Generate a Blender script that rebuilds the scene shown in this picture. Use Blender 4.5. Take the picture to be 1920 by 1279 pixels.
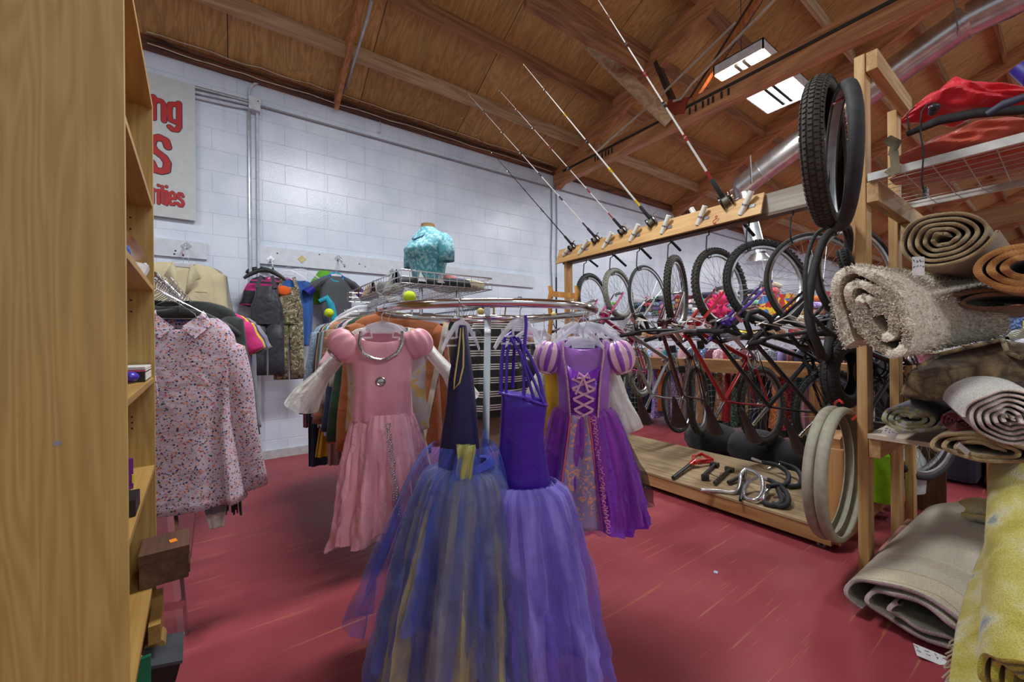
import bpy, bmesh, math, random
from mathutils import Vector, Matrix, Euler, noise
random.seed(7)
R = math.radians
pi = math.pi
for o in list(bpy.data.objects): bpy.data.objects.remove(o)
C = bpy.context.scene.collection

# ---------------------------------------------------------------- camera
# world frame: x runs along the white block wall, y runs towards it, z up; camera stands over (0,0)
CAMH, FPX, ROLL = 1.175, 747.0, R(0.5)
RT = Vector((.8164, -.5774, 0)); FW = Vector((.5774, .8164, 0)); UP = Vector((0, 0, 1))
cr = RT*math.cos(ROLL) - UP*math.sin(ROLL)
cu = RT*math.sin(ROLL) + UP*math.cos(ROLL)
cd = bpy.data.cameras.new('camera'); cam = bpy.data.objects.new('camera', cd); C.objects.link(cam)
cd.sensor_width = 36; cd.lens = 36*FPX/1920; cd.clip_start = .05; cd.clip_end = 200
m = Matrix((cr, cu, -FW)).transposed().to_4x4(); m.translation = (0, 0, CAMH)
cam.matrix_world = m
bpy.context.scene.camera = cam
CP = Vector((0, 0, CAMH))
def ray(px, py): return FW + cr*((px-960)/FPX) + cu*((639.5-py)/FPX)
def P(px, py, Z): return CP + ray(px, py)*Z          # point seen at a pixel of the photograph, Z metres ahead
def onx(px, py, x): d = ray(px, py); return CP + d*(x/d.x)
def ony(px, py, y): d = ray(px, py); return CP + d*(y/d.y)
def onz(px, py, z): d = ray(px, py); return CP + d*((z-CAMH)/d.z)

# ---------------------------------------------------------------- view, world, lights
sc = bpy.context.scene
sc.view_settings.view_transform = 'Standard'; sc.view_settings.look = 'None'
sc.view_settings.gamma = 1; sc.view_settings.use_curve_mapping = False
sc.view_settings.exposure = 0.12
w = bpy.data.worlds.new('world'); sc.world = w; w.use_nodes = True
w.node_tree.nodes['Background'].inputs[0].default_value = (.86, .93, 1, 1)
w.node_tree.nodes['Background'].inputs[1].default_value = .45
def arealight(loc, sx, sy, power, rot=(0, 0, 0), col=(.95, .98, 1)):
    l = bpy.data.lights.new('lamp_light', 'AREA'); l.shape = 'RECTANGLE'; l.size = sx; l.size_y = sy
    l.energy = power; l.color = col
    o = bpy.data.objects.new('lamp_light', l); o.location = loc; o.rotation_euler = rot; C.objects.link(o); return o
# the row of ceiling fixtures; only the third hangs in view
FIX = [(4.77, 1.93, 3.93), (1.1, 1.93, 3.93), (-2.2, 1.93, 3.93), (9.2, 1.93, 3.93), (4.77, -2.4, 3.93), (1.1, -2.4, 3.93), (9.2, -2.4, 3.93), (15, 1, 3.93), (21, 1, 3.93)]
FP = [80, 95, 50, 70, 62, 62, 70, 110, 110]
for (x, y, z), p in zip(FIX, FP): arealight((x, y, z-.07), 1.2, .45, p)

# ---------------------------------------------------------------- materials
def _mat(name):
    m = bpy.data.materials.new(name); m.use_nodes = True
    return m, m.node_tree.nodes, m.node_tree.links, m.node_tree.nodes['Principled BSDF']
def c4(c): return (c[0], c[1], c[2], 1)
def sr(r, g, b):      # sRGB 0-255 to linear
    f = lambda v: (v/255/12.92) if v/255 <= .04045 else ((v/255+.055)/1.055)**2.4
    return (f(r), f(g), f(b))
MC = {}
def plain(name, col, rough=.6, metal=0, var=.12, scale=18, bump=0, bscale=60, sheen=0, spec=None, trans=0, alpha=1, coat=0):
    if name in MC: return MC[name]
    m, n, l, b = _mat(name)
    b.inputs['Roughness'].default_value = rough; b.inputs['Metallic'].default_value = metal
    if sheen: b.inputs['Sheen Weight'].default_value = sheen
    if spec is not None: b.inputs['Specular IOR Level'].default_value = spec
    if trans: b.inputs['Transmission Weight'].default_value = trans
    if alpha < 1: b.inputs['Alpha'].default_value = alpha
    if coat: b.inputs['Coat Weight'].default_value = coat; b.inputs['Coat Roughness'].default_value = .15
    t = n.new('ShaderNodeTexCoord'); no = n.new('ShaderNodeTexNoise'); no.inputs['Scale'].default_value = scale; no.inputs['Detail'].default_value = 5
    l.new(t.outputs['Object'], no.inputs['Vector'])
    r = n.new('ShaderNodeValToRGB'); r.color_ramp.elements[0].position = .3; r.color_ramp.elements[1].position = .7
    r.color_ramp.elements[0].color = c4([max(0, c*(1-var*1.6)) for c in col]); r.color_ramp.elements[1].color = c4([min(1, c*(1+var)) for c in col])
    l.new(no.outputs['Fac'], r.inputs['Fac']); l.new(r.outputs['Color'], b.inputs['Base Color'])
    if bump:
        n2 = n.new('ShaderNodeTexNoise'); n2.inputs['Scale'].default_value = bscale; n2.inputs['Detail'].default_value = 4; l.new(t.outputs['Object'], n2.inputs['Vector'])
        bp = n.new('ShaderNodeBump'); bp.inputs['Strength'].default_value = bump; bp.inputs['Distance'].default_value = .01
        l.new(n2.outputs['Fac'], bp.inputs['Height']); l.new(bp.outputs['Normal'], b.inputs['Normal'])
    MC[name] = m; return m
def ramp(n, els, interp='LINEAR'):
    r = n.new('ShaderNodeValToRGB'); r.color_ramp.interpolation = interp
    cr_ = r.color_ramp
    while len(cr_.elements) < len(els): cr_.elements.new(.5)
    for e, (p, c) in zip(cr_.elements, els): e.position = p; e.color = c4(c)
    return r
def wood(name, c1, c2, axis='X', scale=1.0, rough=.55, knots=False, rings=9, spec=None):
    """c1 light, c2 dark; grain stretched along axis (object coords)"""
    if name in MC: return MC[name]
    m, n, l, b = _mat(name); b.inputs['Roughness'].default_value = rough
    if spec is not None: b.inputs['Specular IOR Level'].default_value = spec
    t = n.new('ShaderNodeTexCoord'); mp = n.new('ShaderNodeMapping')
    s = {'X': (.35, 4, 4), 'Y': (4, .35, 4), 'Z': (4, 4, .35)}[axis]
    mp.inputs['Scale'].default_value = [v*scale for v in s]
    l.new(t.outputs['Object'], mp.inputs['Vector'])
    n1 = n.new('ShaderNodeTexNoise'); n1.inputs['Scale'].default_value = 1.1; n1.inputs['Detail'].default_value = 3; n1.inputs['Distortion'].default_value = .3
    l.new(mp.outputs[0], n1.inputs['Vector'])
    mu = n.new('ShaderNodeMath'); mu.operation = 'MULTIPLY'; mu.inputs[1].default_value = rings; l.new(n1.outputs['Fac'], mu.inputs[0])
    fr = n.new('ShaderNodeMath'); fr.operation = 'PINGPONG'; fr.inputs[1].default_value = .5; l.new(mu.outputs[0], fr.inputs[0])
    mp2 = n.new('ShaderNodeMapping'); s2 = {'X': (2, 90, 90), 'Y': (90, 2, 90), 'Z': (90, 90, 2)}[axis]; mp2.inputs['Scale'].default_value = [v*scale for v in s2]
    l.new(t.outputs['Object'], mp2.inputs['Vector'])
    n2 = n.new('ShaderNodeTexNoise'); n2.inputs['Scale'].default_value = 1.0; n2.inputs['Detail'].default_value = 3; l.new(mp2.outputs[0], n2.inputs['Vector'])
    mx = n.new('ShaderNodeMath'); mx.operation = 'ADD'; l.new(fr.outputs[0], mx.inputs[0]); l.new(n2.outputs['Fac'], mx.inputs[1])
    r = ramp(n, [(.35, c1), (1.0, c2)]); l.new(mx.outputs[0], r.inputs['Fac']); l.new(r.outputs[0], b.inputs['Base Color'])
    bp = n.new('ShaderNodeBump'); bp.inputs['Strength'].default_value = .12; bp.inputs['Distance'].default_value = .004
    l.new(n2.outputs['Fac'], bp.inputs['Height']); l.new(bp.outputs[0], b.inputs['Normal'])
    MC[name] = m; return m
CHROME = None
def chrome(): return plain('chrome', (.72, .72, .74), .13, 1, var=.02)
def steel(): return plain('steel', (.5, .51, .53), .35, 1, var=.1)

# ---------------------------------------------------------------- mesh builder
class MB:
    def __init__(s): s.v = []; s.f = []; s.uv = {}
    def add(s, vs, fs, uvs=None):
        k = len(s.v); s.v += [Vector(v) for v in vs]
        for i, f in enumerate(fs):
            if uvs: s.uv[len(s.f)] = uvs[i]
            s.f.append([k+j for j in f])
        return s
    def box(s, c, d, rot=None):
        c = Vector(c); h = Vector(d)*.5
        vs = [Vector((x*h.x, y*h.y, z*h.z)) for x in (-1, 1) for y in (-1, 1) for z in (-1, 1)]
        if rot is not None:
            M = rot if isinstance(rot, Matrix) else Euler(rot).to_matrix(); vs = [M@v for v in vs]
        return s.add([c+v for v in vs], [(0, 1, 3, 2), (4, 6, 7, 5), (0, 4, 5, 1), (2, 3, 7, 6), (0, 2, 6, 4), (1, 5, 7, 3)])
    def b2(s, a, b):   # box from two corners
        a = Vector(a); b = Vector(b); return s.box((a+b)/2, [abs(q) for q in (b-a)])
    def beam(s, a, b, w, h, up=(0, 0, 1)):   # bar a->b, w sideways, h along up
        a = Vector(a); b = Vector(b); d = (b-a); L = d.length; d.normalize(); up = Vector(up)
        sd = d.cross(up)
        if sd.length < 1e-4: sd = d.cross(Vector((1, 0, 0)))
        sd.normalize(); u = sd.cross(d).normalized()
        return s.box((a+b)/2, (L, w, h), Matrix((d, sd, u)).transposed())
    def tube(s, pts, r, n=8, closed=False, caps=True, flat=1.0, up=None):
        pts = [Vector(p) for p in pts]; N = len(pts)
        if not isinstance(r, (list, tuple)): r = [r]*N
        tans = []
        for i in range(N):
            a = pts[(i-1) % N] if (closed or i > 0) else pts[i]; b = pts[(i+1) % N] if (closed or i < N-1) else pts[i]
            t = (b-a); t = t.normalized() if t.length > 1e-9 else Vector((0, 0, 1)); tans.append(t)
        ref = Vector(up) if up else (Vector((0, 0, 1)) if abs(tans[0].z) < .9 else Vector((1, 0, 0)))
        nrm = (ref - tans[0]*ref.dot(tans[0])).normalized()
        vs = []; k0 = len(s.v)
        for i in range(N):
            if up: nrm = Vector(up)
            nn = nrm - tans[i]*nrm.dot(tans[i])
            if nn.length < 1e-5: nn = Vector((1, 0, 0)) - tans[i]*tans[i].x
            nrm = nn.normalized(); bn = tans[i].cross(nrm)
            for j in range(n):
                a = 2*pi*j/n; vs.append(pts[i] + nrm*math.cos(a)*r[i] + bn*math.sin(a)*r[i]*flat)
        fs = []; uvs = []
        M = N if closed else N-1
        for i in range(M):
            for j in range(n):
                i2 = (i+1) % N; j2 = (j+1) % n
                fs.append((i*n+j, i*n+j2, i2*n+j2, i2*n+j)); uvs.append([(j/n, i/M), ((j+1)/n, i/M), ((j+1)/n, (i+1)/M), (j/n, (i+1)/M)])
        if caps and not closed:
            fs.append(tuple(range(n))[::-1]); uvs.append([(0, 0)]*n); fs.append(tuple((N-1)*n+j for j in range(n))); uvs.append([(0, 1)]*n)
        return s.add(vs, fs, uvs)
    def grid(s, fn, nu, nv, cu=False, flip=False):
        vs = [fn(i/nu, j/nv) for j in range(nv+1) for i in range(nu + (0 if cu else 1))]
        W = nu if cu else nu+1; fs = []; uvs = []
        for j in range(nv):
            for i in range(nu):
                q = (j*W+i, j*W+(i+1) % W, (j+1)*W+(i+1) % W, (j+1)*W+i)
                u = [(i/nu, j/nv), ((i+1)/nu, j/nv), ((i+1)/nu, (j+1)/nv), (i/nu, (j+1)/nv)]
                if flip: q = q[::-1]; u = u[::-1]
                fs.append(q); uvs.append(u)
        return s.add(vs, fs, uvs)
    def lathe(s, prof, c=(0, 0, 0), n=20, M=None):   # prof [(r,z)]
        c = Vector(c)
        def fn(u, v):
            k = v*(len(prof)-1); i = min(int(k+1e-6), len(prof)-1); r, z = prof[i]
            p = Vector((r*math.cos(2*pi*u), r*math.sin(2*pi*u), z)); 
            return c + (M@p if M else p)
        return s.grid(fn, n, len(prof)-1, cu=True)
    def ball(s, c, r, n=12, sc=(1, 1, 1)):
        c = Vector(c)
        return s.grid(lambda u, v: c + Vector((r*sc[0]*math.sin(pi*v)*math.cos(2*pi*u), r*sc[1]*math.sin(pi*v)*math.sin(2*pi*u), r*sc[2]*math.cos(pi*v))), n, n//2+1, cu=True)
    def ring(s, c, Rr, r, n=40, k=10, M=None, flat=1.0):   # torus, axis z unless M
        c = Vector(c)
        pts = [c + ((M@Vector((Rr*math.cos(a), Rr*math.sin(a), 0))) if M else Vector((Rr*math.cos(a), Rr*math.sin(a), 0))) for a in [2*pi*i/n for i in range(n)]]
        ax = (M@Vector((0, 0, 1))) if M else Vector((0, 0, 1))
        return s.tube(pts, r, k, closed=True, up=ax, flat=flat)
    def xf(s, M):
        s.v = [M@v for v in s.v]; return s
    def mesh(s, name, mat, smooth=True):
        me = bpy.data.meshes.new(name); me.from_pydata([tuple(v) for v in s.v], [], s.f)
        ul = me.uv_layers.new(name='UVMap')
        for pi_, p in enumerate(me.polygons):
            u = s.uv.get(pi_)
            if u:
                for li, q in zip(p.loop_indices, u): ul.data[li].uv = q
        bm = bmesh.new(); bm.from_mesh(me); bmesh.ops.remove_doubles(bm, verts=bm.verts, dist=1e-6)
        bm.to_mesh(me); bm.free()
        if smooth:
            for p in me.polygons: p.use_smooth = True
            try: me.set_sharp_from_angle(angle=R(40))
            except Exception: pass
        if mat: me.materials.append(mat)
        return me
    def build(s, name, mat, parent=None, smooth=True, label=None, bevel=0, solid=0):
        o = bpy.data.objects.new(name, s.mesh(name, mat, smooth)); C.objects.link(o)
        if parent is not None:
            o.parent = parent; o.matrix_parent_inverse = wm(parent).inverted()
        if label: o['label'] = label
        if bevel:
            b = o.modifiers.new('bevel', 'BEVEL'); b.width = bevel; b.segments = 2; b.limit_method = 'ANGLE'
        if solid:
            b = o.modifiers.new('solid', 'SOLIDIFY'); b.thickness = solid; b.offset = 0
        return o
def wm(o):     # world matrix without depsgraph
    M = o.matrix_basis.copy()
    if o.parent: M = wm(o.parent) @ o.matrix_parent_inverse @ M
    return M
def thing(name, label, cat, loc=(0, 0, 0), group=None, rotz=0):
    o = bpy.data.objects.new(name, None); C.objects.link(o); o.location = loc; o.rotation_euler = (0, 0, rotz); o.empty_display_size = .05
    o['label'] = label; o['category'] = cat
    if group: o['group'] = group
    return o
def tag(o, label, cat, group=None, kind=None):
    o['label'] = label; o['category'] = cat
    if group: o['group'] = group
    if kind: o['kind'] = kind
    return o
def struct(mb, name, mat, smooth=False, bevel=0):
    o = mb.build(name, mat, smooth=smooth, bevel=bevel); o['kind'] = 'structure'; return o
def dup(o, parent=None):
    c = o.copy(); C.objects.link(c)
    if parent is not None: c.parent = parent
    for ch in KIDS(o): dup(ch, c)
    return c
def KIDS(o): return [k for k in C.objects if k.parent == o]
def rz(a): return Matrix.Rotation(a, 3, 'Z')
def frame3(x, y, z): return Matrix((x, y, z)).transposed()
def arc(c, r, a0, a1, n, ex, ey):
    c = Vector(c); ex = Vector(ex); ey = Vector(ey)
    return [c + ex*(r*math.cos(a0+(a1-a0)*i/n)) + ey*(r*math.sin(a0+(a1-a0)*i/n)) for i in range(n+1)]
# ---------------------------------------------------------------- setting: floor, wall, roof
WY = 4.745
def m_floor():
    m, n, l, b = _mat('red_floor_paint')
    t = n.new('ShaderNodeTexCoord')
    n1 = n.new('ShaderNodeTexNoise'); n1.inputs['Scale'].default_value = 1.3; n1.inputs['Detail'].default_value = 8; n1.inputs['Roughness'].default_value = .6; l.new(t.outputs['Object'], n1.inputs['Vector'])
    r1 = ramp(n, [(.3, sr(130, 54, 60)), (.5, sr(146, 60, 68)), (.72, sr(160, 74, 80))]); l.new(n1.outputs['Fac'], r1.inputs[0])
    # scrape marks: thin lines at two angles
    out = r1.outputs[0]
    for ang, sc_, th, col in ((.5, (1.1, 34, 1), .675, sr(170, 105, 75)), (1.25, (.9, 42, 1), .69, sr(176, 120, 92)), (-.4, (1.5, 60, 1), .735, sr(190, 110, 100))):
        mp = n.new('ShaderNodeMapping'); mp.inputs['Rotation'].default_value = (0, 0, ang); mp.inputs['Scale'].default_value = sc_
        mp.inputs['Location'].default_value = (ang*7, 3, 0)
        l.new(t.outputs['Object'], mp.inputs[0])
        nn = n.new('ShaderNodeTexNoise'); nn.inputs['Scale'].default_value = 1.4; nn.inputs['Detail'].default_value = 3; nn.inputs['Distortion'].default_value = .2; l.new(mp.outputs[0], nn.inputs['Vector'])
        rr = ramp(n, [(th-.03, (0, 0, 0)), (th, (.55, .55, .55))]); l.new(nn.outputs['Fac'], rr.inputs[0])
        mx = n.new('ShaderNodeMix'); mx.data_type = 'RGBA'; l.new(rr.outputs[0], mx.inputs[0]); l.new(out, mx.inputs[6]); mx.inputs[7].default_value = c4(col); out = mx.outputs[2]
    # worn patches showing concrete
    n3 = n.new('ShaderNodeTexNoise'); n3.inputs['Scale'].default_value = 2.2; n3.inputs['Detail'].default_value = 10; n3.inputs['Roughness'].default_value = .7; l.new(t.outputs['Object'], n3.inputs['Vector'])
    r3 = ramp(n, [(.69, (0, 0, 0)), (.72, (.8, .8, .8))]); l.new(n3.outputs['Fac'], r3.inputs[0])
    mx = n.new('ShaderNodeMix'); mx.data_type = 'RGBA'; l.new(r3.outputs[0], mx.inputs[0]); l.new(out, mx.inputs[6]); mx.inputs[7].default_value = c4(sr(140, 100, 88)); out = mx.outputs[2]
    l.new(out, b.inputs['Base Color'])
    rr = ramp(n, [(.3, (.38,)*3), (.7, (.6,)*3)]); l.new(n1.outputs['Fac'], rr.inputs[0]); l.new(rr.outputs[0], b.inputs['Roughness'])
    b.inputs['Specular IOR Level'].default_value = .35
    bp = n.new('ShaderNodeBump'); bp.inputs['Strength'].default_value = .12; bp.inputs['Distance'].default_value = .01; l.new(n3.outputs['Fac'], bp.inputs['Height']); l.new(bp.outputs[0], b.inputs['Normal'])
    return m
struct(MB().b2((-6, -6, -.1), (45, WY+.2, 0)), 'floor', m_floor())
def m_block():
    m, n, l, b = _mat('white_painted_block')
    t = n.new('ShaderNodeTexCoord'); sp = n.new('ShaderNodeSeparateXYZ'); l.new(t.outputs['Object'], sp.inputs[0])
    cb = n.new('ShaderNodeCombineXYZ'); l.new(sp.outputs['X'], cb.inputs[0]); l.new(sp.outputs['Z'], cb.inputs[1])
    br = n.new('ShaderNodeTexBrick'); br.inputs['Scale'].default_value = 1; br.inputs['Brick Width'].default_value = .4064; br.inputs['Row Height'].default_value = .2032
    br.inputs['Mortar Size'].default_value = .004; br.inputs['Mortar Smooth'].default_value = .6; br.offset = .5
    br.inputs['Color1'].default_value = (1, 1, 1, 1); br.inputs['Color2'].default_value = (.95, .95, .95, 1); br.inputs['Mortar'].default_value = (0, 0, 0, 1)
    mp = n.new('ShaderNodeMapping'); mp.inputs['Location'].default_value = (.13, .02, 0); l.new(cb.outputs[0], mp.inputs[0]); l.new(mp.outputs[0], br.inputs['Vector'])
    no = n.new('ShaderNodeTexNoise'); no.inputs['Scale'].default_value = 3; no.inputs['Detail'].default_value = 6; l.new(t.outputs['Object'], no.inputs['Vector'])
    r = ramp(n, [(.3, sr(204, 214, 230)), (.7, sr(224, 232, 244))]); l.new(no.outputs['Fac'], r.inputs[0])
    mk = n.new('ShaderNodeMix'); mk.data_type = 'RGBA'; mk.blend_type = 'MULTIPLY'; mk.inputs[0].default_value = 1
    rb = ramp(n, [(0, (.84, .86, .88)), (.6, (1, 1, 1))]); l.new(br.outputs['Color'], rb.inputs[0])
    l.new(r.outputs[0], mk.inputs[6]); l.new(rb.outputs[0], mk.inputs[7])
    # rust drips low key: vertical streaks high on the wall
    mp3 = n.new('ShaderNodeMapping'); mp3.inputs['Scale'].default_value = (9, 1, .35); l.new(t.outputs['Object'], mp3.inputs[0])
    n3 = n.new('ShaderNodeTexNoise'); n3.inputs['Scale'].default_value = 1.5; n3.inputs['Detail'].default_value = 6; l.new(mp3.outputs[0], n3.inputs['Vector'])
    r3 = ramp(n, [(.62, (0, 0, 0)), (.75, (.4, .4, .4))]); l.new(n3.outputs['Fac'], r3.inputs[0])
    mx = n.new('ShaderNodeMix'); mx.data_type = 'RGBA'; l.new(r3.outputs[0], mx.inputs[0]); l.new(mk.outputs[2], mx.inputs[6]); mx.inputs[7].default_value = c4(sr(190, 185, 180))
    l.new(mx.outputs[2], b.inputs['Base Color'])
    b.inputs['Roughness'].default_value = .24; b.inputs['Specular IOR Level'].default_value = .5
    n2 = n.new('ShaderNodeTexNoise'); n2.inputs['Scale'].default_value = 95; n2.inputs['Detail'].default_value = 3; l.new(t.outputs['Object'], n2.inputs['Vector'])
    b1 = n.new('ShaderNodeBump'); b1.inputs['Strength'].default_value = .2; b1.inputs['Distance'].default_value = .006; l.new(n2.outputs['Fac'], b1.inputs['Height'])
    b2 = n.new('ShaderNodeBump'); b2.inputs['Strength'].default_value = .45; b2.inputs['Distance'].default_value = .006; l.new(br.outputs['Color'], b2.inputs['Height']); l.new(b1.outputs[0], b2.inputs['Normal'])
    l.new(b2.outputs[0], b.inputs['Normal'])
    return m
struct(MB().b2((-6, WY, 0), (45, WY+.2, 3.95)), 'wall_left', m_block())
struct(MB().add([(44.8, -9, 0), (44.8, WY, 0), (44.8, WY, 3.86), (44.8, -9, 3.86+.477*(WY+9)), (45, -9, 0), (45, WY, 0), (45, WY, 3.86), (45, -9, 3.86+.477*(WY+9))], [(0, 1, 2, 3), (7, 6, 5, 4), (0, 4, 5, 1), (1, 5, 6, 2), (2, 6, 7, 3), (3, 7, 4, 0)]), 'wall_far', plain('far_white', sr(205, 205, 205), .6))
struct(MB().b2((-6, WY-.025, 0), (44.8, WY, .085)), 'baseboard_left', plain('painted_base', sr(190, 192, 196), .45))
# roof
SL = .477; ZB = 3.86      # underside of plywood at the wall
def roofz(y): return ZB + SL*(WY-y)
def m_ply():
    m, n, l, b = _mat('roof_plywood'); b.inputs['Roughness'].default_value = .65
    t = n.new('ShaderNodeTexCoord')
    br = n.new('ShaderNodeTexBrick'); br.inputs['Scale'].default_value = 1; br.inputs['Brick Width'].default_value = 2.44; br.inputs['Row Height'].default_value = 1.22
    br.inputs['Mortar Size'].default_value = .004; br.inputs['Color1'].default_value = c4(sr(206, 172, 112)); br.inputs['Color2'].default_value = c4(sr(184, 150, 92)); br.inputs['Mortar'].default_value = c4(sr(60, 35, 20)); br.inputs['Bias'].default_value = 0
    mp0 = n.new('ShaderNodeMapping'); mp0.inputs['Rotation'].default_value = (0, 0, pi/2); l.new(t.outputs['Object'], mp0.inputs[0]); l.new(mp0.outputs[0], br.inputs['Vector'])
    mp = n.new('ShaderNodeMapping'); mp.inputs['Scale'].default_value = (3.2, .5, 1); l.new(t.outputs['Object'], mp.inputs[0])
    n1 = n.new('ShaderNodeTexNoise'); n1.inputs['Scale'].default_value = 1.5; n1.inputs['Detail'].default_value = 4; n1.inputs['Distortion'].default_value = .6; l.new(mp.outputs[0], n1.inputs['Vector'])
    mu = n.new('ShaderNodeMath'); mu.operation = 'MULTIPLY'; mu.inputs[1].default_value = 12; l.new(n1.outputs['Fac'], mu.inputs[0])
    pp = n.new('ShaderNodeMath'); pp.operation = 'PINGPONG'; pp.inputs[1].default_value = .5; l.new(mu.outputs[0], pp.inputs[0])
    mu2 = n.new('ShaderNodeMapping'); mu2.inputs['Scale'].default_value = (40, 2, 1); l.new(t.outputs['Object'], mu2.inputs[0])
    n2 = n.new('ShaderNodeTexNoise'); n2.inputs['Scale'].default_value = 1; n2.inputs['Detail'].default_value = 3; l.new(mu2.outputs[0], n2.inputs['Vector'])
    ad = n.new('ShaderNodeMath'); ad.operation = 'ADD'; l.new(pp.outputs[0], ad.inputs[0]); l.new(n2.outputs['Fac'], ad.inputs[1])
    rr = ramp(n, [(.3, (1.12, 1.1, 1.05)), (1.1, (.72, .66, .58))]); l.new(ad.outputs[0], rr.inputs[0])
    mx = n.new('ShaderNodeMix'); mx.data_type = 'RGBA'; mx.blend_type = 'MULTIPLY'; mx.inputs[0].default_value = 1; l.new(br.outputs['Color'], mx.inputs[6]); l.new(rr.outputs[0], mx.inputs[7])
    l.new(mx.outputs[2], b.inputs['Base Color'])
    return m
YE = -9
mb = MB()
for (xa, xb) in ((-6, 45),):
    mb.add([(xa, WY+.3, roofz(WY+.3)), (xb, WY+.3, roofz(WY+.3)), (xb, YE, roofz(YE)), (xa, YE, roofz(YE)), (xa, WY+.3, roofz(WY+.3)+.03), (xb, WY+.3, roofz(WY+.3)+.03), (xb, YE, roofz(YE)+.03), (xa, YE, roofz(YE)+.03)],
           [(0, 1, 2, 3), (7, 6, 5, 4), (0, 4, 5, 1), (1, 5, 6, 2), (2, 6, 7, 3), (3, 7, 4, 0)])
struct(mb, 'ceiling', m_ply())
PALE = wood('pale_purlin', sr(206, 178, 140), sr(168, 134, 96), 'X', rough=.7)
DARKW = wood('dark_purlin', sr(176, 126, 80), sr(130, 84, 50), 'X', rough=.7)
FIR = wood('fir_truss', sr(206, 146, 98), sr(162, 106, 66), 'Y', rough=.6)
FIRX = wood('fir_beam_x', sr(150, 104, 66), sr(100, 64, 38), 'X', rough=.6)
k = 0
for i in range(16):
    y = 4.15 - i*.585
    o = struct(MB().b2((-6, y-.02, roofz(y)-.15), (45, y+.02, roofz(y)-.001)), 'trim_%d' % (i+1), PALE if i in (0, 4, 9) else DARKW); 
struct(MB().b2((-6, WY-.06, 3.78), (45, WY+.0, 3.9)), 'trim_17', wood('ledger', sr(150, 92, 55), sr(70, 42, 26), 'X', rough=.6))
def rafter(x, w=.09, h=.22, nm='trim_18'):
    a = Vector((x, WY-.05, roofz(WY-.05)-h/2-.02)); b = Vector((x, YE+.2, roofz(YE+.2)-h/2-.02))
    return struct(MB().beam(a, b, w, h), nm, FIR)
for i, x in enumerate((-2.3, .97, 7.35, 10.5, 13.7, 16.9, 20, 24, 28, 32, 36, 40)): rafter(x, .045 if x < 2 else .09, .14 if x < 2 else .24, 'trim_%d' % (18+i))
# bowstring truss at x=4.22: sloping top chord, level bottom chord, webs, steel plate
tr = thing('roof_truss', 'brown timber roof truss with stamped level bottom chord crossing above the fishing rods', 'truss', (4.22, WY, 3.6))
del tr['category']; tr['kind'] = 'structure'; del tr['label']; tr.name = 'trim_40'
TX = 4.22
MB().beam((TX, WY-.03, 3.72), (TX, -8.5, 3.72), .10, .24).build('bottom_chord', FIR, tr, False)
MB().beam((TX, WY-.03, roofz(WY)-.2), (TX, -8.5, roofz(-8.5)-.14), .086, .26).build('top_chord', FIR, tr, False)
BLK = plain('dark_stain', sr(38, 30, 26), .7)
STL = plain('dark_steel_strap', sr(70, 66, 62), .5, .6)
MB().box((TX-.056, 1.2, 3.76), (.012, 6.6, .028)).build('steel_rod', STL, tr)
mb = MB()
for y in (3.85, 3.8, 3.72, 3.66, 3.61, 3.55, 2.45, 2.38, 2.3, 2.24, 2.19, 2.1, 2.03): mb.box((TX-.052, y, 3.70), (.006, .022, .07))
mb.build('grade_stamp', BLK, tr, False, label='black grade stamp marks')
ORG = wood('bright_web', sr(205, 130, 66), sr(160, 90, 44), 'Z')
a = onx(1294, 196, TX); b_ = onx(1420, 0, TX); dd = (b_-a); 
MB().beam(a, a+dd*2.2, .05, .10, up=(1, 0, 0)).build('web_member', plain('dark_web', sr(66, 48, 38), .6), tr, False)
MB().beam(a+Vector((-.04, -.06, .0)), a+dd*2.2+Vector((-.04, -.06, 0)), .05, .05, up=(1, 0, 0)).build('web_member', ORG, tr, False)
c = onx(1268, 200, TX-.06); MB().box(c, (.02, .26, .16), (.35, 0, 0)).build('gusset_plate', plain('red_plate', sr(150, 62, 40), .5), tr, False)
# brace from the purlins to the bottom chord
mb = MB(); mb.beam(P(1085, 62, 4.6), onx(1256, 228, TX-.08), .05, .14)
o = mb.build('knee_brace', PALE, tr, False)
mb = MB(); mb.beam(P(985, 0, 3.6), P(1205, 128, 4.55), .05, .14); mb.build('knee_brace', DARKW, tr, False)
mb = MB(); mb.beam(onx(1232, 118, TX), onx(1262, 190, TX), .05, .09, up=(1, 0, 0)); mb.build('web_member', plain('dark_web'+'', (0, 0, 0)), tr, False)
# thin white cross bracing pipes
WP = plain('white_pipe', sr(190, 178, 160), .5)
def pipe(name, label, pts, r, mat, cat='conduit', group=None, n=8):
    o = MB().tube(pts, r, n).build(name, mat); tag(o, label, cat, group); return o
pipe('conduit_pipe', 'pale bent conduit rising from the truss chord past the dark web member', [P(1118, 285, 5.3), P(1240, 178, 4.6), P(1380, 42, 4.0)], .014, WP)
pipe('conduit_pipe', 'pale conduit dropping to the red gusset plate on the truss', [P(1262, 190, 4.5), P(1276, 186, 4.45), P(1297, 158, 4.35), P(1452, 0, 3.7), P(1500, -48, 3.6)], .014, WP)
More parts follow.
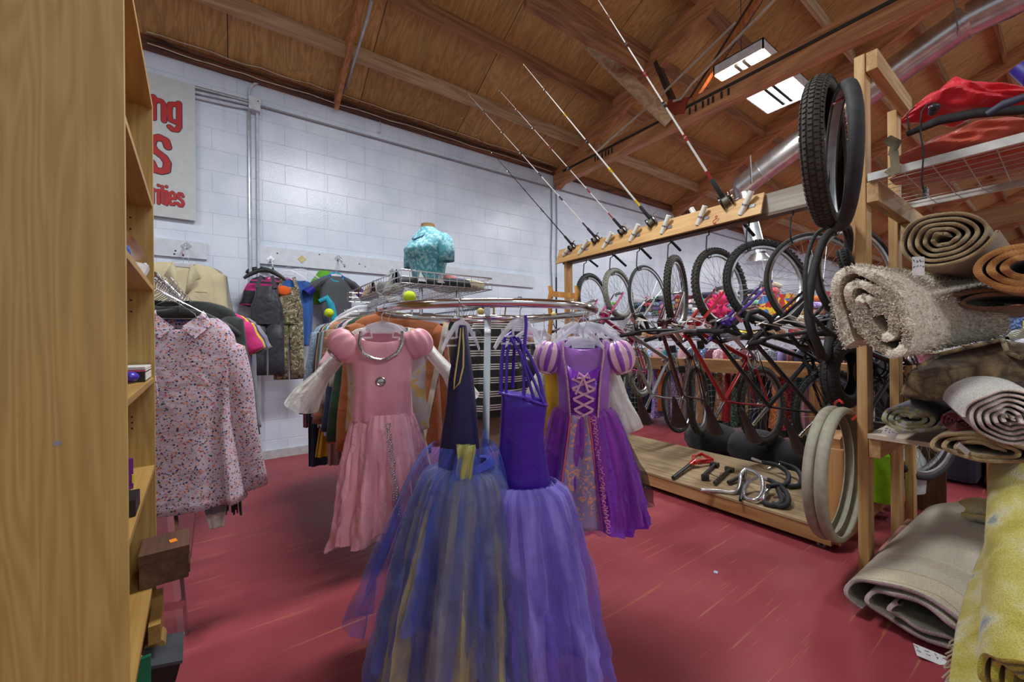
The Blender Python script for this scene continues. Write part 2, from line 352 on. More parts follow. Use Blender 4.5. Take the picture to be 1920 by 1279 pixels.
# fluorescent fixture
lt = thing('ceiling_light', 'bright white boxed fluorescent ceiling light hanging behind the truss chord', 'light', (4.77, 1.93, 3.93))
fr = MB(); X0, X1, Y0, Y1, Z0, Z1 = 4.14, 5.40, 1.69, 2.17, 3.93, 4.03
WH = plain('lamp_enamel', sr(225, 225, 225), .4)
fr.b2((X0, Y0, Z0), (X1, Y0+.012, Z1)); fr.b2((X0, Y1-.012, Z0), (X1, Y1, Z1)); fr.b2((X0, Y0, Z0), (X0+.012, Y1, Z1)); fr.b2((X1-.012, Y0, Z0), (X1, Y1, Z1)); fr.b2((X0, Y0, Z1-.01), (X1, Y1, Z1))
fr.build('housing', WH, lt, False)
em, n_, l_, b_e = _mat('tube_glow'); b_e.inputs['Emission Color'].default_value = (1, 1, .98, 1); b_e.inputs['Emission Strength'].default_value = 9
for ya, yb in ((Y0+.02, 1.86), (2.0, Y1-.02)):
    MB().b2((X0+.03, ya, Z0+.01), (X1-.03, yb, Z0+.03)).build('lamp_panel', em, lt, False)
LV = plain('louvre', sr(60, 66, 66), .3, .8)
MB().b2((X0+.05, 1.875, Z0+.002), (X1-.05, 1.905, Z0+.03)).build('louvre_bar', LV, lt, False)
MB().b2((X0+.05, 1.955, Z0+.002), (X1-.05, 1.985, Z0+.03)).build('louvre_bar', LV, lt, False)
MB().b2((X0+.05, 1.918, Z0+.008), (X1-.05, 1.942, Z0+.02)).build('lamp_panel', em, lt, False)
MB().tube([(4.6, 2.1, Z1), (4.6, 2.1, roofz(2.1)-.02)], .004, 5).build('hanging_wire', plain('wire', (.1, .1, .1), .4, .5), lt)
MB().tube([(5.0, 2.1, Z1), (5.5, 1.9, roofz(1.9)-.02)], .002, 5).build('hanging_wire', plain('wire', (0, 0, 0)), lt)
# galvanised duct
GALV = plain('galvanised', (.62, .64, .66), .28, .95, var=.15, scale=9, bump=.15, bscale=14)
du = thing('ventilation_duct', 'long shiny galvanised round duct climbing with the roof beyond the rug rack', 'duct', (6, 2.55, 2.2))
e0 = onx(1423, 325, 6); e1 = onx(1700, 118, 6); e2 = onx(1815, 38, 6); e3 = onx(1900, -5, 6)
MB().tube([e0+Vector((0, .25, -.12)), e0, e0.lerp(e1, .5), e1, e2], .155, 24).build('duct_run', GALV, du)
MB().tube([e2, e3, e3+(e3-e2)*2], .155, 24).build('duct_elbow', GALV, du)
for q in (.02, .55, .98): 
    p = e0.lerp(e2, q); d = (e2-e0).normalized(); MB().tube([p-d*.012, p+d*.012], .162, 24).build('duct_collar', GALV, du)
vb = onx(1422, 490, 6)
MB().tube([e0+Vector((0, .25, -.05)), (vb.x, vb.y, vb.z+.1)], .1, 20).build('drop_pipe', GALV, du)
MB().lathe([(.1, .12), (.105, .1), (.17, .02), (.17, 0), (.0, 0)], (vb.x, vb.y, vb.z-.02), 20).build('outlet', GALV, du)
MB().beam(P(1406, 292, 5.3), P(1409, 345, 5.3), .03, .005).build('hanger_strap', GALV, du)
MB().beam(onx(1790, 0, 5.85), onx(1798, 62, 5.85), .10, .01).build('hanger_strap', GALV, du)
o = thing('ventilation_duct', 'short galvanised duct boot at the top right corner behind the long duct', 'duct', P(1890, 15, 4.2))
MB().lathe([(.0, .3), (.16, .3), (.2, .05), (.2, 0), (.19, 0)], P(1885, 22, 4.2), 24).build('duct_boot', GALV, o)
# electrical conduits on the wall
CON = plain('conduit_grey', (.55, .58, .62), .3, .8)
CW = plain('conduit_painted', sr(200, 206, 216), .4)
yw = WY-.02
def W(px, py, d=.02): return ony(px, py, WY-d)
jb = thing('junction_box', 'white electrical junction box where the wall conduits meet', 'electrical box', W(477, 198))
a = W(466, 187, .04); b2_ = W(488, 209, .04); MB().box(((a.x+b2_.x)/2, WY-.045, (a.z+b2_.z)/2), (abs(b2_.x-a.x), .09, .13)).build('box_body', plain('box_white', sr(205, 208, 214), .4), jb, False, bevel=.004)
MB().ball(W(484, 190, .092), .006, 8).build('screw', BLK, jb)
jx0 = a.x; jx1 = b2_.x; jz = (a.z+b2_.z)/2
xv1 = W(468, 300).x; xv2 = W(483, 300).x
pipe('conduit_pipe', 'bare steel conduit running down the wall left of its white twin', [(xv1, yw-.01, jz-.05), (xv1, yw-.01, .3)], .014, CON)
pipe('conduit_pipe', 'white painted conduit running down the wall, right of the steel one', [(xv2, yw-.01, jz-.05), (xv2, yw-.01, .05)], .013, CW)
pl = W(280, 146)
pipe('conduit_pipe', 'shiny steel conduit running left above the red lettered sign', [(jx0, yw-.01, W(463, 190).z), (W(285, 143).x, yw-.01, W(285, 143).z)], .014, CON)
pipe('conduit_pipe', 'upper of two painted conduits entering the junction box from behind the sign', [(jx0, yw-.01, W(463, 196).z), (W(440, 191).x, yw-.01, W(440, 190).z), (W(300, 160).x, yw+.005, W(300, 158).z)], .014, CW)
pipe('conduit_pipe', 'lower of two painted conduits entering the junction box from behind the sign', [(jx0, yw-.01, W(463, 203).z), (W(432, 198).x, yw-.01, W(432, 198).z), (W(300, 168).x, yw+.005, W(300, 167).z)], .014, CW)
pts = [W(489, 199)]+[W(px, 199+(px-489)*.2795) for px in (700, 900, 1100, 1300, 1450)]
pipe('conduit_pipe', 'long thin painted conduit running right along the upper wall', pts, .011, plain('conduit_dim', sr(150, 152, 158), .5))
pipe('conduit_pipe', 'curved white conduit arching from the junction box up to the roof ledger', [W(467, 186), W(467, 172), W(470, 163), W(477, 157), W(490, 154), W(520, 160)], .012, CW)
dr = W(1034, 345)
pipe('conduit_pipe', 'thin grey cable dropping down the wall from the truss end', [W(1034, 350), W(1035, 420), W(1033, 480), W(1036, 560)], .008, plain('cable', sr(120, 122, 128), .5), 'cable')
pipe('conduit_pipe', 'second thin pipe on the wall just right of the drooping cable', [W(1043, 360), W(1044, 420), W(1043, 480), W(1044, 600)], .007, plain('conduit_dark', sr(105, 108, 114), .5))
pipe('roof_conduit', 'grey flexible conduit descending the thin rafter to the wall top', [P(697, 0, 3.3), P(690, 30, 3.4), P(672, 90, 3.8), P(650, 160, 4.3), P(640, 185, 4.45), P(620, 190, 4.55)], .013, plain('flex_grey', (.45, .46, .48), .4, .5))
BR = plain('cable_brown', sr(110, 84, 66), .6)
mats = [plain('cable_white', sr(215, 205, 190), .5), BLK, BR]
for i in range(4):
    rnd = random.Random(i); pts = []
    for j in range(26):
        px = 278 + j*30; x = W(px, 100).x
        pts.append((x, WY-.075-.012*i, 3.80+.03*i + rnd.uniform(-.012, .012)))
    pipe('ledger_cable', 'loose %s cable strung along the roof ledger, %s' % (('white', 'black', 'brown', 'black')[i], ('lowest of four', 'second lowest of four', 'second highest of four', 'highest of four')[i]), pts, .005, mats[(i) % 3], 'cable', n=6)
pipe('conduit_hook', 'small bent wire hook on the wall below the ledger', [W(707, 248, .01), W(714, 247, .03), W(715, 243, .03), W(712, 225, .02), W(716, 222, .02)], .005, CW, 'hook')
# wall boards
WB = plain('painted_board', sr(208, 213, 222), .4, var=.05)
p0 = W(279, 443); p1 = W(388, 487)
o = MB().b2((W(240, 440).x, WY-.03, W(388, 487).z), (p1.x, WY, W(388, 456).z)).build('wall_board', WB, None, False); tag(o, 'short white painted board behind the cream blazer', 'board')
q0 = W(485, 461); q1 = W(485, 494)
o = MB().b2((q0.x, WY-.035, q1.z), (W(1000, 520).x, WY, q0.z)).build('wall_board', WB, None, False); tag(o, 'long white painted board carrying the hooks of overalls and wetsuit', 'board')
for i, (px, py) in enumerate(((599, 477), (674, 495), (685, 500), (520, 475), (329, 470), (327, 476))):
    o = MB().ball(W(px, py, .036), .007, 8, (1, .4, 1)).build('bolt_hole', BLK); tag(o, 'small dark bolt hole in the white board, %s' % ('upper one left of the wetsuit hook', 'left one right of the wetsuit hook', 'right one right of the wetsuit hook', 'near the overalls hook', 'upper one left of the blazer hook', 'lower one left of the blazer hook')[i], 'hole')
o = MB().box(W(566, 486, .037), (.06, .006, .06), (0, .78, 0)).build('torn_patch', plain('torn_paper', sr(205, 190, 140), .8), None, False); tag(o, 'torn yellowish diamond patch on the long white board', 'patch')
# sign
sg = thing('store_sign', 'white board sign with black-edged red letters, half hidden by the bookcase', 'sign', W(320, 300))
sR = W(366, 163); sB = W(363, 415)
MB().b2((W(225, 130).x, WY-.05, sB.z), (sR.x, WY-.03, sR.z)).build('sign_board', plain('sign_white', sr(196, 200, 200), .5, var=.04), sg, False)
GL = {'n': [[(.12, 0), (.12, 1)], [(.12, .72), (.3, .88), (.55, .88), (.68, .75), (.68, 0)]],
 'g': [[(.68, 1), (.68, -.12), (.55, -.3), (.3, -.32), (.14, -.22)], [(.68, .82), (.45, .9), (.2, .85), (.14, .6), (.14, .3), (.2, .1), (.45, .06), (.68, .15)]],
 'S': [[(.78, .74), (.7, .9), (.45, .95), (.2, .88), (.14, .7), (.25, .58), (.62, .44), (.76, .3), (.72, .1), (.5, .04), (.24, .06), (.12, .24)]],
 'r': [[(.14, 0), (.14, .95)], [(.14, .68), (.3, .88), (.45, .88)]], 'i': [[(.14, 0), (.14, .9)], [(.14, 1.2), (.14, 1.24)]],
 't': [[(.2, 1.2), (.2, .12), (.36, .05)], [(.02, .88), (.4, .88)]],
 'e': [[(.14, .48), (.66, .48), (.64, .78), (.4, .92), (.16, .78), (.13, .3), (.25, .06), (.5, .06), (.66, .22)]],
 's': [[(.62, .72), (.5, .9), (.25, .9), (.14, .72), (.25, .56), (.55, .42), (.64, .25), (.52, .06), (.25, .05), (.12, .22)]]}
ADV = {'n': .84, 'g': .84, 'S': .92, 'r': .52, 'i': .3, 't': .46, 'e': .8, 's': .78}
def text(s, px0, px1, py0, py1, parent, sw=.24):
    a = W(px0, py1, .052); b = W(px1, py0, .052); x = 0; st = []
    for ch in s:
        for ln in GL[ch]: st.append([(x+p, q) for p, q in ln])
        x += ADV[ch]
    ys = [q for l in st for _, q in l]; y0, y1 = min(ys)-sw/2, max(ys)+sw/2; sx = (b.x-a.x)/x; sz = (b.z-a.z)/(y1-y0)
    for nm, mat, w_, d in (('letter_outline', plain('ink_black', sr(20, 16, 16), .5), sw*1.22, 0), ('letters', plain('ink_red', sr(176, 30, 34), .5, var=.03), sw, .002)):
        mb = MB(); k_ = 0
        for ln in st:
            P_ = [Vector((a.x+p*sx, WY-.0515-d, a.z+(q-y0)*sz)) for p, q in ln]
            for i in range(len(P_)-1):
                k_ += 1; mb.beam(P_[i], P_[i+1], w_*min(sx, sz)*1.0, .001+.00006*k_, up=(0, 1, 0))
            for p in P_: k_ += 1; mb.tube([p+Vector((0, -.0006-.00003*k_, 0)), p+Vector((0, .0006, 0))], w_*min(sx, sz)*.5, 14)
        mb.build(nm, mat, parent, False)
text('ng', 284, 341, 189, 240, sg, .30)
text('S', 278, 321, 252, 328, sg, .30)
text('rities', 284, 346, 351, 384, sg, .30)
# ---------------------------------------------------------------- bicycle display rack (runs towards the wall along x = 3.1)
BX = 3.12
PINE = wood('pine_lumber', sr(196, 152, 98), sr(160, 112, 64), 'Z', rough=.6)
PINEX = wood('pine_lumber_x', sr(196, 152, 98), sr(160, 112, 64), 'X', rough=.6)
PINEY = wood('pine_lumber_y', sr(188, 146, 96), sr(150, 106, 62), 'Y', rough=.6)
GREYW = wood('weathered_board', sr(172, 166, 154), sr(138, 128, 112), 'Y', rough=.7)
PLYB = wood('plywood_strip', sr(216, 176, 118), sr(186, 142, 88), 'Y', rough=.55)
DECK = wood('plywood_deck', sr(176, 152, 116), sr(134, 110, 80), 'Y', rough=.75, rings=14)
BLACKP = plain('black_plastic', sr(26, 26, 28), .45, var=.2)
RUB = plain('tyre_rubber', sr(42, 42, 42), .75, var=.25, scale=30)
RUBB = plain('tyre_rubber_brown', sr(62, 58, 50), .8, var=.25, scale=30)
RUBG = plain('tyre_rubber_grey', sr(128, 126, 116), .75, var=.2, scale=30)
RUBL = plain('tyre_light_grey', sr(150, 146, 128), .7, var=.12, scale=30)
HOOKM = plain('hook_black', sr(44, 46, 50), .4, .3)
zb0 = onx(1425, 416, BX).z; ZBM = 2.06
rk = thing('bicycle_rack', 'long wheeled wooden rack with plywood deck and overhead beam for hanging bicycles', 'rack', (BX, 1.9, 0))
yfar = onx(1062, 490, BX).y; ynear = onx(1600, 600, BX).y-.02
ypn = ynear+.02
MB().b2((BX-.02, ypn-.02, ZBM), (BX+.02, yfar+.03, ZBM+.14)).build('overhead_beam', GREYW, rk, False)
MB().b2((BX-.03, ynear, ZBM-.02), (BX+.06, yfar+.03, ZBM)).build('overhead_beam', wood('beam_dark', sr(120, 100, 80), sr(84, 66, 50), 'Y'), rk, False, label='dark lower beam')
# plywood strip, leaning
yb0 = onx(1431, 380, BX-.06).y
st = MB(); a0, a1 = (BX-.10, yb0, ZBM-.005), (BX-.10, yfar+.07, ZBM-.005)
st.beam((BX-.065, yb0, ZBM+.065), (BX-.065, yfar+.07, ZBM+.065), .016, .17, up=(.38, 0, 1)); st.build('holder_board', PLYB, rk, False)
ypn = onx(1600, 600, BX).y
MB().b2((BX-.045, ypn-.02, 0.09), (BX+.045, ypn+.02, 2.4)).build('post', PINE, rk, False)
MB().b2((BX-.045, yfar-.05, 0.12), (BX+.045, yfar-.01, 2.06)).build('post', PINE, rk, False)
PX0, PX1, PY0, PY1, PZ = 2.67, 3.60, .775, 3.3, .135
MB().b2((PX0-.005, PY0, PZ-.014), (PX1, PY1, PZ)).build('deck_board', DECK, rk, False)
mb = MB(); mb.b2((PX0, PY0, PZ-.1), (PX0+.038, PY1, PZ-.015)); mb.build('side_rail', PINEY, rk, False, bevel=.003); mb = MB(); mb.b2((PX1-.04, PY0, PZ-.1), (PX1, PY1, PZ-.015)); mb.build('side_rail', PINEY, rk, False, bevel=.003)
mb = MB(); mb.b2((PX0+.045, PY0-.03, PZ-.1), (PX1, PY0+.01, PZ-.015)); mb.build('end_rail', PINEX, rk, False, bevel=.003); mb = MB(); mb.b2((PX0+.04, PY1-.04, PZ-.1), (PX1-.04, PY1, PZ-.015)); mb.build('end_rail', PINEX, rk, False, bevel=.003)
ycp = onx(1568, 940, 2.8).y
MB().b2((2.78, ycp-.04, PZ-.1), (2.82, ycp+.04, .55)).build('corner_post', PINE, rk, False, bevel=.004)
MB().beam((2.80, ycp, .56), (3.08, ypn+.04, .60), .04, .09).build('side_brace', PINEX, rk, False)
for i, (x, y) in enumerate(((PX0+.06, PY0+.06), (PX1-.08, PY0+.06), (PX0+.06, PY1-.1), (PX1-.08, PY1-.1))):
    cw = MB(); cw.ring((x, y, .026), .017, .009, 20, 8, Matrix.Rotation(pi/2, 3, 'X')@Matrix.Rotation(0, 3, 'Z')); w_ = cw.build('caster', RUB, rk)
    MB().b2((x-.012, y-.02, .0), (x+.012, y+.02, .04)).box((x, y, .042), (.05, .05, .006)).build('caster_plate', steel(), w_, False)
# S hooks (red on board), big J hooks for bicycles
RED = plain('red_vinyl', sr(196, 40, 34), .35, coat=.3)
PVC = plain('pvc_white', sr(220, 218, 208), .35, var=.04)
def pvc(px0, py0, px1, py1, off=.085, label='', x=None):
    X = BX-off if x is None else x
    a = onx(px0, py0, X); b = onx(px1, py1, X-.015 if x is None else X)
    t = thing('rod_holder', label, 'rod holder', a, 'white pipe rod holders on the plywood strip')
    d = (b-a).normalized(); e1_ = Vector((1, 0, 0)); e1_ = (e1_-d*e1_.dot(d)).normalized(); M = frame3(e1_, d.cross(e1_), d); L = (b-a).length
    MB().lathe([(.0155, .004), (.0155, L*.5), (.0155, L-.002), (.0205, L), (.0205, L*.5), (.0205, 0), (.0155, 0), (.0155, .004)], a, 16, M).build('pipe', PVC, t)
    if x is None:
        c = a.lerp(b, .42); MB().lathe([(.0225, -.006), (.0225, .006)], c, 16, M).box(c+Vector((.01, -.04, -.015)), (.004, .04, .022)).build('clamp', steel(), t)
# front holders given from close-up pixels: bottom -> top
fr_ = [(1143.5, 441, 1148, 415), (1086, 476, 1102, 450), (1131, 465, 1147, 437), (1182, 452, 1197, 421), (1241, 438, 1254, 404), (1308, 422, 1322, 386), (1389, 403, 1409, 358)]
ordn = ['leftmost', 'second from the left', 'third from the left', 'fourth from the left', 'fifth from the left', 'sixth from the left', 'rightmost']
for i, q in enumerate(fr_[1:]): pvc(*q, label='short white pipe rod holder clamped on the plywood strip, %s' % ordn[[0, 1, 2, 3, 4, 6][i]])
pvc(1057, 478, 1066, 466, label='short white pipe rod holder at the far tip of the plywood strip')
pvc(1304, 405, 1296, 391, x=BX+.04, label='empty white pipe rod holder poking up behind the strip')
# red hook on the strip
hk = onx(1341, 408, BX-.10); pts = [hk+Vector((0, 0, 0)), hk+Vector((-.005, -.01, .012)), hk+Vector((-.008, -.022, .004)), hk+Vector((-.008, -.01, -.012)), hk+Vector((-.008, .014, -.028)), hk+Vector((-.008, .01, -.045)), hk+Vector((-.008, -.01, -.047))]
tag(MB().tube(pts, .003, 6).build('cup_hook', RED), 'small red cup hook screwed into the plywood strip', 'hook')
# fishing rods -------------------------------------------------
WHB = plain('blank_white', sr(206, 202, 196), .3, var=.03); BKB = plain('blank_black', sr(24, 24, 26), .3); GRIP = plain('foam_grip', sr(34, 34, 36), .9)
YEL = plain('wrap_yellow', sr(214, 180, 20), .4); RDW = plain('wrap_red', sr(150, 24, 30), .4)
REELM = plain('reel_black', sr(22, 22, 24), .28, .4, coat=.4)
def rod(label, butt, reel, tip, blank, wrap, r0=.0075, nring=6, big=1.0):
    rl = onx(reel[0], reel[1], BX-.02); Z = (rl-CP).dot(FW)
    tp = P(tip[0], tip[1], Z-.02); bt = P(butt[0], butt[1], Z+.12)
    rl2 = rl
    t = thing('fishing_rod', label, 'fishing rod', rl, 'fishing rods standing in the rack top')
    d = (tp-rl2).normalized(); L = (tp-rl2).length
    g1 = rl2+d*.16*big; g0 = rl2+d*.03
    MB().tube([bt, rl2-d*.03, g0], [.012, .012, .009], 10).build('butt_grip', GRIP, t)
    MB().tube([g0, g0+d*.01, g1-d*.01, g1], [.011, .014*big, .013*big, .009], 12).build('fore_grip', GRIP, t)
    n = 14; MB().tube([g1.lerp(tp, i/n) for i in range(n+1)], [r0*(1-.78*i/n) for i in range(n+1)], 8).build('blank', blank, t)
    MB().tube([g1+d*.0, g1+d*.07], r0*1.1, 8).build('wrapping', wrap, t)
    side = Vector((-.5, -.55, -.7)); side = (side - d*side.dot(d)).normalized()
    for i in range(nring):
        q = (i+1)/nring; q = q**.85; c = g1.lerp(tp, q*.995); rr = .013*(1-.6*q)+.003; 
        g = MB(); g.ring(c+side*(rr+.009*(1-q)+.003), rr, .0016, 14, 6, frame3(side, side.cross(d), d)); g.tube([c, c+side*(.009*(1-q)+.004)], .0018, 5)
        g.build('line_guide', chrome(), t)
        MB().tube([c-d*.03*(1-.5*q), c+d*.03*(1-.5*q)], (r0*(1-.78*q))*1.35, 8).build('wrapping', wrap if i % 2 == 0 else BKB, t)
    # multiplier reel: spool across the rod
    sd = d.cross(side).normalized(); c = rl2+side*.05*big+d*.01
    rb = MB(); Mr = frame3(d, side, sd)
    s_ = .040*big
    for e in (-1, 1): rb.lathe([(0, -.006), (s_*.9, -.006), (s_, -.003), (s_, .004), (s_*.85, .008), (0, .009)], c+sd*(.026*big*e), 20, Mr)
    for a in range(4): rb.tube([c+Mr@Vector((s_*.88*math.cos(a*pi/2+.5), s_*.88*math.sin(a*pi/2+.5), -.026*big)), c+Mr@Vector((s_*.88*math.cos(a*pi/2+.5), s_*.88*math.sin(a*pi/2+.5), .026*big))], .0028, 6)
    rb.beam(c-side*.03*big-d*.045*big, c-side*.03*big+d*.045*big, .012, .006, up=side)
    re = rb.build('reel', REELM, t)
    MB().lathe([(0, -.022), (s_*.8, -.022), (s_*.55, -.018), (s_*.55, .018), (s_*.8, .022), (0, .022)], c, 18, Mr).build('spool', plain('line_grey', sr(120, 116, 104), .5), re)
    hc = c+sd*.038*big
    MB().tube([hc-sd*.004, hc+sd*.008], .012*big, 10).beam(hc+sd*.006-d*.03*big, hc+sd*.006+d*.03*big, .008, .003, up=sd).tube([hc+sd*.006+d*.03*big, hc+sd*.03+d*.03*big], .007*big, 8).tube([hc+sd*.006-d*.03*big, hc+sd*.03-d*.03*big], .007*big, 8).build('crank_handle', chrome(), re)
rod('thin black fishing rod with pale tip, leftmost of the row', (1121, 500), (1076, 463), (866, 221), BKB, BKB, .006)
rod('white fishing rod with black wraps, second from the left', (1174, 499), (1120, 449), (874, 172), WHB, BKB, .007)
rod('slim white fishing rod with red wraps, between two thicker rods', (1221, 485), (1170, 433), (936, 169), WHB, RDW, .006)
rod('thick white fishing rod with yellow wraps and white tip roller', (1276, 470), (1224, 416), (982, 121), WHB, YEL, .0095, 5, 1.15)
rod('longest white fishing rod with red wraps, rightmost and running out of view', (1414, 442), (1361, 379), (1108, -22), WHB, RDW, .0095, 6, 1.3)

# bicycles -----------------------------------------------------
def wheel(parent, r, tr, tire_mat, knob=True, seed=0, rimmat=None, part='wheel'):
    """wheel in local XZ plane around the origin, as a part with sub-parts"""
    Mx = Matrix.Rotation(pi/2, 3, 'X')
    t = MB().ring((0, 0, 0), r-tr, tr, 56, 10, Mx)
    if knob:
        n = 64 if knob is True else knob
        for i in range(n):
            a = 2*pi*i/n
            for s_, o_ in ((-.62, 0), (0, .5), (.62, 0)):
                aa = a+2*pi*o_/n; er = Vector((math.cos(aa), 0, math.sin(aa))); et = Vector((-math.sin(aa), 0, math.cos(aa))); ph = s_*1.05
                rad = er*math.cos(ph)+Vector((0, 1, 0))*math.sin(ph)
                c = er*(r-tr)+rad*(tr+.0015)
                t.box(c, (.0075, tr*.42, 2*pi*r/n*.55), frame3(rad, rad.cross(et), et))
    w_ = t.build(part, tire_mat, parent)
    rm = MB(); pr = []
    for i in range(56):
        a = 2*pi*i/56; e = Vector((math.cos(a), 0, math.sin(a)))
        for (q, y) in ((r-2*tr+.004, -.011), (r-2*tr-.012, -.009), (r-2*tr-.018, 0), (r-2*tr-.012, .009), (r-2*tr+.004, .011)): pr.append(e*q+Vector((0, y, 0)))
    fs = [(i*5+j, i*5+j+1, ((i+1) % 56)*5+j+1, ((i+1) % 56)*5+j) for i in range(56) for j in range(4)]
    rm.add(pr, fs); ri = rm.build('rim', rimmat or steel(), w_)
    sp = MB(); ns = 32; ro = r-2*tr-.014
    for i in range(ns):
        a = 2*pi*i/ns; sgn = 1 if i % 2 else -1; ah = a + (1.15 if (i//2) % 2 else -1.15)
        sp.tube([(.021*math.cos(ah), .03*sgn, .021*math.sin(ah)), (ro*math.cos(a), 0, ro*math.sin(a))], .0013, 4, caps=False)
    sp.build('spokes', plain('spoke_steel', (.42, .42, .43), .4, .8), w_)
    hb = MB(); hb.tube([(0, -.048, 0), (0, -.04, 0), (0, -.034, 0), (0, -.028, 0), (0, .028, 0), (0, .034, 0), (0, .04, 0), (0, .048, 0)], [.007, .009, .024, .014, .014, .024, .009, .007], 12); hb.build('hub', steel(), w_)
    return w_
def xfk(o, M):     # transform part (child of root) by matrix in root space
    o.matrix_basis = M @ o.matrix_basis
def bicycle(label, fcol, y, steer, r=.33, tr=.026, knob=True, tire=RUB, bar='flat', forkcol=None, x=None, scale=1.03, seatcol=None, htop=1.835, tilt=-.43, saddle=True, yaw=0, suspend=False, front_r=None):
    t = thing('bicycle', label, 'bicycle', (0, 0, 0), 'bicycles hanging by the front wheel from the rack')
    fm = plain('paint_%d_%d_%d' % tuple(int(c*255) for c in fcol), fcol, .3, .1, coat=.4, var=.08)
    fk = fm if forkcol is None else plain('paint_%d_%d_%d' % tuple(int(c*255) for c in forkcol), forkcol, .3, .1, coat=.4, var=.08)
    s = scale; V = lambda a, b, c=0: Vector((a*s, c, b*s))
    bb = V(.42, -.03); st_ = V(.28, .44); hb_ = V(.935, .46); ht = V(.90, .585); ra = V(0, 0); fa = V(1.05, 0)
    fr = MB()
    fr.tube([bb, st_], .0155, 10); fr.tube([bb, hb_+V(-.01, .02)], .0185, 10); fr.tube([st_+V(.0, -.02), ht+V(.0, -.03)], .0155, 10); fr.tube([hb_, ht], .02, 12)
    for e in (-1, 1):
        fr.tube([bb+Vector((0, .02*e, 0)), bb.lerp(ra, .4)+Vector((0, .045*e, 0)), ra+Vector((0, .06*e, 0))], [.010, .010, .008], 8)
        fr.tube([st_+Vector((0, .015*e, -.02)), st_.lerp(ra, .35)+Vector((0, .04*e, 0)), ra+Vector((0, .06*e, 0))], [.008, .008, .007], 8)
        fr.box(ra+Vector((0, .06*e, 0)), (.03, .005, .03))
    fr.tube([bb+Vector((0, -.035, 0)), bb+Vector((0, .035, 0))], .021, 14)
    fr.build('frame', fm, t)
    # rear wheel
    wr = wheel(t, r, tr, tire, knob, part='rear_wheel')
    # drivetrain
    cs = MB()
    for rr, yy in ((.088*s, .048), (.07*s, .04)):
        cs.lathe([(rr-.012, 0), (rr, 0), (rr, .003), (rr-.012, .003), (rr-.012, 0)], bb+Vector((0, -yy, 0)), 30, Matrix.Rotation(pi/2, 3, 'X'))
        for a in range(5): cs.beam(bb+Vector((0, -yy, 0)), bb+Vector((math.cos(a*1.2566)*rr*.95, -yy, math.sin(a*1.2566)*rr*.95)), .004, .012, up=(0, 1, 0))
    ca = .5+steer
    d = Vector((math.cos(ca), 0, math.sin(ca))); crk = steel() if (fcol[0] > .05) else BLACKP
    cs.tube([bb+Vector((0, -.06, 0)), bb+d*.17*s+Vector((0, -.075, 0))], [.013, .009], 8); cs.tube([bb+Vector((0, .06, 0)), bb-d*.17*s+Vector((0, .075, 0))], [.013, .009], 8)
    cs.build('crankset', crk, t)
    for e, dd_ in ((-1, d), (1, -d)):
        MB().box(bb+dd_*.17*s+Vector((0, e*.125, 0)), (.07, .06, .02), (0, .3, 0)).build('pedal', BLACKP, t, False, bevel=.004)
    fw = MB(); 
    for k_ in range(5): fw.lathe([(.02, 0), (.030+.006*k_, 0), (.030+.006*k_, .002), (.02, .002)], (0, -.05+.005*k_, 0), 22, Matrix.Rotation(pi/2, 3, 'X'))
    fw.build('sprockets', steel(), t)
    MB().tube([(.0, -.047, .045*s), (bb.x, -.047, bb.z+.085*s)], .004, 6).tube([(.03, -.045, -.1*s), (bb.x, -.045, bb.z-.085*s)], .004, 6).tube([(0, -.05, -.03), (.02, -.055, -.1*s)], .01, 6).build('chain', plain('chain_dark', sr(60, 56, 50), .45, .7), t)
    # seat
    sp = st_ + (st_-bb).normalized()*.16*s
    MB().tube([st_, sp], .0135, 10).build('seat_post', chrome(), t)
    if saddle:
        def sf(u, v):
            a = 2*pi*u; X = -.14+.28*v; wd = (.062*(1-v)**1.5+.017)*(1 if v < .98 else .5)*(1 if v > .02 else .55); th = .028*(1-.3*v)*(1 if .02 < v < .98 else .4)
            return sp+Vector((X+.02, wd*math.cos(a), .03+th*math.sin(a)*(1 if math.sin(a) > 0 else .7)+.02*(1-v)**2))
        MB().grid(sf, 16, 14, cu=True).build('saddle', plain('saddle_black', sr(40, 30, 29), .45, bump=.1), t)
    # front assembly, steered
    ax0 = ht; axd = (ht-hb_).normalized()
    Ms = Matrix.Translation(ax0) @ Matrix.Rotation(steer, 4, axd) @ Matrix.Translation(-ax0)
    fR = front_r or r
    wf = wheel(t, fR, tr, tire, knob, part='front_wheel'); wf.matrix_basis = Ms @ Matrix.Translation(fa)
    fo = MB(); cr_ = hb_+ (fa-hb_)*.06
    fo.tube([ht+axd*.02, hb_-axd*.02], .015, 10); fo.box(hb_-axd*.03, (.05, .13 if suspend else .10, .03))
    for e in (-1, 1):
        fo.tube([hb_-axd*.03+Vector((0, .058*e, 0)), hb_.lerp(fa, .45)+Vector((0, .062*e, 0)), fa+Vector((-.012, .058*e, .02)), fa+Vector((0, .056*e, 0))], [.016 if suspend else .013, .015 if suspend else .011, .012 if suspend else .008, .008], 10)
    ff = fo.build('fork', fk, t); ff.matrix_basis = Ms
    br = MB()
    for e in (-1, 1): br.tube([hb_-axd*.06+Vector((.01, .05*e, 0)), hb_-axd*.02+Vector((.045, .04*e, 0)), hb_+Vector((.05, .01*e, .03))], .006, 6)
    b_ = br.build('brake_caliper', steel(), t); b_.matrix_basis = Ms
    stem = ht+axd*.05; hc = stem+V(.085, .02)
    hbm = MB().tube([ht, stem, hc], .014, 10)
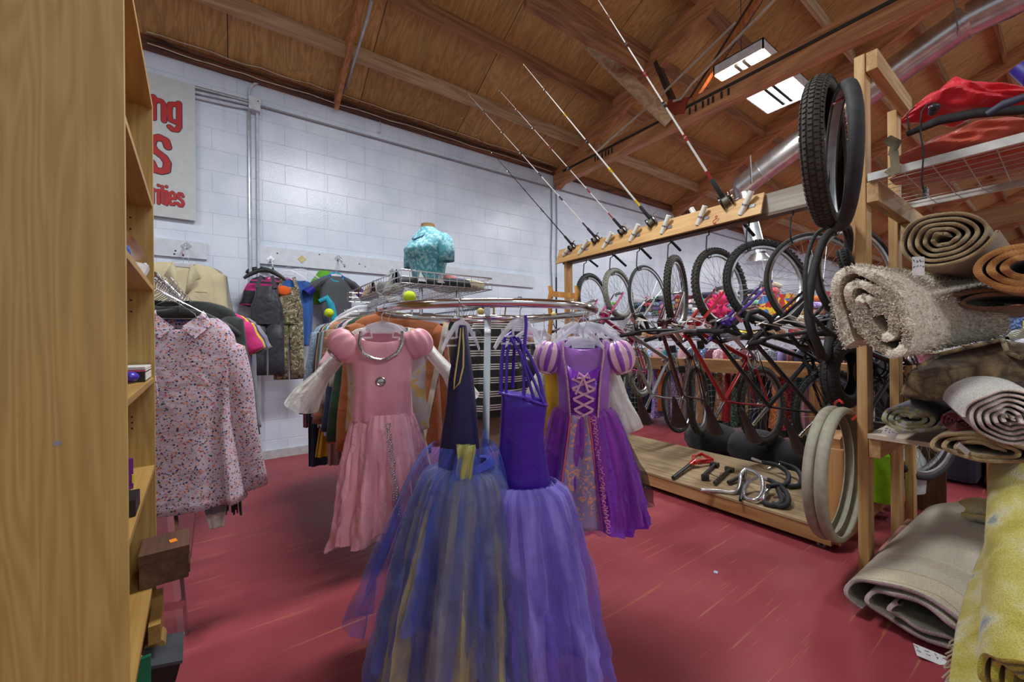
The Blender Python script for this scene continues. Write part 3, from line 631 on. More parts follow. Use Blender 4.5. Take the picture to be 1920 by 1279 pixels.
    if bar == 'flat':
        pts = [hc+Vector((-.03, e*.29, .01)) if abs(e) == 1 else hc+Vector((0, e*.29, 0)) for e in (-1, -.4, 0, .4, 1)]
        hbm.tube(pts, .0115, 10); h = hbm.build('handlebar', BLACKP if fcol[0] < .3 else steel(), t); h.matrix_basis = Ms
        for e in (-1, 1):
            g = MB().tube([hc+Vector((-.03, e*.30, .01)), hc+Vector((-.015, e*.18, .005))], .016, 10).build('grip', GRIP, t); g.matrix_basis = Ms
            g = MB().tube([hc+Vector((0, e*.16, -.005)), hc+Vector((.05, e*.17, -.015)), hc+Vector((.05, e*.25, -.02))], .006, 6).build('brake_lever', BLACKP if e > 0 else steel(), t); g.matrix_basis = Ms
    else:
        h = hbm.tube([hc+Vector((0, -.19, 0)), hc, hc+Vector((0, .19, 0))], .012, 10).build('handlebar', steel(), t); h.matrix_basis = Ms
        for e in (-1, 1):
            pts = [hc+Vector((0, .1*e, 0)), hc+Vector((0, .19*e, 0)), hc+Vector((.02, .205*e, 0)), hc+Vector((.09, .21*e, -.01)), hc+Vector((.125, .215*e, -.05)), hc+Vector((.11, .215*e, -.11)), hc+Vector((.05, .215*e, -.145)), hc+Vector((-.05, .215*e, -.15))]
            g = MB().tube(pts, .0165, 10).build('bar_tape', plain('bar_tape', sr(30, 30, 33), .7), t); g.matrix_basis = Ms
            g = MB().tube([hc+Vector((.1, .215*e, .01)), hc+Vector((.15, .215*e, .03)), hc+Vector((.165, .215*e, -.02)), hc+Vector((.14, .215*e, -.11))], [.014, .012, .006, .005], 8).build('brake_lever', chrome(), t); g.matrix_basis = Ms
    cb = MB()
    rnd = random.Random(int(y*100))
    for k_ in range(3):
        e = rnd.choice((-1, 1)); cb.tube([hc+Vector((.04, e*.16, 0)), hc+Vector((.14, e*.10, .06+.03*k_)), hc+Vector((.12, .02*e, .10)), ht+Vector((.06, .03*e, -.02)), ht.lerp(hb_, .7)+Vector((.0, .03, 0))], .0028, 5)
    c_ = cb.build('brake_cable', BLACKP if rnd.random() < .6 else plain('cable_white', (0, 0, 0)), t)
    # hang: local X -> up, local Z -> towards the aisle (-x world)
    X = BX if x is None else x
    M = Matrix(((0, 0, -1, 0), (0, 1, 0, 0), (1, 0, 0, 0), (0, 0, 0, 1)))
    lean = Matrix.Rotation(tilt, 4, 'Y')
    M = Matrix.Translation((X, y, htop)) @ Matrix.Rotation(-.07, 4, 'X') @ Matrix.Rotation(yaw, 4, 'Z') @ lean @ M @ Matrix.Translation((-1.05*s-(fR-2*tr), 0, 0))
    t.matrix_basis = M
    # J hook (own thing)
    p = Vector((X, y, htop))
    hkp = [Vector((X, y, ZBM-.021)), Vector((X, y+.0, ZBM-.05)), Vector((X-.035, y, ZBM-.07)), Vector((X-.045, y, htop+.06)), Vector((X-.045, y, htop+.02)), Vector((X-.02, y, htop-.012)), Vector((X+.015, y, htop-.008)), Vector((X+.03, y, htop+.02))]
    tag(MB().tube(hkp, .0055, 8).build('bicycle_hook', HOOKM), 'black steel hook holding the %s' % ' '.join(label.split()[:9]), 'hook', 'bicycle hooks under the rack beam')
    return t
DK = (.012, .012, .014)
bikes = [
 ('magenta bicycle with a thin-knob black front tyre at the far end of the rack', sr(150, 30, 90), 1092, 3.02, .05, dict(r=.30, tr=.024, knob=56, tire=RUB, scale=.88, yaw=.22)),
 ('bicycle with a pale grey front tyre, second from the far end', sr(170, 40, 100), 1145, 2.66, .08, dict(yaw=.2, r=.26, tr=.026, knob=46, tire=RUBG, scale=.85)),
 ('chrome road bicycle with a thin smooth tyre and dropped bars', sr(150, 150, 150), 1192, 2.34, .05, dict(yaw=.12, r=.335, tr=.014, knob=0, bar='drop')),
 ('dark bicycle with fat knobbly tyre turned nearly edge-on', sr(70, 24, 34), 1245, 2.02, -.06, dict(yaw=.28, r=.33, tr=.030, knob=60, tire=RUBB, suspend=True)),
 ('red bicycle with chunky knobbly tyres, fourth from the near end', sr(176, 26, 32), 1322, 1.68, .04, dict(yaw=-.1, r=.33, tr=.028, knob=60, tire=RUBB)),
 ('black mountain bicycle with purple fork legs', sr(22, 20, 26), 1405, 1.38, .1, dict(yaw=-.45, r=.33, tr=.026, knob=64, forkcol=sr(92, 60, 160))),
 ('black road bicycle with wide dropped bars, its thin wheel facing the aisle', sr(26, 24, 28), 1475, 1.10, .06, dict(yaw=-.62, r=.345, tr=.015, knob=0, bar='drop')),
 ('black bicycle with a large smooth wheel nearest the rug rack', sr(24, 24, 30), 1575, .86, .05, dict(yaw=-.35, r=.34, tr=.02, knob=0)),
]
for lab, col, px, y, stv, kw in bikes:
    yy = onx(px, 560, BX-.02).y
    bicycle(lab, col, y, stv, **kw)
# a small dark bicycle leaning behind, rear side of the rack
def AX(px, k_):
    t_ = (px-960)/FPX; p = (RT-FW*t_).normalized(); d = (RT*t_+FW).normalized(); return p+d*k_
# loose tyres ----------------------------------------------------
def tyre(name, label, c, r, tr, axis, mat, knob=0, flat=1.0, group=None, inner=None, sq=1.0, wid=1.0):
    ax = Vector(axis).normalized(); up = Vector((0, 0, 1)); ex = up.cross(ax).normalized(); ez = ax.cross(ex); M = frame3(ex, ez, ax)
    t = MB(); n = 64; prof = []
    for i in range(n):
        a = 2*pi*i/n
        for k_ in range(11):
            ph = -2.35+4.7*k_/10; q = (r-tr)+tr*math.cos(ph); z_ = tr*math.sin(ph)*wid
            prof.append(Vector(c)+M@Vector((q*math.cos(a), q*math.sin(a)*sq, z_)))
    t.add(prof, [(i*11+j, i*11+j+1, ((i+1) % n)*11+j+1, ((i+1) % n)*11+j) for i in range(n) for j in range(10)])
    if knob:
        cols = (-1.05, -.5, 0, .5, 1.05) if knob > 60 else (-.7, 0, .7)
        for i in range(knob):
            for ci, ph in enumerate(cols):
                a = 2*pi*(i+(.5 if ci % 2 else 0))/knob; er = M@Vector((math.cos(a), math.sin(a)*sq, 0)); et = M@Vector((-math.sin(a), math.cos(a)*sq, 0))
                rad = (er*math.cos(ph)+ax*math.sin(ph)*wid).normalized(); cc = Vector(c)+er*(r-tr)+er*math.cos(ph)*(tr+.001)+ax*math.sin(ph)*(tr+.001)*wid
                t.box(cc, (.007, tr*.36*wid, 2*pi*r/knob*.58), frame3(rad, rad.cross(et).normalized(), et))
    o = t.build(name, mat, None, solid=.002); 
    if inner:
        t2 = MB(); pr = []
        for i in range(n):
            a = 2*pi*i/n
            for k_ in range(9):
                ph = -2.2+4.4*k_/8; q = (r-tr)+(tr-.003)*math.cos(ph); z_ = (tr-.003)*math.sin(ph)*wid; pr.append(Vector(c)+M@Vector((q*math.cos(a), q*math.sin(a)*sq, z_)))
        t2.add(pr, [(i*9+j, ((i+1) % n)*9+j, ((i+1) % n)*9+j+1, i*9+j+1) for i in range(n) for j in range(8)]); t2.build('inner_lining', inner, o, label='white lining')
    tag(o, label, 'tyre', group); return o
tyre('bicycle_tyre', 'wide knobbly black tyre hung high, seen tread-on', P(1549, 289, 1.86), .335, .036, AX(1549, -.16), RUBB, 84, wid=1.15)
tyre('bicycle_tyre', 'black tyre with white lining, overlapping the knobbly one', P(1578, 298, 1.80), .32, .022, AX(1578, .15), RUB, 0, inner=plain('tyre_lining', sr(200, 204, 206), .6), wid=1.15)
tag(MB().tube([P(1603, 190, 2.06), P(1600, 172, 2.0), P(1606, 160, 1.95), P(1613, 172, 1.95)], .006, 7).tube([P(1606, 182, 1.95), P(1590, 178, 1.85), P(1560, 196, 1.82)], .005, 6).build('tyre_hook', RED), 'red hook at the top of the tall post holding two tyres', 'hook')
# pair of grey tyres on the short corner post
tyre('bicycle_tyre', 'smooth pale grey tyre, left of the low hanging pair', P(1558, 884, 1.98), .325, .019, AX(1563, -.27), RUBL, 0, wid=1.25)
tyre('bicycle_tyre', 'smooth pale grey tyre, right of the low hanging pair', P(1578, 888, 1.93), .32, .019, AX(1585, -.24), RUBL, 0, wid=1.25)
tag(MB().tube([P(1565, 765, 2.15), P(1566, 755, 2.1), P(1574, 750, 2.05), P(1580, 756, 2.02)], .006, 7).build('tyre_hook', RED), 'upper red hook behind the pale grey tyres', 'hook')
tag(MB().tube([P(1616, 772, 2.0), P(1604, 783, 1.95), P(1598, 786, 1.9)], .006, 7).build('tyre_hook', RED), 'lower red hook holding the pale grey tyres against the rug rack post', 'hook')
# black tubes hanging from the beam
def loop(label, pts, r, mat, flat=1.0, name='inner_tube'):
    # closed smooth loop
    V_ = [Vector(p) for p in pts]; out = []; n = len(V_)
    for i in range(n):
        p0_, p1_, p2_, p3_ = V_[(i-1) % n], V_[i], V_[(i+1) % n], V_[(i+2) % n]
        for k_ in range(8):
            t_ = k_/8; out.append(.5*((2*p1_)+(-p0_+p2_)*t_+(2*p0_-5*p1_+4*p2_-p3_)*t_*t_+(-p0_+3*p1_-3*p2_+p3_)*t_**3))
    tag(MB().tube(out, r, 12, closed=True, flat=flat).build(name, mat), label, 'tyre')
loop('slack black tyre looping below the white-lined tyre, wider of two', [P(1577, 424, 2.25), P(1545, 450, 2.2), P(1523, 520, 2.15), P(1516, 590, 2.15), P(1530, 640, 2.15), P(1548, 668, 2.2), P(1560, 600, 2.35), P(1585, 500, 2.4), P(1592, 440, 2.35)], .021, RUB)
loop('slack thin black tyre looping outside the wider one', [P(1570, 424, 2.2), P(1530, 440, 2.12), P(1511, 500, 2.05), P(1513, 570, 2.05), P(1535, 606, 2.05), P(1570, 632, 2.08), P(1592, 636, 2.15), P(1590, 560, 2.3), P(1588, 450, 2.3)], .010, RUB)
tyre('bicycle_tyre', 'fat chevron-tread tyre low behind the grey pair, near the rug rack', P(1583, 700, 2.3), .20, .045, AX(1583, -.45), RUB, 44)
tyre('bicycle_tyre', 'stubby knobbly tyre peeking over the shag rug by the post', P(1590, 500, 2.3), .11, .032, (RT*.6-FW*.6+UP*.2), RUB, 34)
# loose parts on the deck -------------------------------------------
DZ = PZ
def D(px, py, h=0): return onz(px, py, DZ+h)
o = thing('bicycle_fork', 'glossy red bicycle fork with black steerer lying on the deck', 'bicycle fork', D(1290, 890))
SIL = plain('silver_bar', (.7, .7, .72), .25, .9)
MB().tube([D(1262, 896, .02), D(1293, 872, .035)], .014, 12).build('steerer', plain('steerer_black', sr(52, 54, 60), .35, .5), o)
ra_, rb_ = D(1293, 872, .035), D(1302, 865, .04)
RG = plain('gloss_red', sr(190, 30, 30), .2, coat=.6)
MB().tube([ra_, rb_], [.016, .022], 12).tube([rb_, D(1300, 857, .05), D(1315, 851, .05), D(1335, 862, .045), D(1312, 864, .05), D(1303, 868, .045)], [.015]*6, 8).tube([rb_, D(1310, 868, .03), D(1338, 866, .035)], [.018, .014, .008], 10).tube([D(1300, 856, .05), D(1313, 851, .05), D(1313, 856, .05)], [.012, .008, .006], 8).build('fork_legs', RG, o)
def partstem(label, a, b, mat, head=True):
    o = thing('handlebar_stem', label, 'bicycle stem', a)
    MB().tube([a, b], [.013, .012], 10).build('stem_tube', mat, o)
    if head: MB().tube([b+Vector((0, -.03, 0)), b+Vector((0, .03, 0))], .02, 12).build('stem_clamp', mat, o)
partstem('black handlebar stem lying right of the red fork', D(1318, 893, .022), D(1340, 871, .022), BLACKP)
partstem('dark threaded stem lying in the middle of the deck', D(1340, 906, .02), D(1368, 880, .02), plain('gunmetal', sr(78, 76, 70), .35, .7))
o = tag(MB().box(D(1322, 896, .02), (.045, .05, .035), (0, 0, .6)).tube([D(1330, 888, .02), D(1348, 896, .02), D(1352, 886, .02)], .003, 6).build('stem_block', BLACKP, bevel=.004), 'small black clamp block at the front of the deck beside the red fork', 'bicycle part')
o = tag(MB().tube([D(1366, 905, .02), D(1392, 893, .03)], [.014, .012], 10).build('bar_end', plain('bar_end_dark', sr(58, 56, 54), .4, .5)), 'dark bar end with a green ring lying left of the silver bars', 'bicycle part')
def dropbar(label, pts, mat, pts2=None, mat2=None, r=.0125):
    o = thing('drop_handlebar', label, 'handlebar', pts[0])
    def sm(V_):
        out = []
        for i in range(len(V_)-1):
            p0_, p1_, p2_, p3_ = V_[max(i-1, 0)], V_[i], V_[i+1], V_[min(i+2, len(V_)-1)]
            for k_ in range(6):
                t_ = k_/6; out.append(.5*((2*p1_)+(-p0_+p2_)*t_+(2*p0_-5*p1_+4*p2_-p3_)*t_*t_+(-p0_+3*p1_-3*p2_+p3_)*t_**3))
        out.append(V_[-1]); return out
    MB().tube(sm(pts), r, 10).build('bar_tube', mat, o)
    if pts2: MB().tube(sm(pts2), r*1.3, 10).build('bar_tape', mat2, o)
TAPE = plain('bar_tape', (0, 0, 0))
dropbar('bright silver dropped handlebar at the front of the deck', [D(1314, 919, .014), D(1350, 921, .014), D(1380, 922, .02), D(1388, 900, .05), D(1390, 887, .08), D(1402, 880, .10), D(1425, 893, .10), D(1430, 915, .06), D(1420, 936, .03), D(1400, 935, .015), D(1394, 925, .02), D(1403, 905, .07), D(1420, 895, .10)], SIL)
dropbar('black taped dropped handlebar right of the silver bar', [D(1440, 898, .09), D(1420, 892, .09)], SIL, [D(1432, 896, .08), D(1452, 906, .07), D(1462, 925, .05), D(1466, 940, .03), D(1455, 948, .015), D(1436, 945, .015), D(1430, 935, .02)], TAPE)
dropbar('second black taped dropped handlebar overlapping the first at front right', [D(1448, 910, .05), D(1434, 925, .04), D(1430, 938, .03)], SIL, [D(1440, 912, .08), D(1462, 912, .07), D(1476, 928, .05), D(1476, 945, .03), D(1462, 950, .015), D(1448, 944, .02)], TAPE)
dropbar('dropped handlebar with silver end at the back of the deck', [D(1411, 860, .05), D(1432, 868, .06)], SIL, [D(1430, 867, .06), D(1455, 872, .07), D(1475, 885, .06), D(1478, 900, .04), D(1468, 910, .02), D(1452, 905, .02)], TAPE)
dropbar('black dropped handlebar loop at the back right of the deck', [D(1440, 880, .03), D(1462, 872, .06)], SIL, [D(1462, 868, .07), D(1490, 878, .07), D(1503, 895, .05), D(1498, 910, .02), D(1478, 912, .02)], TAPE)
tag(MB().tube([D(1388, 938, .015), D(1396, 900, .04), D(1398, 880, .06)], .010, 8).build('seat_post', BLACKP), 'slim black post leaning among the silver handlebars', 'bicycle part')
# ---------------------------------------------------------------- fabrics
def fabric(name, base, pattern=None, c2=None, scale=10., rough=.85, sheen=.2, extra=None, bump=.25):
    """pattern works in the mesh's UV (u round the garment, v down it) or object space"""
    if name in MC: return MC[name]
    m, n, l, b = _mat(name); b.inputs['Roughness'].default_value = rough; b.inputs['Sheen Weight'].default_value = sheen
    t = n.new('ShaderNodeTexCoord'); no = n.new('ShaderNodeTexNoise'); no.inputs['Scale'].default_value = 5; no.inputs['Detail'].default_value = 5; l.new(t.outputs['Object'], no.inputs[0])
    r = ramp(n, [(.3, [c*.82 for c in base]), (.7, [min(1, c*1.12) for c in base])]); l.new(no.outputs['Fac'], r.inputs[0]); out = r.outputs[0]
    def mixin(fac, col):
        nonlocal out
        mx = n.new('ShaderNodeMix'); mx.data_type = 'RGBA'; l.new(fac, mx.inputs[0]); l.new(out, mx.inputs[6])
        if isinstance(col, (tuple, list)): mx.inputs[7].default_value = c4(col)
        else: l.new(col, mx.inputs[7])
        out = mx.outputs[2]
    if pattern == 'hstripe' or pattern == 'vstripe' or pattern == 'plaid':
        sp = n.new('ShaderNodeSeparateXYZ'); l.new(t.outputs['UV' if pattern == 'vstripe' else 'Object'], sp.inputs[0])
        def stripes(out_, sc, lo, hi):
            a = n.new('ShaderNodeMath'); a.operation = 'MULTIPLY'; a.inputs[1].default_value = sc; l.new(out_, a.inputs[0])
            f = n.new('ShaderNodeMath'); f.operation = 'FRACT'; l.new(a.outputs[0], f.inputs[0])
            g = n.new('ShaderNodeMath'); g.operation = 'GREATER_THAN'; g.inputs[1].default_value = lo; l.new(f.outputs[0], g.inputs[0])
            h = n.new('ShaderNodeMath'); h.operation = 'LESS_THAN'; h.inputs[1].default_value = hi; l.new(f.outputs[0], h.inputs[0])
            q = n.new('ShaderNodeMath'); q.operation = 'MULTIPLY'; l.new(g.outputs[0], q.inputs[0]); l.new(h.outputs[0], q.inputs[1]); return q.outputs[0]
        if pattern == 'hstripe':
            mixin(stripes(sp.outputs['Z'], scale, .0, .08 if extra else .3), c2); mixin(stripes(sp.outputs['Z'], scale, .17, .25) if extra else stripes(sp.outputs['Z'], scale, .4, .45), c2)
            if extra: mixin(stripes(sp.outputs['Z'], scale, .34, .42), c2)
        elif pattern == 'vstripe': mixin(stripes(sp.outputs['X'], scale, 0, .5), c2)
        else:
            for ax in ('X', 'Z'):
                q = stripes(sp.outputs[ax], scale, 0, .34); mm = n.new('ShaderNodeMath'); mm.operation = 'MULTIPLY'; mm.inputs[1].default_value = .55; l.new(q, mm.inputs[0]); mixin(mm.outputs[0], c2)
                q = stripes(sp.outputs[ax], scale, .6, .68); mixin(q, extra or (.6, .6, .6))
    elif pattern == 'floral':
        for i, col in enumerate(c2):
            vo = n.new('ShaderNodeTexVoronoi'); vo.inputs['Scale'].default_value = scale*(1+.13*i); mp = n.new('ShaderNodeMapping'); mp.inputs['Location'].default_value = (i*3.1, i*1.7, i*.9); l.new(t.outputs['Object'], mp.inputs[0]); l.new(mp.outputs[0], vo.inputs['Vector'])
            h = n.new('ShaderNodeMath'); h.operation = 'LESS_THAN'; h.inputs[1].default_value = .24 if extra is None else extra; l.new(vo.outputs['Distance'], h.inputs[0]); mixin(h.outputs[0], col)
    elif pattern == 'camo':
        for i, col in enumerate(c2):
            n3 = n.new('ShaderNodeTexNoise'); n3.inputs['Scale'].default_value = scale*(1+.2*i); n3.inputs['Detail'].default_value = 6; n3.inputs['Distortion'].default_value = 1.6; mp = n.new('ShaderNodeMapping'); mp.inputs['Location'].default_value = (i*2.3, i*5.1, 0); l.new(t.outputs['Object'], mp.inputs[0]); l.new(mp.outputs[0], n3.inputs['Vector'])
            h = n.new('ShaderNodeMath'); h.operation = 'GREATER_THAN'; h.inputs[1].default_value = .55; l.new(n3.outputs['Fac'], h.inputs[0]); mixin(h.outputs[0], col)
    elif pattern == 'speckle':
        n3 = n.new('ShaderNodeTexNoise'); n3.inputs['Scale'].default_value = scale; n3.inputs['Detail'].default_value = 2; l.new(t.outputs['Object'], n3.inputs['Vector'])
        r3 = ramp(n, [(.5, (0, 0, 0)), (.58, (1, 1, 1))]); l.new(n3.outputs['Fac'], r3.inputs[0]); mixin(r3.outputs[0], c2)
    l.new(out, b.inputs['Base Color'])
    nb = n.new('ShaderNodeTexNoise'); nb.inputs['Scale'].default_value = 9; nb.inputs['Detail'].default_value = 7; nb.inputs['Distortion'].default_value = .8; l.new(t.outputs['Object'], nb.inputs[0])
    bp = n.new('ShaderNodeBump'); bp.inputs['Strength'].default_value = bump; bp.inputs['Distance'].default_value = .03; l.new(nb.outputs['Fac'], bp.inputs['Height']); l.new(bp.outputs[0], b.inputs['Normal'])
    MC[name] = m; return m
def sheer(name, col, alpha=.5, col2=None, streak=26, rough=.7, sheen=.3, var=.35, vs=1.2):
    """tulle / organza: part of the light passes straight through"""
    if name in MC: return MC[name]
    m, n, l, b = _mat(name); b.inputs['Roughness'].default_value = rough; b.inputs['Sheen Weight'].default_value = sheen
    t = n.new('ShaderNodeTexCoord'); mp = n.new('ShaderNodeMapping'); mp.inputs['Scale'].default_value = (streak, vs, 1); l.new(t.outputs['UV'], mp.inputs[0])
    no = n.new('ShaderNodeTexNoise'); no.inputs['Scale'].default_value = 1; no.inputs['Detail'].default_value = 5; no.inputs['Distortion'].default_value = .5; l.new(mp.outputs[0], no.inputs[0])
    r = ramp(n, [(.35, (max(0, alpha-var),)*3), (.65, (min(1, alpha+var),)*3)]); l.new(no.outputs['Fac'], r.inputs[0]); l.new(r.outputs[0], b.inputs['Alpha'])
    r2 = ramp(n, [(.35, col), (.7, col2 or [min(1, c*1.35) for c in col])]); l.new(no.outputs['Fac'], r2.inputs[0]); l.new(r2.outputs[0], b.inputs['Base Color'])
    n2 = n.new('ShaderNodeTexNoise'); n2.inputs['Scale'].default_value = 11; n2.inputs['Detail'].default_value = 8; n2.inputs['Distortion'].default_value = 1.; l.new(t.outputs['Object'], n2.inputs[0])
    bp = n.new('ShaderNodeBump'); bp.inputs['Strength'].default_value = .5; bp.inputs['Distance'].default_value = .03; l.new(n2.outputs['Fac'], bp.inputs['Height']); l.new(bp.outputs[0], b.inputs['Normal'])
    MC[name] = m; return m
CLEAR = plain('clear_plastic', (.86, .87, .95), .12, alpha=.42, var=.03, spec=.8)
WIRE = plain('hanger_wire', (.6, .61, .64), .25, .9)

# ---------------------------------------------------------------- hangers and garments (local: hook top at 0,0,0; width along x; front is -y)
def hanger(label, loc, rotz, kind='wire', W=.40, drop=.09, group=None, mesh_cache={}):
    key = (kind, round(W, 2), round(drop, 2))
    if key not in mesh_cache:
        hk_ = [(-.012, 0, -.03), (-.018, 0, -.012), (-.008, 0, .001), (.006, 0, .002), (.014, 0, -.01), (.010, 0, -.028), (.0, 0, -.042), (0, 0, -drop)]
        z = -drop; h = W/2
        a = MB().tube(hk_, .0019, 6)
        if kind == 'wire': a.tube([(0, 0, z), (h*.97, 0, z-.10), (h, 0, z-.11), (h*.97, 0, z-.12), (-h*.97, 0, z-.12), (-h, 0, z-.11), (-h*.97, 0, z-.10), (0, 0, z)], .0018, 5)
        b = None
        if kind != 'wire':
            b = MB()
            for e in (-1, 1):
                b.tube([(0, 0, z), (e*h*.35, 0, z-.012), (e*h*.8, 0, z-.06), (e*h, 0, z-.09)], [.012, .011, .009, .007] if kind != 'black' else [.024, .022, .018, .012], 8, flat=.35)
                if kind == 'clear': b.tube([(e*h*.32, 0, z-.012), (e*h*.28, 0, z-.05), (e*h*.55, 0, z-.052)], .004, 6); b.tube([(e*h*.7, 0, z-.046), (e*h*.71, 0, z-.028)], .004, 5)
            if kind == 'clear': b.box((0, 0, z-.018), (h*.62, .004, .035)); b.tube([(-h*.75, 0, z-.075), (h*.75, 0, z-.075)], .003, 5)
        mesh_cache[key] = (a.mesh('hook', WIRE), b.mesh('hanger_body', {'clear': CLEAR, 'white': plain('white_plastic', sr(215, 215, 215), .3), 'black': BLACKP}.get(kind, CLEAR)) if b else None)
    hk, bd = mesh_cache[key]
    if bd is None:
        t = bpy.data.objects.new('clothes_hanger', hk); C.objects.link(t); t.location = loc; t.rotation_euler = (0, 0, rotz); tag(t, label, 'hanger', group); return t
    t = thing('clothes_hanger', label, 'hanger', loc, group, rotz)
    for nm, me in (('hanger_hook', hk), ('hanger_body', bd)):
        o = bpy.data.objects.new(nm, me); C.objects.link(o); o.parent = t
    return t
def bodyshell(W, L, th, hem=1.0, waist=.9, dip=.05, rip=.012, kf=9, seed=0, neck=.075, z0=0, nv=26, nu=56, asym=0, sh=.055, shw=1.0, hemz=0.):
    rnd = random.Random(seed); ph = [rnd.uniform(0, 6.28) for _ in range(6)]
    def fn(u, v):
        a = 2*pi*u; ca, sa = math.cos(a), math.sin(a)
        if v < .16:
            q = v/.16; hw = neck+(W/2*shw-neck)*math.sin(q*pi/2)**.85; z = -sh*(1-math.cos(q*pi/2))*1.2-.01*q; t_ = .022+(th*.36-.022)*q
        else:
            q = (v-.16)/.84; base = 1-(1-waist)*math.sin(min(q/.5, 1)*pi/2) if q < .5 else waist+(hem-waist)*((q-.5)/.5)**1.1
            hw = W/2*shw*base; z = -sh*1.2-.01-(L-sh*1.2-.01)*q; t_ = th*(.36+.14*min(1, q*2))
        amp = rip*max(0, (v-.12))*1.1
        r_ = amp*(math.sin(kf*a+ph[0])+.6*math.sin((kf*1.7//1)*a+ph[1]+2*v))
        x = hw*math.copysign(abs(ca)**.75, ca); y = t_*math.copysign(abs(sa)**.8, sa)
        y += r_ + .012*math.sin(5*v+ph[2]+2*ca)*v; x += .012*math.sin(4*v+ph[3])*v*asym + r_*.4*ca
        if v < .10 and sa < 0: z -= dip*(1-v/.10)*max(0, 1-(x/(neck*1.15))**2)
        if v > .97: z += hemz*math.sin(2*a+ph[4])*.02
        return Vector((x, y, z+z0))
    return MB().grid(fn, nu, nv, cu=True)
def sleeve(W, L, r0, r1, ang, side, th=.6, z0=0, bend=0, seed=0, fwd=0, sh=.055):
    rnd = random.Random(seed+side); n = 9; pts = []; rr = []
    x0 = side*(W/2-.03); zz = -sh*1.1-.02
    for i in range(n+1):
        q = i/n; a = ang+bend*q
        pts.append(Vector((x0+side*math.sin(ang+bend*q*.5)*L*q, -fwd*q*q, zz-r0*.35-math.cos(ang+bend*q*.5)*L*q + z0)))
        rr.append((r0+(r1-r0)*q)*(1+.06*math.sin(9*q+seed+side)))
    pts.insert(0, pts[0]+Vector((-side*r0*.55, 0, r0*.62))); rr.insert(0, r0*.45)
    return MB().tube(pts, rr, 16, flat=th, caps=False, up=(side*1., 0, .3))
def garment(name, label, cat, loc, rotz, mat, W=.42, L=.65, th=.10, slv=None, smat=None, group=None, drop=.095, hem=1.05, waist=.95, dip=.04, rip=.012, kf=7, seed=0, extras=None, neck=.075, solid=.003, collar=None, lab2=None, sh=.055):
    """slv=(length,r0,r1,angle)"""
    t = thing(name, label, cat, loc, group, rotz)
    z0 = -drop-.0
    b = bodyshell(W, L, th, hem, waist, dip, rip, kf, seed, neck, z0, sh=sh)
    o = bpy.data.objects.new('body', b.mesh('body', mat)); C.objects.link(o); o.parent = t
    if solid: q = o.modifiers.new('solid', 'SOLIDIFY'); q.thickness = solid; q.offset = -1
    if slv:
        for sd in (-1, 1):
            s = sleeve(W, slv[0], slv[1], slv[2], slv[3], sd, z0=z0, bend=slv[4] if len(slv) > 4 else 0, seed=seed, sh=sh)
            q = bpy.data.objects.new('sleeve', s.mesh('sleeve', smat or mat)); C.objects.link(q); q.parent = t
            q2 = q.modifiers.new('solid', 'SOLIDIFY'); q2.thickness = .003; q2.offset = -1
    if collar:
        cm = MB()
        for sd in (-1, 1):
            cm.add([(sd*.01, -.055, z0-.05), (sd*.07, -.035, z0+.005), (sd*.075, .0, z0+.022), (sd*.11, -.035, z0-.035), (sd*.055, -.062, z0-.095)], [(0, 1, 2, 3, 4)])
        q = bpy.data.objects.new('collar', cm.mesh('collar', collar, False)); C.objects.link(q); q.parent = t; q2 = q.modifiers.new('solid', 'SOLIDIFY'); q2.thickness = .004
    if extras: extras(t, z0)
    return t
def loc_part(name, mb, mat, t, label=None, solid=0):
    o = bpy.data.objects.new(name, mb.mesh(name, mat)); C.objects.link(o); o.parent = t
    if label: o['label'] = label
    if solid: q = o.modifiers.new('solid', 'SOLIDIFY'); q.thickness = solid
    return o

# ---------------------------------------------------------------- round chrome rack with costumes
RC = Vector((.922, 1.48, 0)); RR = .455; RZ = 1.30
rr_ = thing('round_clothes_rack', 'round chrome clothes rack on square tube legs in the middle of the red floor', 'clothes rack', RC)
MB().ring((RC.x, RC.y, RZ), RR, .0155, 96, 14).build('ring_rail', chrome(), rr_)
hub = MB()
hub.ring((RC.x, RC.y, RZ-.03), .15, .011, 48, 10); hub.build('inner_ring', chrome(), rr_)
for i, (tp, bt) in enumerate((((915, 592, 1.60), (904, 1262, 1.42)), ((838, 604, 1.86), (742, 1060, 2.02)), ((988, 604, 1.86), (1090, 1060, 2.02)))):
    a = P(*tp); b = P(*bt); b.z = .0
    MB().beam(a, b, .026, .026, up=FW).build('leg', chrome(), rr_, False)
    d = (a-RC); d.z = 0; d.normalize(); e = RC+d*RR; e.z = RZ
    MB().beam(a+Vector((0, 0, -.0)), e, .02, .02).build('spoke_arm', chrome(), rr_, False)
MB().ball(P(901, 584, 1.52), .0135, 14).build('arm_knob', plain('wood_knob', sr(206, 190, 110), .5), rr_)
MB().ball(P(1038, 590, 2.0), .0135, 14).build('arm_knob', plain('wood_knob', (0, 0, 0)), rr_)

def onring(px, near=True):
    """point of the ring rail seen at column px"""
    d = ray(px, 580); d.z = 0; o = -RC.copy(); A = d.dot(d); B = 2*o.dot(d); Cc = o.dot(o)-RR*RR; disc = max(0, B*B-4*A*Cc); t_ = (-B+(-1 if near else 1)*math.sqrt(disc))/(2*A)
    p = d*t_; p.z = RZ+.017; return p
def facing(p, off=0):      # rotz so that local -y looks at the camera
    return math.atan2(p.y, p.x)-pi/2+off
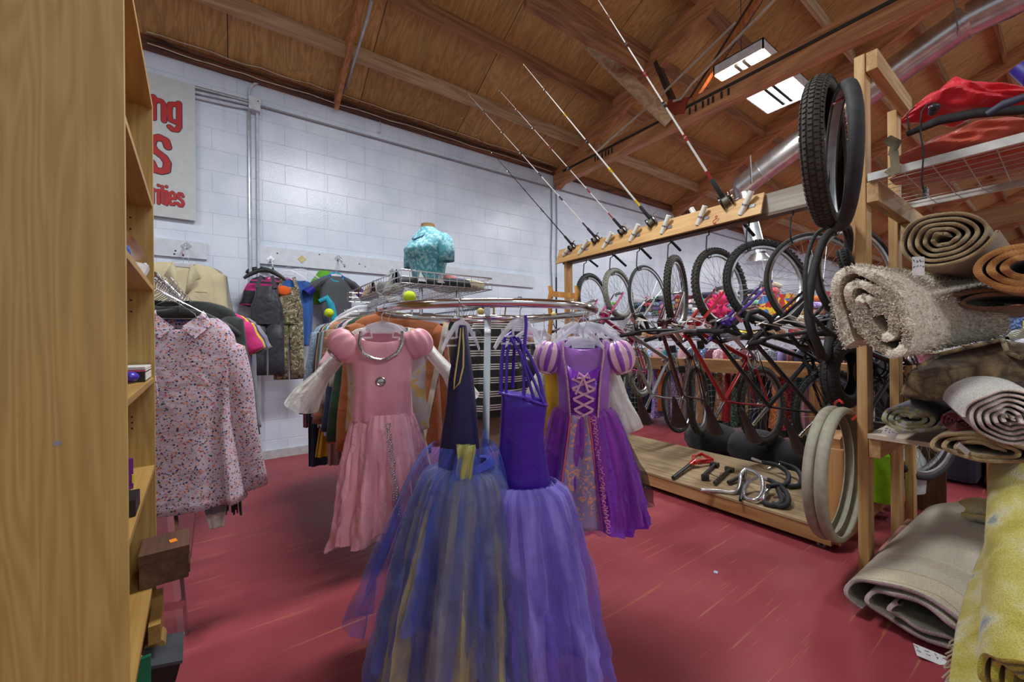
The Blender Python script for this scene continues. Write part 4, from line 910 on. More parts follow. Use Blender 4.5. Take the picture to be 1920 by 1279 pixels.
# --- pink gown
PINK = fabric('pink_satin', sr(226, 156, 170), rough=.45, sheen=.4, bump=.2)
PORG = sheer('pink_organza', sr(234, 166, 180), .78, streak=30, var=.18)
SILVER = plain('silver_sequin', (.62, .62, .62), .25, .9, var=.5, scale=260)
def skirt(name, zt, zb, rt, rb, mat, t, flat=.6, k=9, amp=.05, seed=0, c=(0, 0), nv=30, nu=140, belly=1.0, hemw=.02, bf=.35, label=None, rb2=None, solid=0):
    rnd = random.Random(seed); ph = [rnd.uniform(0, 6.28) for _ in range(8)]
    def fn(u, v):
        a = 2*pi*u; q = v**(.62*belly); r = rt+(rb-rt)*q
        rip_ = amp*v**.8*(math.sin(k*a+ph[0]+.8*v)+.55*math.sin(k*1.9//1*a+ph[1]+1.5*v)+.35*math.sin(k*3.1//1*a+ph[2])) + amp*.10*(1-v)*math.sin(k*5*a)
        rr = r*(1+rip_/max(r, .05)*.5); z = zt+(zb-zt)*v + (hemw*math.sin(3*a+ph[3])+hemw*.5*math.sin(7*a+ph[4]))*v
        if bf == .35:
            cm = .010*v*(noise.noise(Vector((math.cos(a)*5+seed, math.sin(a)*5, z*7)))+.6*noise.noise(Vector((math.cos(a)*13, math.sin(a)*13+seed, z*19)))); rr += cm*2.2; rip_ += cm
        return Vector((c[0]*v+rr*math.cos(a), c[1]*v+flat*rr*math.sin(a)+rip_*bf*math.sin(a), z))
    return loc_part(name, MB().grid(fn, nu, nv, cu=True), mat, t, label, solid)
def puff(t, x, z, r, mat, trim=None, sc=(1, .8, .9), tilt=0, name='puff_sleeve'):
    def fn(u, v):
        a = 2*pi*u; rr = math.sin(pi*(.12+.76*v))**.8*r*(1+.05*math.sin(11*a))
        p = Vector((rr*math.cos(a)*sc[0], rr*math.sin(a)*sc[1], r*1.05*math.cos(pi*(.12+.76*v))*sc[2])); p = Matrix.Rotation(tilt, 3, 'Y')@p
        return p+Vector((x, 0, z))
    o = loc_part(name, MB().grid(fn, 44, 14, cu=True), mat, t)
    if trim:
        c = Matrix.Rotation(tilt, 3, 'Y')@Vector((0, 0, -r*.98*sc[2])); 
        tr_ = MB().ring(Vector((x, 0, z))+c, r*.42*sc[0], .006, 24, 6, Matrix.Rotation(tilt, 3, 'Y')); q = loc_part('sleeve_trim', tr_, trim, o)
        
    return o
p = onring(724); p -= RT*.015
tp = thing('princess_dress', 'pink gown with puff sleeves and silver bead trim on the round rack', 'dress', p, rotz=facing(p, -.1))
OX = .10    # gown hangs a little to the right of the hook as seen
hanger('clear plastic hanger holding the pink gown', p, facing(p, -.1), 'clear', .26, .075)
loc_part('bodice', bodyshell(.225, .32, .12, .92, .86, .075, .006, 8, 3, .072, -.085).xf(Matrix.Translation((0, 0, -.02))), PINK, tp, solid=.002)
skirt('skirt', -.40, -.85, .10, .18, PORG, tp, .62, 7, .028, 4, (.0, 0))
skirt('underskirt', -.40, -.82, .097, .165, PINK, tp, .6, 6, .022, 9, (.0, 0), label='opaque pink underskirt')
puff(tp, -.128, -.155, .054, PINK, SILVER, (1.25, .8, .9), .85); puff(tp, .122, -.15, .054, PINK, None, (1.1, .8, 1.0), -.4)
nk = MB().tube([(-.072, -.02, -.105), (-.072, -.05, -.15), (-.058, -.06, -.18), (-.025, -.064, -.20), (0, -.065, -.205), (.025, -.064, -.20), (.058, -.06, -.18), (.072, -.05, -.15), (.072, -.02, -.105)], .006, 6)
loc_part('neck_trim', nk, SILVER, tp, 'silver sequin neckline')
bd_ = MB(); rnd = random.Random(2)
for i in range(44): bd_.ball((.03+.045*(i/44)+rnd.uniform(-.003, .003), -.115-.04*(i/44), -.42-.0085*i), .0045, 6)
for i in range(34): bd_.ball((.02-.0*(i/30)+rnd.uniform(-.003, .003)+.03*(i/34), -.11-.04*(i/34), -.42-.0075*i), .004, 6)
loc_part('bead_strings', bd_, SILVER, tp, 'hanging silver bead strings'); bd_ = None
loc_part('cameo', MB().ring((0, -.066, -.28), .014, .0035, 20, 6, Matrix.Rotation(pi/2, 3, 'X')).lathe([(0, 0), (.012, .001), (.0, .004)], (0, -.062, -.28), 16, Matrix.Rotation(pi/2, 3, 'X')), SILVER, tp, 'small oval silver-edged badge')
for o in KIDS(tp): pass
# --- white and gold sheer gown behind it
WSH = sheer('white_organza', sr(214, 212, 206), .72, streak=14, var=.25)
p2 = p + Vector((.05, .10, 0)); p2.z = RZ+.017
tw = thing('princess_dress', 'white gold-printed gown with flared sheer sleeves behind the pink gown', 'dress', p2, rotz=facing(p2, -.1))
WG = fabric('white_gold', sr(205, 196, 186), 'camo', [sr(212, 178, 96)], 9, rough=.55)
hanger('clear plastic hanger holding the white and gold gown', p2+Vector((.012, .01, 0)), facing(p2, -.1), 'clear', .26, .075)
loc_part('bodice', bodyshell(.32, .40, .12, 1.0, .9, .06, .006, 8, 5, .08, -.085), WG, tw, solid=.002)
skirt('skirt', -.46, -.76, .12, .17, WG, tw, .5, 7, .02, 14)
for sd in (-1, 1):
    s = MB().tube([(sd*.14, 0, -.15), (sd*.18, 0, -.2), (sd*.24, 0, -.27), (sd*.29, 0, -.34), (sd*.31, 0, -.38)], [.055, .05, .06, .10, .115], 20, caps=False, flat=.5, up=(0, 1, 0))
    loc_part('flared_sleeve', s, WSH, tw)
# --- blue velvet leotard with blue and gold tulle skirt
p = onring(866); tb = thing('tutu_dress', 'navy velvet leotard dress with long blue and gold tulle skirt', 'dress', p, rotz=facing(p, -.25))
NAVY = fabric('navy_velvet', sr(14, 12, 70), rough=.6, sheen=.08, bump=.15)
hanger('clear plastic hanger seen end-on, holding the navy velvet dress', p, facing(p, -.25)+1.3, 'clear', .24, .08)
TB = sheer('tulle_blue', sr(66, 84, 190), .30, sr(80, 104, 214), 24, var=.2, vs=2.5); TG = sheer('tulle_gold', sr(176, 162, 104), .44, sr(204, 190, 126), 22, var=.18, vs=2.5); TGr = sheer('tulle_grey', sr(82, 100, 176), .42, sr(116, 124, 168), 10, var=.16, vs=4)
def spanel(pts, nv=20, nu=18, rip=.006, seed=0, th=.02):
    """closed flattish cloth body through rows (z, xl, xr, y)"""
    def row(v):
        k_ = v*(len(pts)-1); i = min(int(k_), len(pts)-2); f = k_-i; f = f*f*(3-2*f)*.35+f*.65; a_, b_ = pts[i], pts[i+1]; return [a_[j]+(b_[j]-a_[j])*f for j in range(4)]
    def fn(u, v):
        z, xl, xr, y = row(v); a = 2*pi*u; cx, hw = (xl+xr)/2, (xr-xl)/2
        return Vector((cx+hw*math.copysign(abs(math.cos(a))**.8, math.cos(a)), y+th*math.sin(a)*(.5+.5*min(1, v*3))+rip*math.sin(6*a+seed+3*v), z))
    return MB().grid(fn, nu*2, nv, cu=True)
loc_part('bodice', spanel([(-.09, -.004, .012, 0), (-.16, -.022, .022, 0), (-.26, -.042, .034, 0), (-.34, -.05, .042, 0), (-.44, -.068, .05, 0), (-.53, -.08, .055, 0), (-.60, -.085, .055, 0)], th=.055, rip=.004), NAVY, tb)
loc_part('gold_piping', MB().tube([(.006, -.02, -.09), (.016, -.045, -.16), (.018, -.06, -.22), (.006, -.062, -.27), (-.012, -.06, -.29), (-.01, -.06, -.26), (.0, -.05, -.18), (.004, -.03, -.10)], .0028, 6), plain('gold_piping', sr(200, 180, 100), .5), tb, 'gold neckline piping')
skirt('tulle_skirt', -.54, -1.28, .08, .235, TB, tb, .9, 9, .05, 1, (-.06, 0), belly=.62, hemw=.03, label='blue tulle layer')
skirt('tulle_skirt', -.54, -1.23, .075, .235, TG, tb, .9, 8, .06, 2, (-.045, 0), belly=.6, hemw=.04, label='gold tulle layer')
skirt('tulle_skirt', -.54, -1.12, .085, .242, TGr, tb, .9, 6, .05, 5, (-.02, 0), belly=.6, hemw=.05, label='grey blue tulle layer')
skirt('tulle_skirt', -.55, -1.0, .07, .20, TB, tb, .9, 7, .05, 7, (-.03, 0), belly=.72, hemw=.05, label='short blue tulle layer')
skirt('tulle_skirt', -.47, -1.10, .10, .25, TB, tb, .8, 8, .05, 11, (-.14, .06), belly=.9, hemw=.03, label='outer blue tulle layer')
skirt('tulle_skirt', -.55, -1.29, .06, .20, TG, tb, .8, 5, .07, 21, (-.05, -.02), belly=.8, hemw=.03, label='inner gold tulle layer')
# gathered waistband
wb = MB(); 
for i in range(60):
    a = 2*pi*i/60; wb.tube([(.082*math.cos(a), .07*math.sin(a), -.54+.02*math.cos(a)), (.096*math.cos(a+.05), .082*math.sin(a+.05), -.56+.02*math.cos(a))], [.007, .011], 6)
loc_part('gathered_waist', wb, fabric('waist_blue', sr(30, 52, 170), rough=.7), tb, 'ruched royal blue waistband')
# satin bow tab in pale green gold
loc_part('satin_sash', spanel([(-.455, .0, .058, -.08), (-.47, -.0, .06, -.084), (-.50, .004, .055, -.084), (-.53, .0, .052, -.088), (-.555, .002, .05, -.088)], th=.012, rip=.004), fabric('sash_satin', sr(172, 172, 96), rough=.35), tb, 'pale green satin sash')
# --- purple velvet leotard and lilac tulle skirt
p = onring(975); tv = thing('tutu_dress', 'purple velvet strappy leotard dress with full lilac tulle skirt', 'dress', p, rotz=facing(p, -.05))
VELV = fabric('purple_velvet', sr(62, 14, 158), rough=.45, sheen=.1, bump=.2)
TL = sheer('tulle_lilac', sr(138, 122, 228), .48, sr(162, 148, 248), 22, var=.2, vs=2.5); TP = sheer('tulle_violet', sr(116, 94, 208), .42, sr(122, 104, 222), 16, var=.2, vs=2.5)
hanger('clear plastic hanger holding the purple velvet strappy dress', p, facing(p, -.05)+.9, 'clear', .24, .075)
loc_part('bodice', spanel([(-.305, -.065, -.055, 0), (-.312, -.065, .01, 0), (-.335, -.064, .085, 0), (-.36, -.066, .085, 0), (-.45, -.07, .072, 0), (-.52, -.076, .082, 0), (-.62, -.08, .095, 0), (-.66, -.078, .10, 0)], th=.05, rip=.004), VELV, tv)
def strap(pts, r=.0045, nm='strap'): return loc_part(nm, MB().tube(pts, r, 6), VELV, tv)
strap([(-.062, -.045, -.31), (-.058, -.035, -.2), (-.05, -.02, -.13), (-.03, 0, -.115), (-.02, .02, -.15), (-.03, .04, -.3)], .006)
strap([(-.045, -.045, -.31), (-.04, -.035, -.18), (-.025, -.02, -.12), (0, 0, -.15), (.02, .0, -.22), (.075, -.04, -.34)], .005)
strap([(-.03, -.04, -.13), (.0, -.04, -.18), (.025, -.045, -.26), (.045, -.045, -.33)], .005)
strap([(.012, -.045, -.32), (.012, -.03, -.2), (.02, -.01, -.09), (.018, 0, -.06)], .0055)
strap([(.08, -.03, -.35), (.06, 0, -.26), (.03, .01, -.19), (-.01, .02, -.13)], .006)
loc_part('edge_binding', MB().tube([(-.066, -.05, -.305), (-.03, -.055, -.312), (.015, -.055, -.318), (.05, -.05, -.335), (.086, -.03, -.348)], .004, 6), plain('binding_violet', sr(92, 60, 190), .4), tv, 'lighter violet neckline binding')
skirt('tulle_skirt', -.60, -1.24, .115, .215, TL, tv, .75, 7, .05, 31, (.055, 0), belly=.55, hemw=.03, label='lilac outer tulle layer')
skirt('tulle_skirt', -.605, -1.22, .11, .205, TP, tv, .75, 6, .045, 32, (.05, 0), belly=.55, hemw=.03, label='violet tulle layer')
skirt('tulle_skirt', -.605, -1.23, .10, .19, TL, tv, .7, 5, .05, 33, (.04, 0), belly=.75, hemw=.03, label='lilac inner tulle layer')
skirt('tulle_skirt', -.605, -1.1, .09, .17, fabric('violet_lining', sr(74, 52, 170), rough=.7), tv, .7, 5, .03, 34, (.03, 0), belly=.8, label='violet lining')
skirt('tulle_skirt', -.56, -.90, .06, .11, TL, tv, .9, 6, .03, 35, (-.0, .0), belly=.7, label='short rear lilac tulle layer').location = (-.075, .07, 0)
# --- lilac princess costume at the right end of the ring
p = onring(1093); p.z -= .06
SC2 = .86
tr2 = thing('princess_costume', 'lilac and purple lace-up gown with striped puff sleeves and orange print panel', 'costume', p, rotz=facing(p, .0))
LILAC = fabric('lilac_satin', sr(148, 92, 176), rough=.32, sheen=.3, bump=.15); PURP = fabric('purple_satin', sr(112, 16, 164), rough=.28, sheen=.3, bump=.45)
STRP = fabric('stripe_satin', sr(134, 72, 168), 'vstripe', sr(214, 172, 190), 9, rough=.3)
PANEL = fabric('orange_scroll', sr(140, 118, 156), 'camo', [sr(206, 136, 108)], 34, rough=.5)
LACE = fabric('pink_lace', sr(206, 160, 168), 'speckle', sr(160, 110, 130), 160, rough=.8)
hanger('cluster clear hanger holding the lilac costume gown', p, facing(p), 'clear', .26, .075)
loc_part('bodice', bodyshell(.29, .325, .13, .78, .80, .085, .004, 8, 41, .085, -.10), LILAC, tr2, solid=.002)
loc_part('front_panel', MB().add([(-.085, -.0675, -.20), (-.045, -.076, -.225), (0, -.078, -.245), (.045, -.076, -.225), (.085, -.0675, -.20), (.062, -.074, -.36), (.055, -.075, -.42), (0, -.08, -.455), (-.055, -.075, -.42), (-.062, -.074, -.36)], [(0, 1, 8, 9), (1, 2, 7, 8), (2, 3, 6, 7), (3, 4, 5, 6)]), PURP, tr2, 'deep purple satin insert', solid=.004)
lc = MB(); y_ = -.084
for i in range(4):
    z = -.265-.045*i; w_ = .05-.004*i
    lc.beam((-w_, y_, z), (w_, y_, z-.042), .004, .010, up=(0, 0, 1)); lc.beam((w_, y_-.003, z), (-w_, y_-.003, z-.042), .004, .010, up=(0, 0, 1))
RIB = plain('pink_ribbon', sr(218, 168, 188), .35)
loc_part('ribbon_lacing', lc, RIB, tr2, 'pink criss-cross ribbon')
loc_part('ribbon_bow', MB().tube([(0, -.09, -.255), (-.02, -.095, -.24), (-.028, -.095, -.26), (0, -.092, -.262), (.02, -.095, -.24), (.028, -.095, -.26), (0, -.09, -.255)], .006, 6, flat=.6).tube([(0, -.09, -.26), (-.035, -.095, -.33)], .005, 6).tube([(0, -.09, -.26), (.02, -.095, -.32)], .005, 6), RIB, tr2)
lt_ = MB()
for sd in (-1, 1): lt_.tube([(sd*.09, -.03, -.105), (sd*.088, -.062, -.17), (sd*.075, -.078, -.24), (sd*.066, -.08, -.33), (sd*.06, -.08, -.43)], .009, 6, flat=.5)
loc_part('lace_edge', lt_, LACE, tr2, 'pink lace edging')
puff(tr2, -.158, -.175, .068, STRP, LACE, (1.05, .8, 1.05), .25); puff(tr2, .158, -.175, .068, STRP, LACE, (1.05, .8, 1.05), -.3)
skirt('skirt', -.405, -.89, .12, .245, PURP, tr2, .6, 8, .03, 42, (.035, 0), belly=.95, nu=180, hemw=.02)
skirt('overskirt', -.40, -.875, .125, .25, sheer('purple_organza', sr(128, 36, 156), .55, streak=22, var=.25), tr2, .6, 9, .03, 43, (.02, -.01), belly=.9, label='sheer purple overskirt')
def pf(u, v):
    x = (-.055+.075*u)*(1+1.5*v)+.02*v-.035*v*0; return Vector((x, -.085-.085*v-.008*math.sin(8*u+3*v), -.42-.45*v))
loc_part('print_panel', MB().grid(pf, 14, 24), PANEL, tr2, 'orange scroll print panel', solid=.003)
ed = MB(); SCR = plain('pink_scroll', sr(214, 130, 170), .5); rnd = random.Random(4)
for k_ in range(26):
    v = k_/25; x = .022*(1+1.5*v)+.02*v+.018; a0_ = rnd.uniform(0, 6); ed.tube([Vector((x+.012*(rnd.random()-.5)+(.003+.008*j/8)*math.cos(a0_+j*.75), -.100-.085*v, -.43-.43*v+(.003+.008*j/8)*math.sin(a0_+j*.75))) for j in range(9)], .0022, 5)
loc_part('scroll_edging', ed, SCR, tr2, 'pink scroll embroidery')
loc_part('panel_piping', MB().tube([pf(1, v/10)+Vector((.002, -.004, 0)) for v in range(11)], .0035, 6).tube([pf(0, v/10)+Vector((-.002, -.004, 0)) for v in range(11)], .003, 6), plain('coral_piping', sr(210, 90, 100), .5), tr2, 'coral panel piping')
tr2.scale = (.80, .85, .82)
# garments behind it: yellow and white, black
d_ = Vector((.05, .09, 0))
fy = garment('princess_dress', 'yellow gown with long white sleeves tucked behind the lilac costume', 'dress', p+d_, facing(p), fabric('yellow_satin', sr(226, 178, 20), rough=.4), .27, .55, .10, (.26, .045, .06, .35), WSH, hem=1.3, waist=.9, seed=5)
hanger('clear hanger holding the yellow and white gown', p+d_+Vector((.01, .012, 0)), facing(p), 'clear', .26, .075)
bk = garment('costume_cape', 'black costume top with glittering sheer skirt behind the yellow gown', 'costume', p+d_*2.1+Vector((.03, 0, 0)), facing(p), fabric('black_satin', sr(16, 16, 18), rough=.35), .36, .35, .10, (.06, .08, .075, .9), hem=1.0, seed=6)
GLT = sheer('black_glitter', sr(22, 16, 20), .55, streak=18, var=.3)
skirt('glitter_skirt', -.40, -.74, .15, .27, GLT, bk, .6, 9, .04, 55, (.03, 0))
sq = MB(); rnd = random.Random(9)
for i in range(110):
    a = rnd.uniform(pi, 2*pi); v = rnd.random(); r = .16+.12*v; sq.ball((r*math.cos(a)+.03*v, .62*r*math.sin(a)-.012, -.41-.33*v), .0028, 4)
loc_part('sequins', sq, SILVER, bk, 'scattered silver sequins')
hanger('clear hanger holding the black glitter costume', p+d_*2.1+Vector((.04, .012, 0)), facing(p), 'clear', .28, .075)
# bunch of hangers at the right end of the ring and empty hangers left
for i, (q, a) in enumerate(((1104, .3), (1106, -.4), (1108, .7), (1096, -.8))):
    pp = onring(min(q, 1109)); pp.y += .02*i; hanger('empty clear hanger in the cluster at the right end of the round rack, %s' % ('front one', 'second', 'third', 'rear one')[i], pp, facing(pp)+a, 'clear', .30, .08, 'empty hangers on the round rack')
for i, px in enumerate((1000, 1020)):
    pp = onring(px, False); hanger('empty clear hanger on the far side of the ring, %s' % ('left', 'right')[i], pp, facing(pp)+.4+i, 'clear', .34, .085, 'empty hangers on the round rack')
# ---------------------------------------------------------------- middle clothes rack with basket shelf
X_L, X_R, YN, YF, RZM = .72, 1.40, 2.05, 3.22, 1.405
gr_ = thing('clothing_rack', 'chrome two-rail clothes rack with a wire basket on top near the block wall', 'clothes rack', ((X_L+X_R)/2, 2.6, 0))
for x in (X_L, X_R): MB().tube([(x, YN, RZM), (x, YF, RZM)], .013, 10).build('rail', chrome(), gr_)
for x in (.95, 1.2):
    for y in (2.3, 3.1): MB().tube([(x, y, .0), (x, y, 1.50)], .012, 8).build('upright', chrome(), gr_)
MB().tube([(X_L, 2.3, RZM), (X_R, 2.3, RZM)], .01, 8).tube([(X_L, 3.1, RZM), (X_R, 3.1, RZM)], .01, 8).build('cross_arm', chrome(), gr_)
MB().tube([(.95, 2.1, .04), (.95, 3.3, .04), (1.2, 3.3, .04), (1.2, 2.1, .04)], .014, 8, closed=True).build('base_frame', chrome(), gr_)
TEN = plain('tennis_felt', sr(186, 206, 40), .95, bump=.3, bscale=200)
for i, c in enumerate((ony(768, 557, YN-.01), ony(617, 587, YF-.1))):
    o = MB().ball(c, .033, 20).build('tennis_ball', TEN); tag(o, ('yellow tennis ball capping the near end of the rail', 'yellow tennis ball capping the far end of the rail')[i], 'tennis ball', 'tennis balls on the rail ends')
    MB().tube([c+Vector((.02, 0, .024)), c+Vector((.028, 0, 0)), c+Vector((.02, 0, -.024))], .001, 4).build('ball_seam', WH, o)
# basket
BX0, BX1, BY0, BY1, BZ = .77, 1.36, 2.14, 3.36, 1.502
bk_ = thing('wire_basket', 'shallow chrome wire basket tray on top of the middle rack', 'basket', ((BX0+BX1)/2, 2.7, BZ))
mb = MB()
for z in (BZ, BZ+.035, BZ+.07): mb.tube([(BX0, BY0, z), (BX1, BY0, z), (BX1, BY1, z), (BX0, BY1, z)], .003, 6, closed=True)
mb.tube([(BX0, BY0, BZ+.072), (BX1, BY0, BZ+.072), (BX1, BY1, BZ+.072), (BX0, BY1, BZ+.072)], .004, 6, closed=True)
mb.build('rim_wires', chrome(), bk_)
mb = MB()
for i in range(13):
    x = BX0+(BX1-BX0)*i/12; mb.tube([(x, BY0, BZ+.07), (x, BY0, BZ), (x, BY1, BZ), (x, BY1, BZ+.07)], .0018, 5)
for i in range(25):
    y = BY0+(BY1-BY0)*i/24; mb.tube([(BX0, y, BZ+.07), (BX0, y, BZ), (BX1, y, BZ), (BX1, y, BZ+.07)], .0018, 5)
mb.build('mesh_wires', chrome(), bk_)
# mannequin torso with teal blouse
tc = P(803, 512, 2.52); 
tm = thing('mannequin_torso', 'headless mannequin torso in a teal floral blouse standing on the wire basket', 'mannequin', (tc.x, tc.y, BZ), rotz=facing(tc, -.85))
TEAL = fabric('teal_floral', sr(74, 156, 172), 'speckle', sr(150, 196, 202), 55, rough=.6, bump=.15)
def tors(u, v):
    a = 2*pi*u; prof = [(.0, .105, .085), (.12, .103, .085), (.3, .118, .095), (.5, .140, .108), (.62, .152, .112), (.75, .155, .095), (.86, .135, .075), (.93, .085, .06), (1, .05, .05)]
    for i in range(len(prof)-1):
        if v <= prof[i+1][0] or i == len(prof)-2: break
    q = (v-prof[i][0])/(prof[i+1][0]-prof[i][0]); rx = prof[i][1]+(prof[i+1][1]-prof[i][1])*q; ry = prof[i][2]+(prof[i+1][2]-prof[i][2])*q
    y = ry*math.sin(a)*(1.0 if math.sin(a) > 0 else 1.0); x = rx*math.cos(a)
    if math.sin(a) < 0: y -= .045*math.exp(-((v-.58)/.13)**2)*(abs(math.sin(a))**1.5)
    w_ = .004*math.sin(9*a+6*v)*(1-v)
    return Vector((x*1.0, y+w_, .02+.37*v))
o = MB().grid(tors, 48, 26, cu=True); loc_part('blouse', o, TEAL, tm)
for sd in (-1, 1):
    s = MB().tube([(sd*.125, 0, .30), (sd*.155, 0, .27), (sd*.168, .0, .22), (sd*.168, .0, .16)], [.05, .056, .052, .05], 18, caps=False, flat=.85); loc_part('blouse_sleeve', s, TEAL, tm, solid=.003)
dk = fabric('teal_dark', sr(30, 92, 122), rough=.6)
for i in range(4): loc_part('cowl_fold', MB().tube([(-.07+.008*i, -.045-.004*i, .345-.012*i), (-.045, -.085-.008*i, .315-.018*i), (0, -.105-.008*i, .30-.018*i), (.045, -.085-.008*i, .315-.018*i), (.07-.008*i, -.045-.004*i, .345-.012*i)], .006, 6), TEAL if i % 2 else dk, tm)
loc_part('neck_block', MB().lathe([(.05, .375), (.043, .40), (.042, .415), (.0, .418)], (0, 0, 0), 20), plain('mannequin_tan', sr(150, 112, 66), .6), tm, 'bare tan neck cap')
# folded clothes and shoes in the basket
def fold(label, c, sx, sy, sz, mat, rot=0, seed=0, cat='folded garment', name='folded_clothes', group=None):
    def fn(u, v):
        a = 2*pi*u; ph = pi*(v-.5); e = .45; f = lambda q: math.copysign(abs(q)**e, q)
        x = sx/2*f(math.cos(ph))*f(math.cos(a)); y = sy/2*f(math.cos(ph))*f(math.sin(a)); z = sz/2*f(math.sin(ph))
        z += .12*sz*math.sin(7*x/sx+seed)*math.cos(6*y/sy+seed)+.1*sz*math.sin(13*a+seed)*0
        return Vector((x, y, z+sz/2))
    o = MB().grid(fn, 32, 12, cu=True).xf(Matrix.Rotation(rot, 4, 'Z')).build(name, mat); o.location = c; return tag(o, label, cat, group)
J1 = fabric('dark_denim', sr(44, 50, 56), rough=.9); fold('dark grey folded jeans in the wire basket', (1.14, 2.24, BZ+.004), .22, .16, .055, J1, 0, 1)
fold('black folded trousers in the wire basket below the teal blouse', (.93, 2.28, BZ+.004), .18, .2, .05, fabric('black_cloth', sr(26, 28, 32)), .1, 2)
fold('coral pink folded trousers slumped over the right end of the wire basket', (1.12, 2.48, BZ+.055), .26, .34, .05, fabric('coral_cloth', sr(196, 120, 122)), .5, 3)
fold('cream cloth under the coral trousers in the wire basket', (1.22, 2.35, BZ+.006), .22, .36, .06, fabric('cream_cloth', sr(206, 196, 164)), .4, 4)
fold('grey knit hat in the wire basket at the back left', (.90, 2.72, BZ+.006), .14, .16, .08, fabric('grey_knit', sr(120, 118, 112)), .2, 5)
def shoe(label, c, rot, col, sole, s=1.0, group=None):
    t = thing('shoe', label, 'shoe', c, group, rot)
    m_ = fabric('shoe_%d_%d_%d' % tuple(int(q*255) for q in col), col, rough=.6)
    def up_(u, v):
        a = 2*pi*u; L = .24*s; x = -L/2+L*v; w_ = .038*s*math.sin(pi*min(.97, max(.03, v)))**.35*(1.05-.1*v); h = (.085 if v < .35 else .085-.05*((v-.35)/.65)**.7)*s
        z = .02*s+max(0, math.sin(a))*h; return Vector((x, w_*math.cos(a)*(1-.35*max(0, math.sin(a))), z))
    loc_part('upper', MB().grid(up_, 20, 14, cu=True), m_, t)
    def so(u, v):
        a = 2*pi*u; return Vector((.125*s*math.cos(a)*v if v < 1 else .125*s*math.cos(a), 0, 0))
    sl = MB(); pts = [Vector((.125*s*math.cos(2*pi*i/24), .042*s*math.sin(2*pi*i/24)*(1+.15*math.cos(2*pi*i/24)), 0)) for i in range(24)]
    sl.add(pts+[q+Vector((0, 0, .022*s)) for q in pts], [tuple(range(24))[::-1], tuple(range(24, 48))]+[(i, (i+1) % 24, 24+(i+1) % 24, 24+i) for i in range(24)])
    loc_part('sole', sl, plain('sole_%d' % int(sole[0]*255), sole, .7), t)
    lc_ = MB()
    for i in range(4): lc_.tube([(.0+.022*i*s, -.022*s, (.085-.010*i)*s), (.0+.022*i*s, 0, (.095-.010*i)*s), (.0+.022*i*s, .022*s, (.085-.010*i)*s)], .003, 5)
    loc_part('laces', lc_, WH, t); return t
shoe('dark navy shoe in the wire basket, left of the torso', (.86, 2.46, BZ+.006), 1.2, sr(34, 34, 48), sr(180, 180, 170))
shoe('pale grey shoe in the wire basket behind the navy shoe', (.87, 2.62, BZ+.006), 1.4, sr(160, 158, 150), sr(200, 200, 195))
shoe('brown leather shoe at the far left of the wire basket', (.86, 2.98, BZ+.006), 1.3, sr(134, 96, 62), sr(60, 46, 36))
shoe('tan shoe at the far left tip of the wire basket', (.87, 3.18, BZ+.006), 1.5, sr(178, 148, 100), sr(90, 70, 50))
o = thing('wire_basket_tag', 'silver clip sign holders standing in the wire basket before the torso', 'sign clip', (1.0, 2.2, BZ+.06))
MB().add([(.88, 2.17, BZ+.02), (.93, 2.17, BZ+.02), (.905, 2.2, BZ+.085)], [(0, 1, 2)]).build('clip', steel(), o, False, solid=.003); MB().add([(1.0, 2.17, BZ+.02), (1.05, 2.17, BZ+.02), (1.025, 2.2, BZ+.085)], [(0, 1, 2)]).build('clip', steel(), o, False, solid=.003)
# garments on the left rail, far to near: front (-y) faces the aisle
RN = fabric('rust_knit', sr(150, 84, 44), rough=.95)
left = [
 (3.14, 'grey-blue denim shirt with a long sleeve, first on the left rail by the wall', fabric('denim_lt', sr(118, 136, 154), 'speckle', sr(150, 166, 180), 90), .46, .74, (.56, .055, .045, .16)),
 (3.05, 'black jacket on the left rail beside the denim shirt', fabric('black_cloth', (0, 0, 0)), .42, .66, (.5, .05, .04, .12)),
 (2.98, 'beige cotton shirt on the left rail beside the black jacket', fabric('beige_c', sr(170, 156, 130)), .42, .62, (.45, .05, .04, .12)),
 (2.90, 'red knit top on the left rail', fabric('red_c', sr(176, 40, 40)), .43, .6, (.4, .05, .04, .14)),
 (2.84, 'emerald green long cardigan on the left rail', fabric('emerald', sr(14, 120, 88)), .44, .72, (.5, .05, .04, .14)),
 (2.74, 'light blue striped dress shirt on the left rail', fabric('ltblue', sr(150, 176, 214), 'vstripe', sr(176, 196, 226), 40), .45, .74, (.52, .052, .045, .15)),
 (2.62, 'tan and orange plaid flannel shirt on the left rail', fabric('plaid', sr(158, 130, 104), 'plaid', sr(120, 88, 66), 11, extra=sr(214, 120, 84)), .47, .76, (.54, .055, .045, .15)),
 (2.52, 'grey speckled sweater on the left rail behind the plaid shirt', fabric('greyspeck', sr(128, 132, 132), 'speckle', sr(180, 182, 178), 120), .42, .62, (.42, .055, .05, .15)),
 (2.46, 'dark blue denim jacket on the left rail', fabric('denim_dk', sr(44, 60, 92)), .43, .72, (.56, .055, .045, .14)),
 (2.38, 'pale dusty pink top on the left rail', fabric('dusty_pink', sr(206, 160, 170)), .42, .55, (.22, .06, .06, .45)),
 (2.32, 'white crinkled blouse on the left rail', fabric('white_crinkle', sr(200, 200, 188), 'speckle', sr(168, 166, 150), 60), .42, .6, (.3, .055, .05, .2)),
 (2.25, 'red sequinned top with white lettering edge on the left rail', fabric('red_seq', sr(170, 30, 50), 'speckle', sr(226, 200, 200), 80), .40, .5, (.15, .05, .05, .5)),
 (2.19, 'dark green velvet jacket on the left rail behind the rust sweater', fabric('dk_green', sr(38, 66, 44)), .46, .80, (.56, .055, .045, .16)),
]
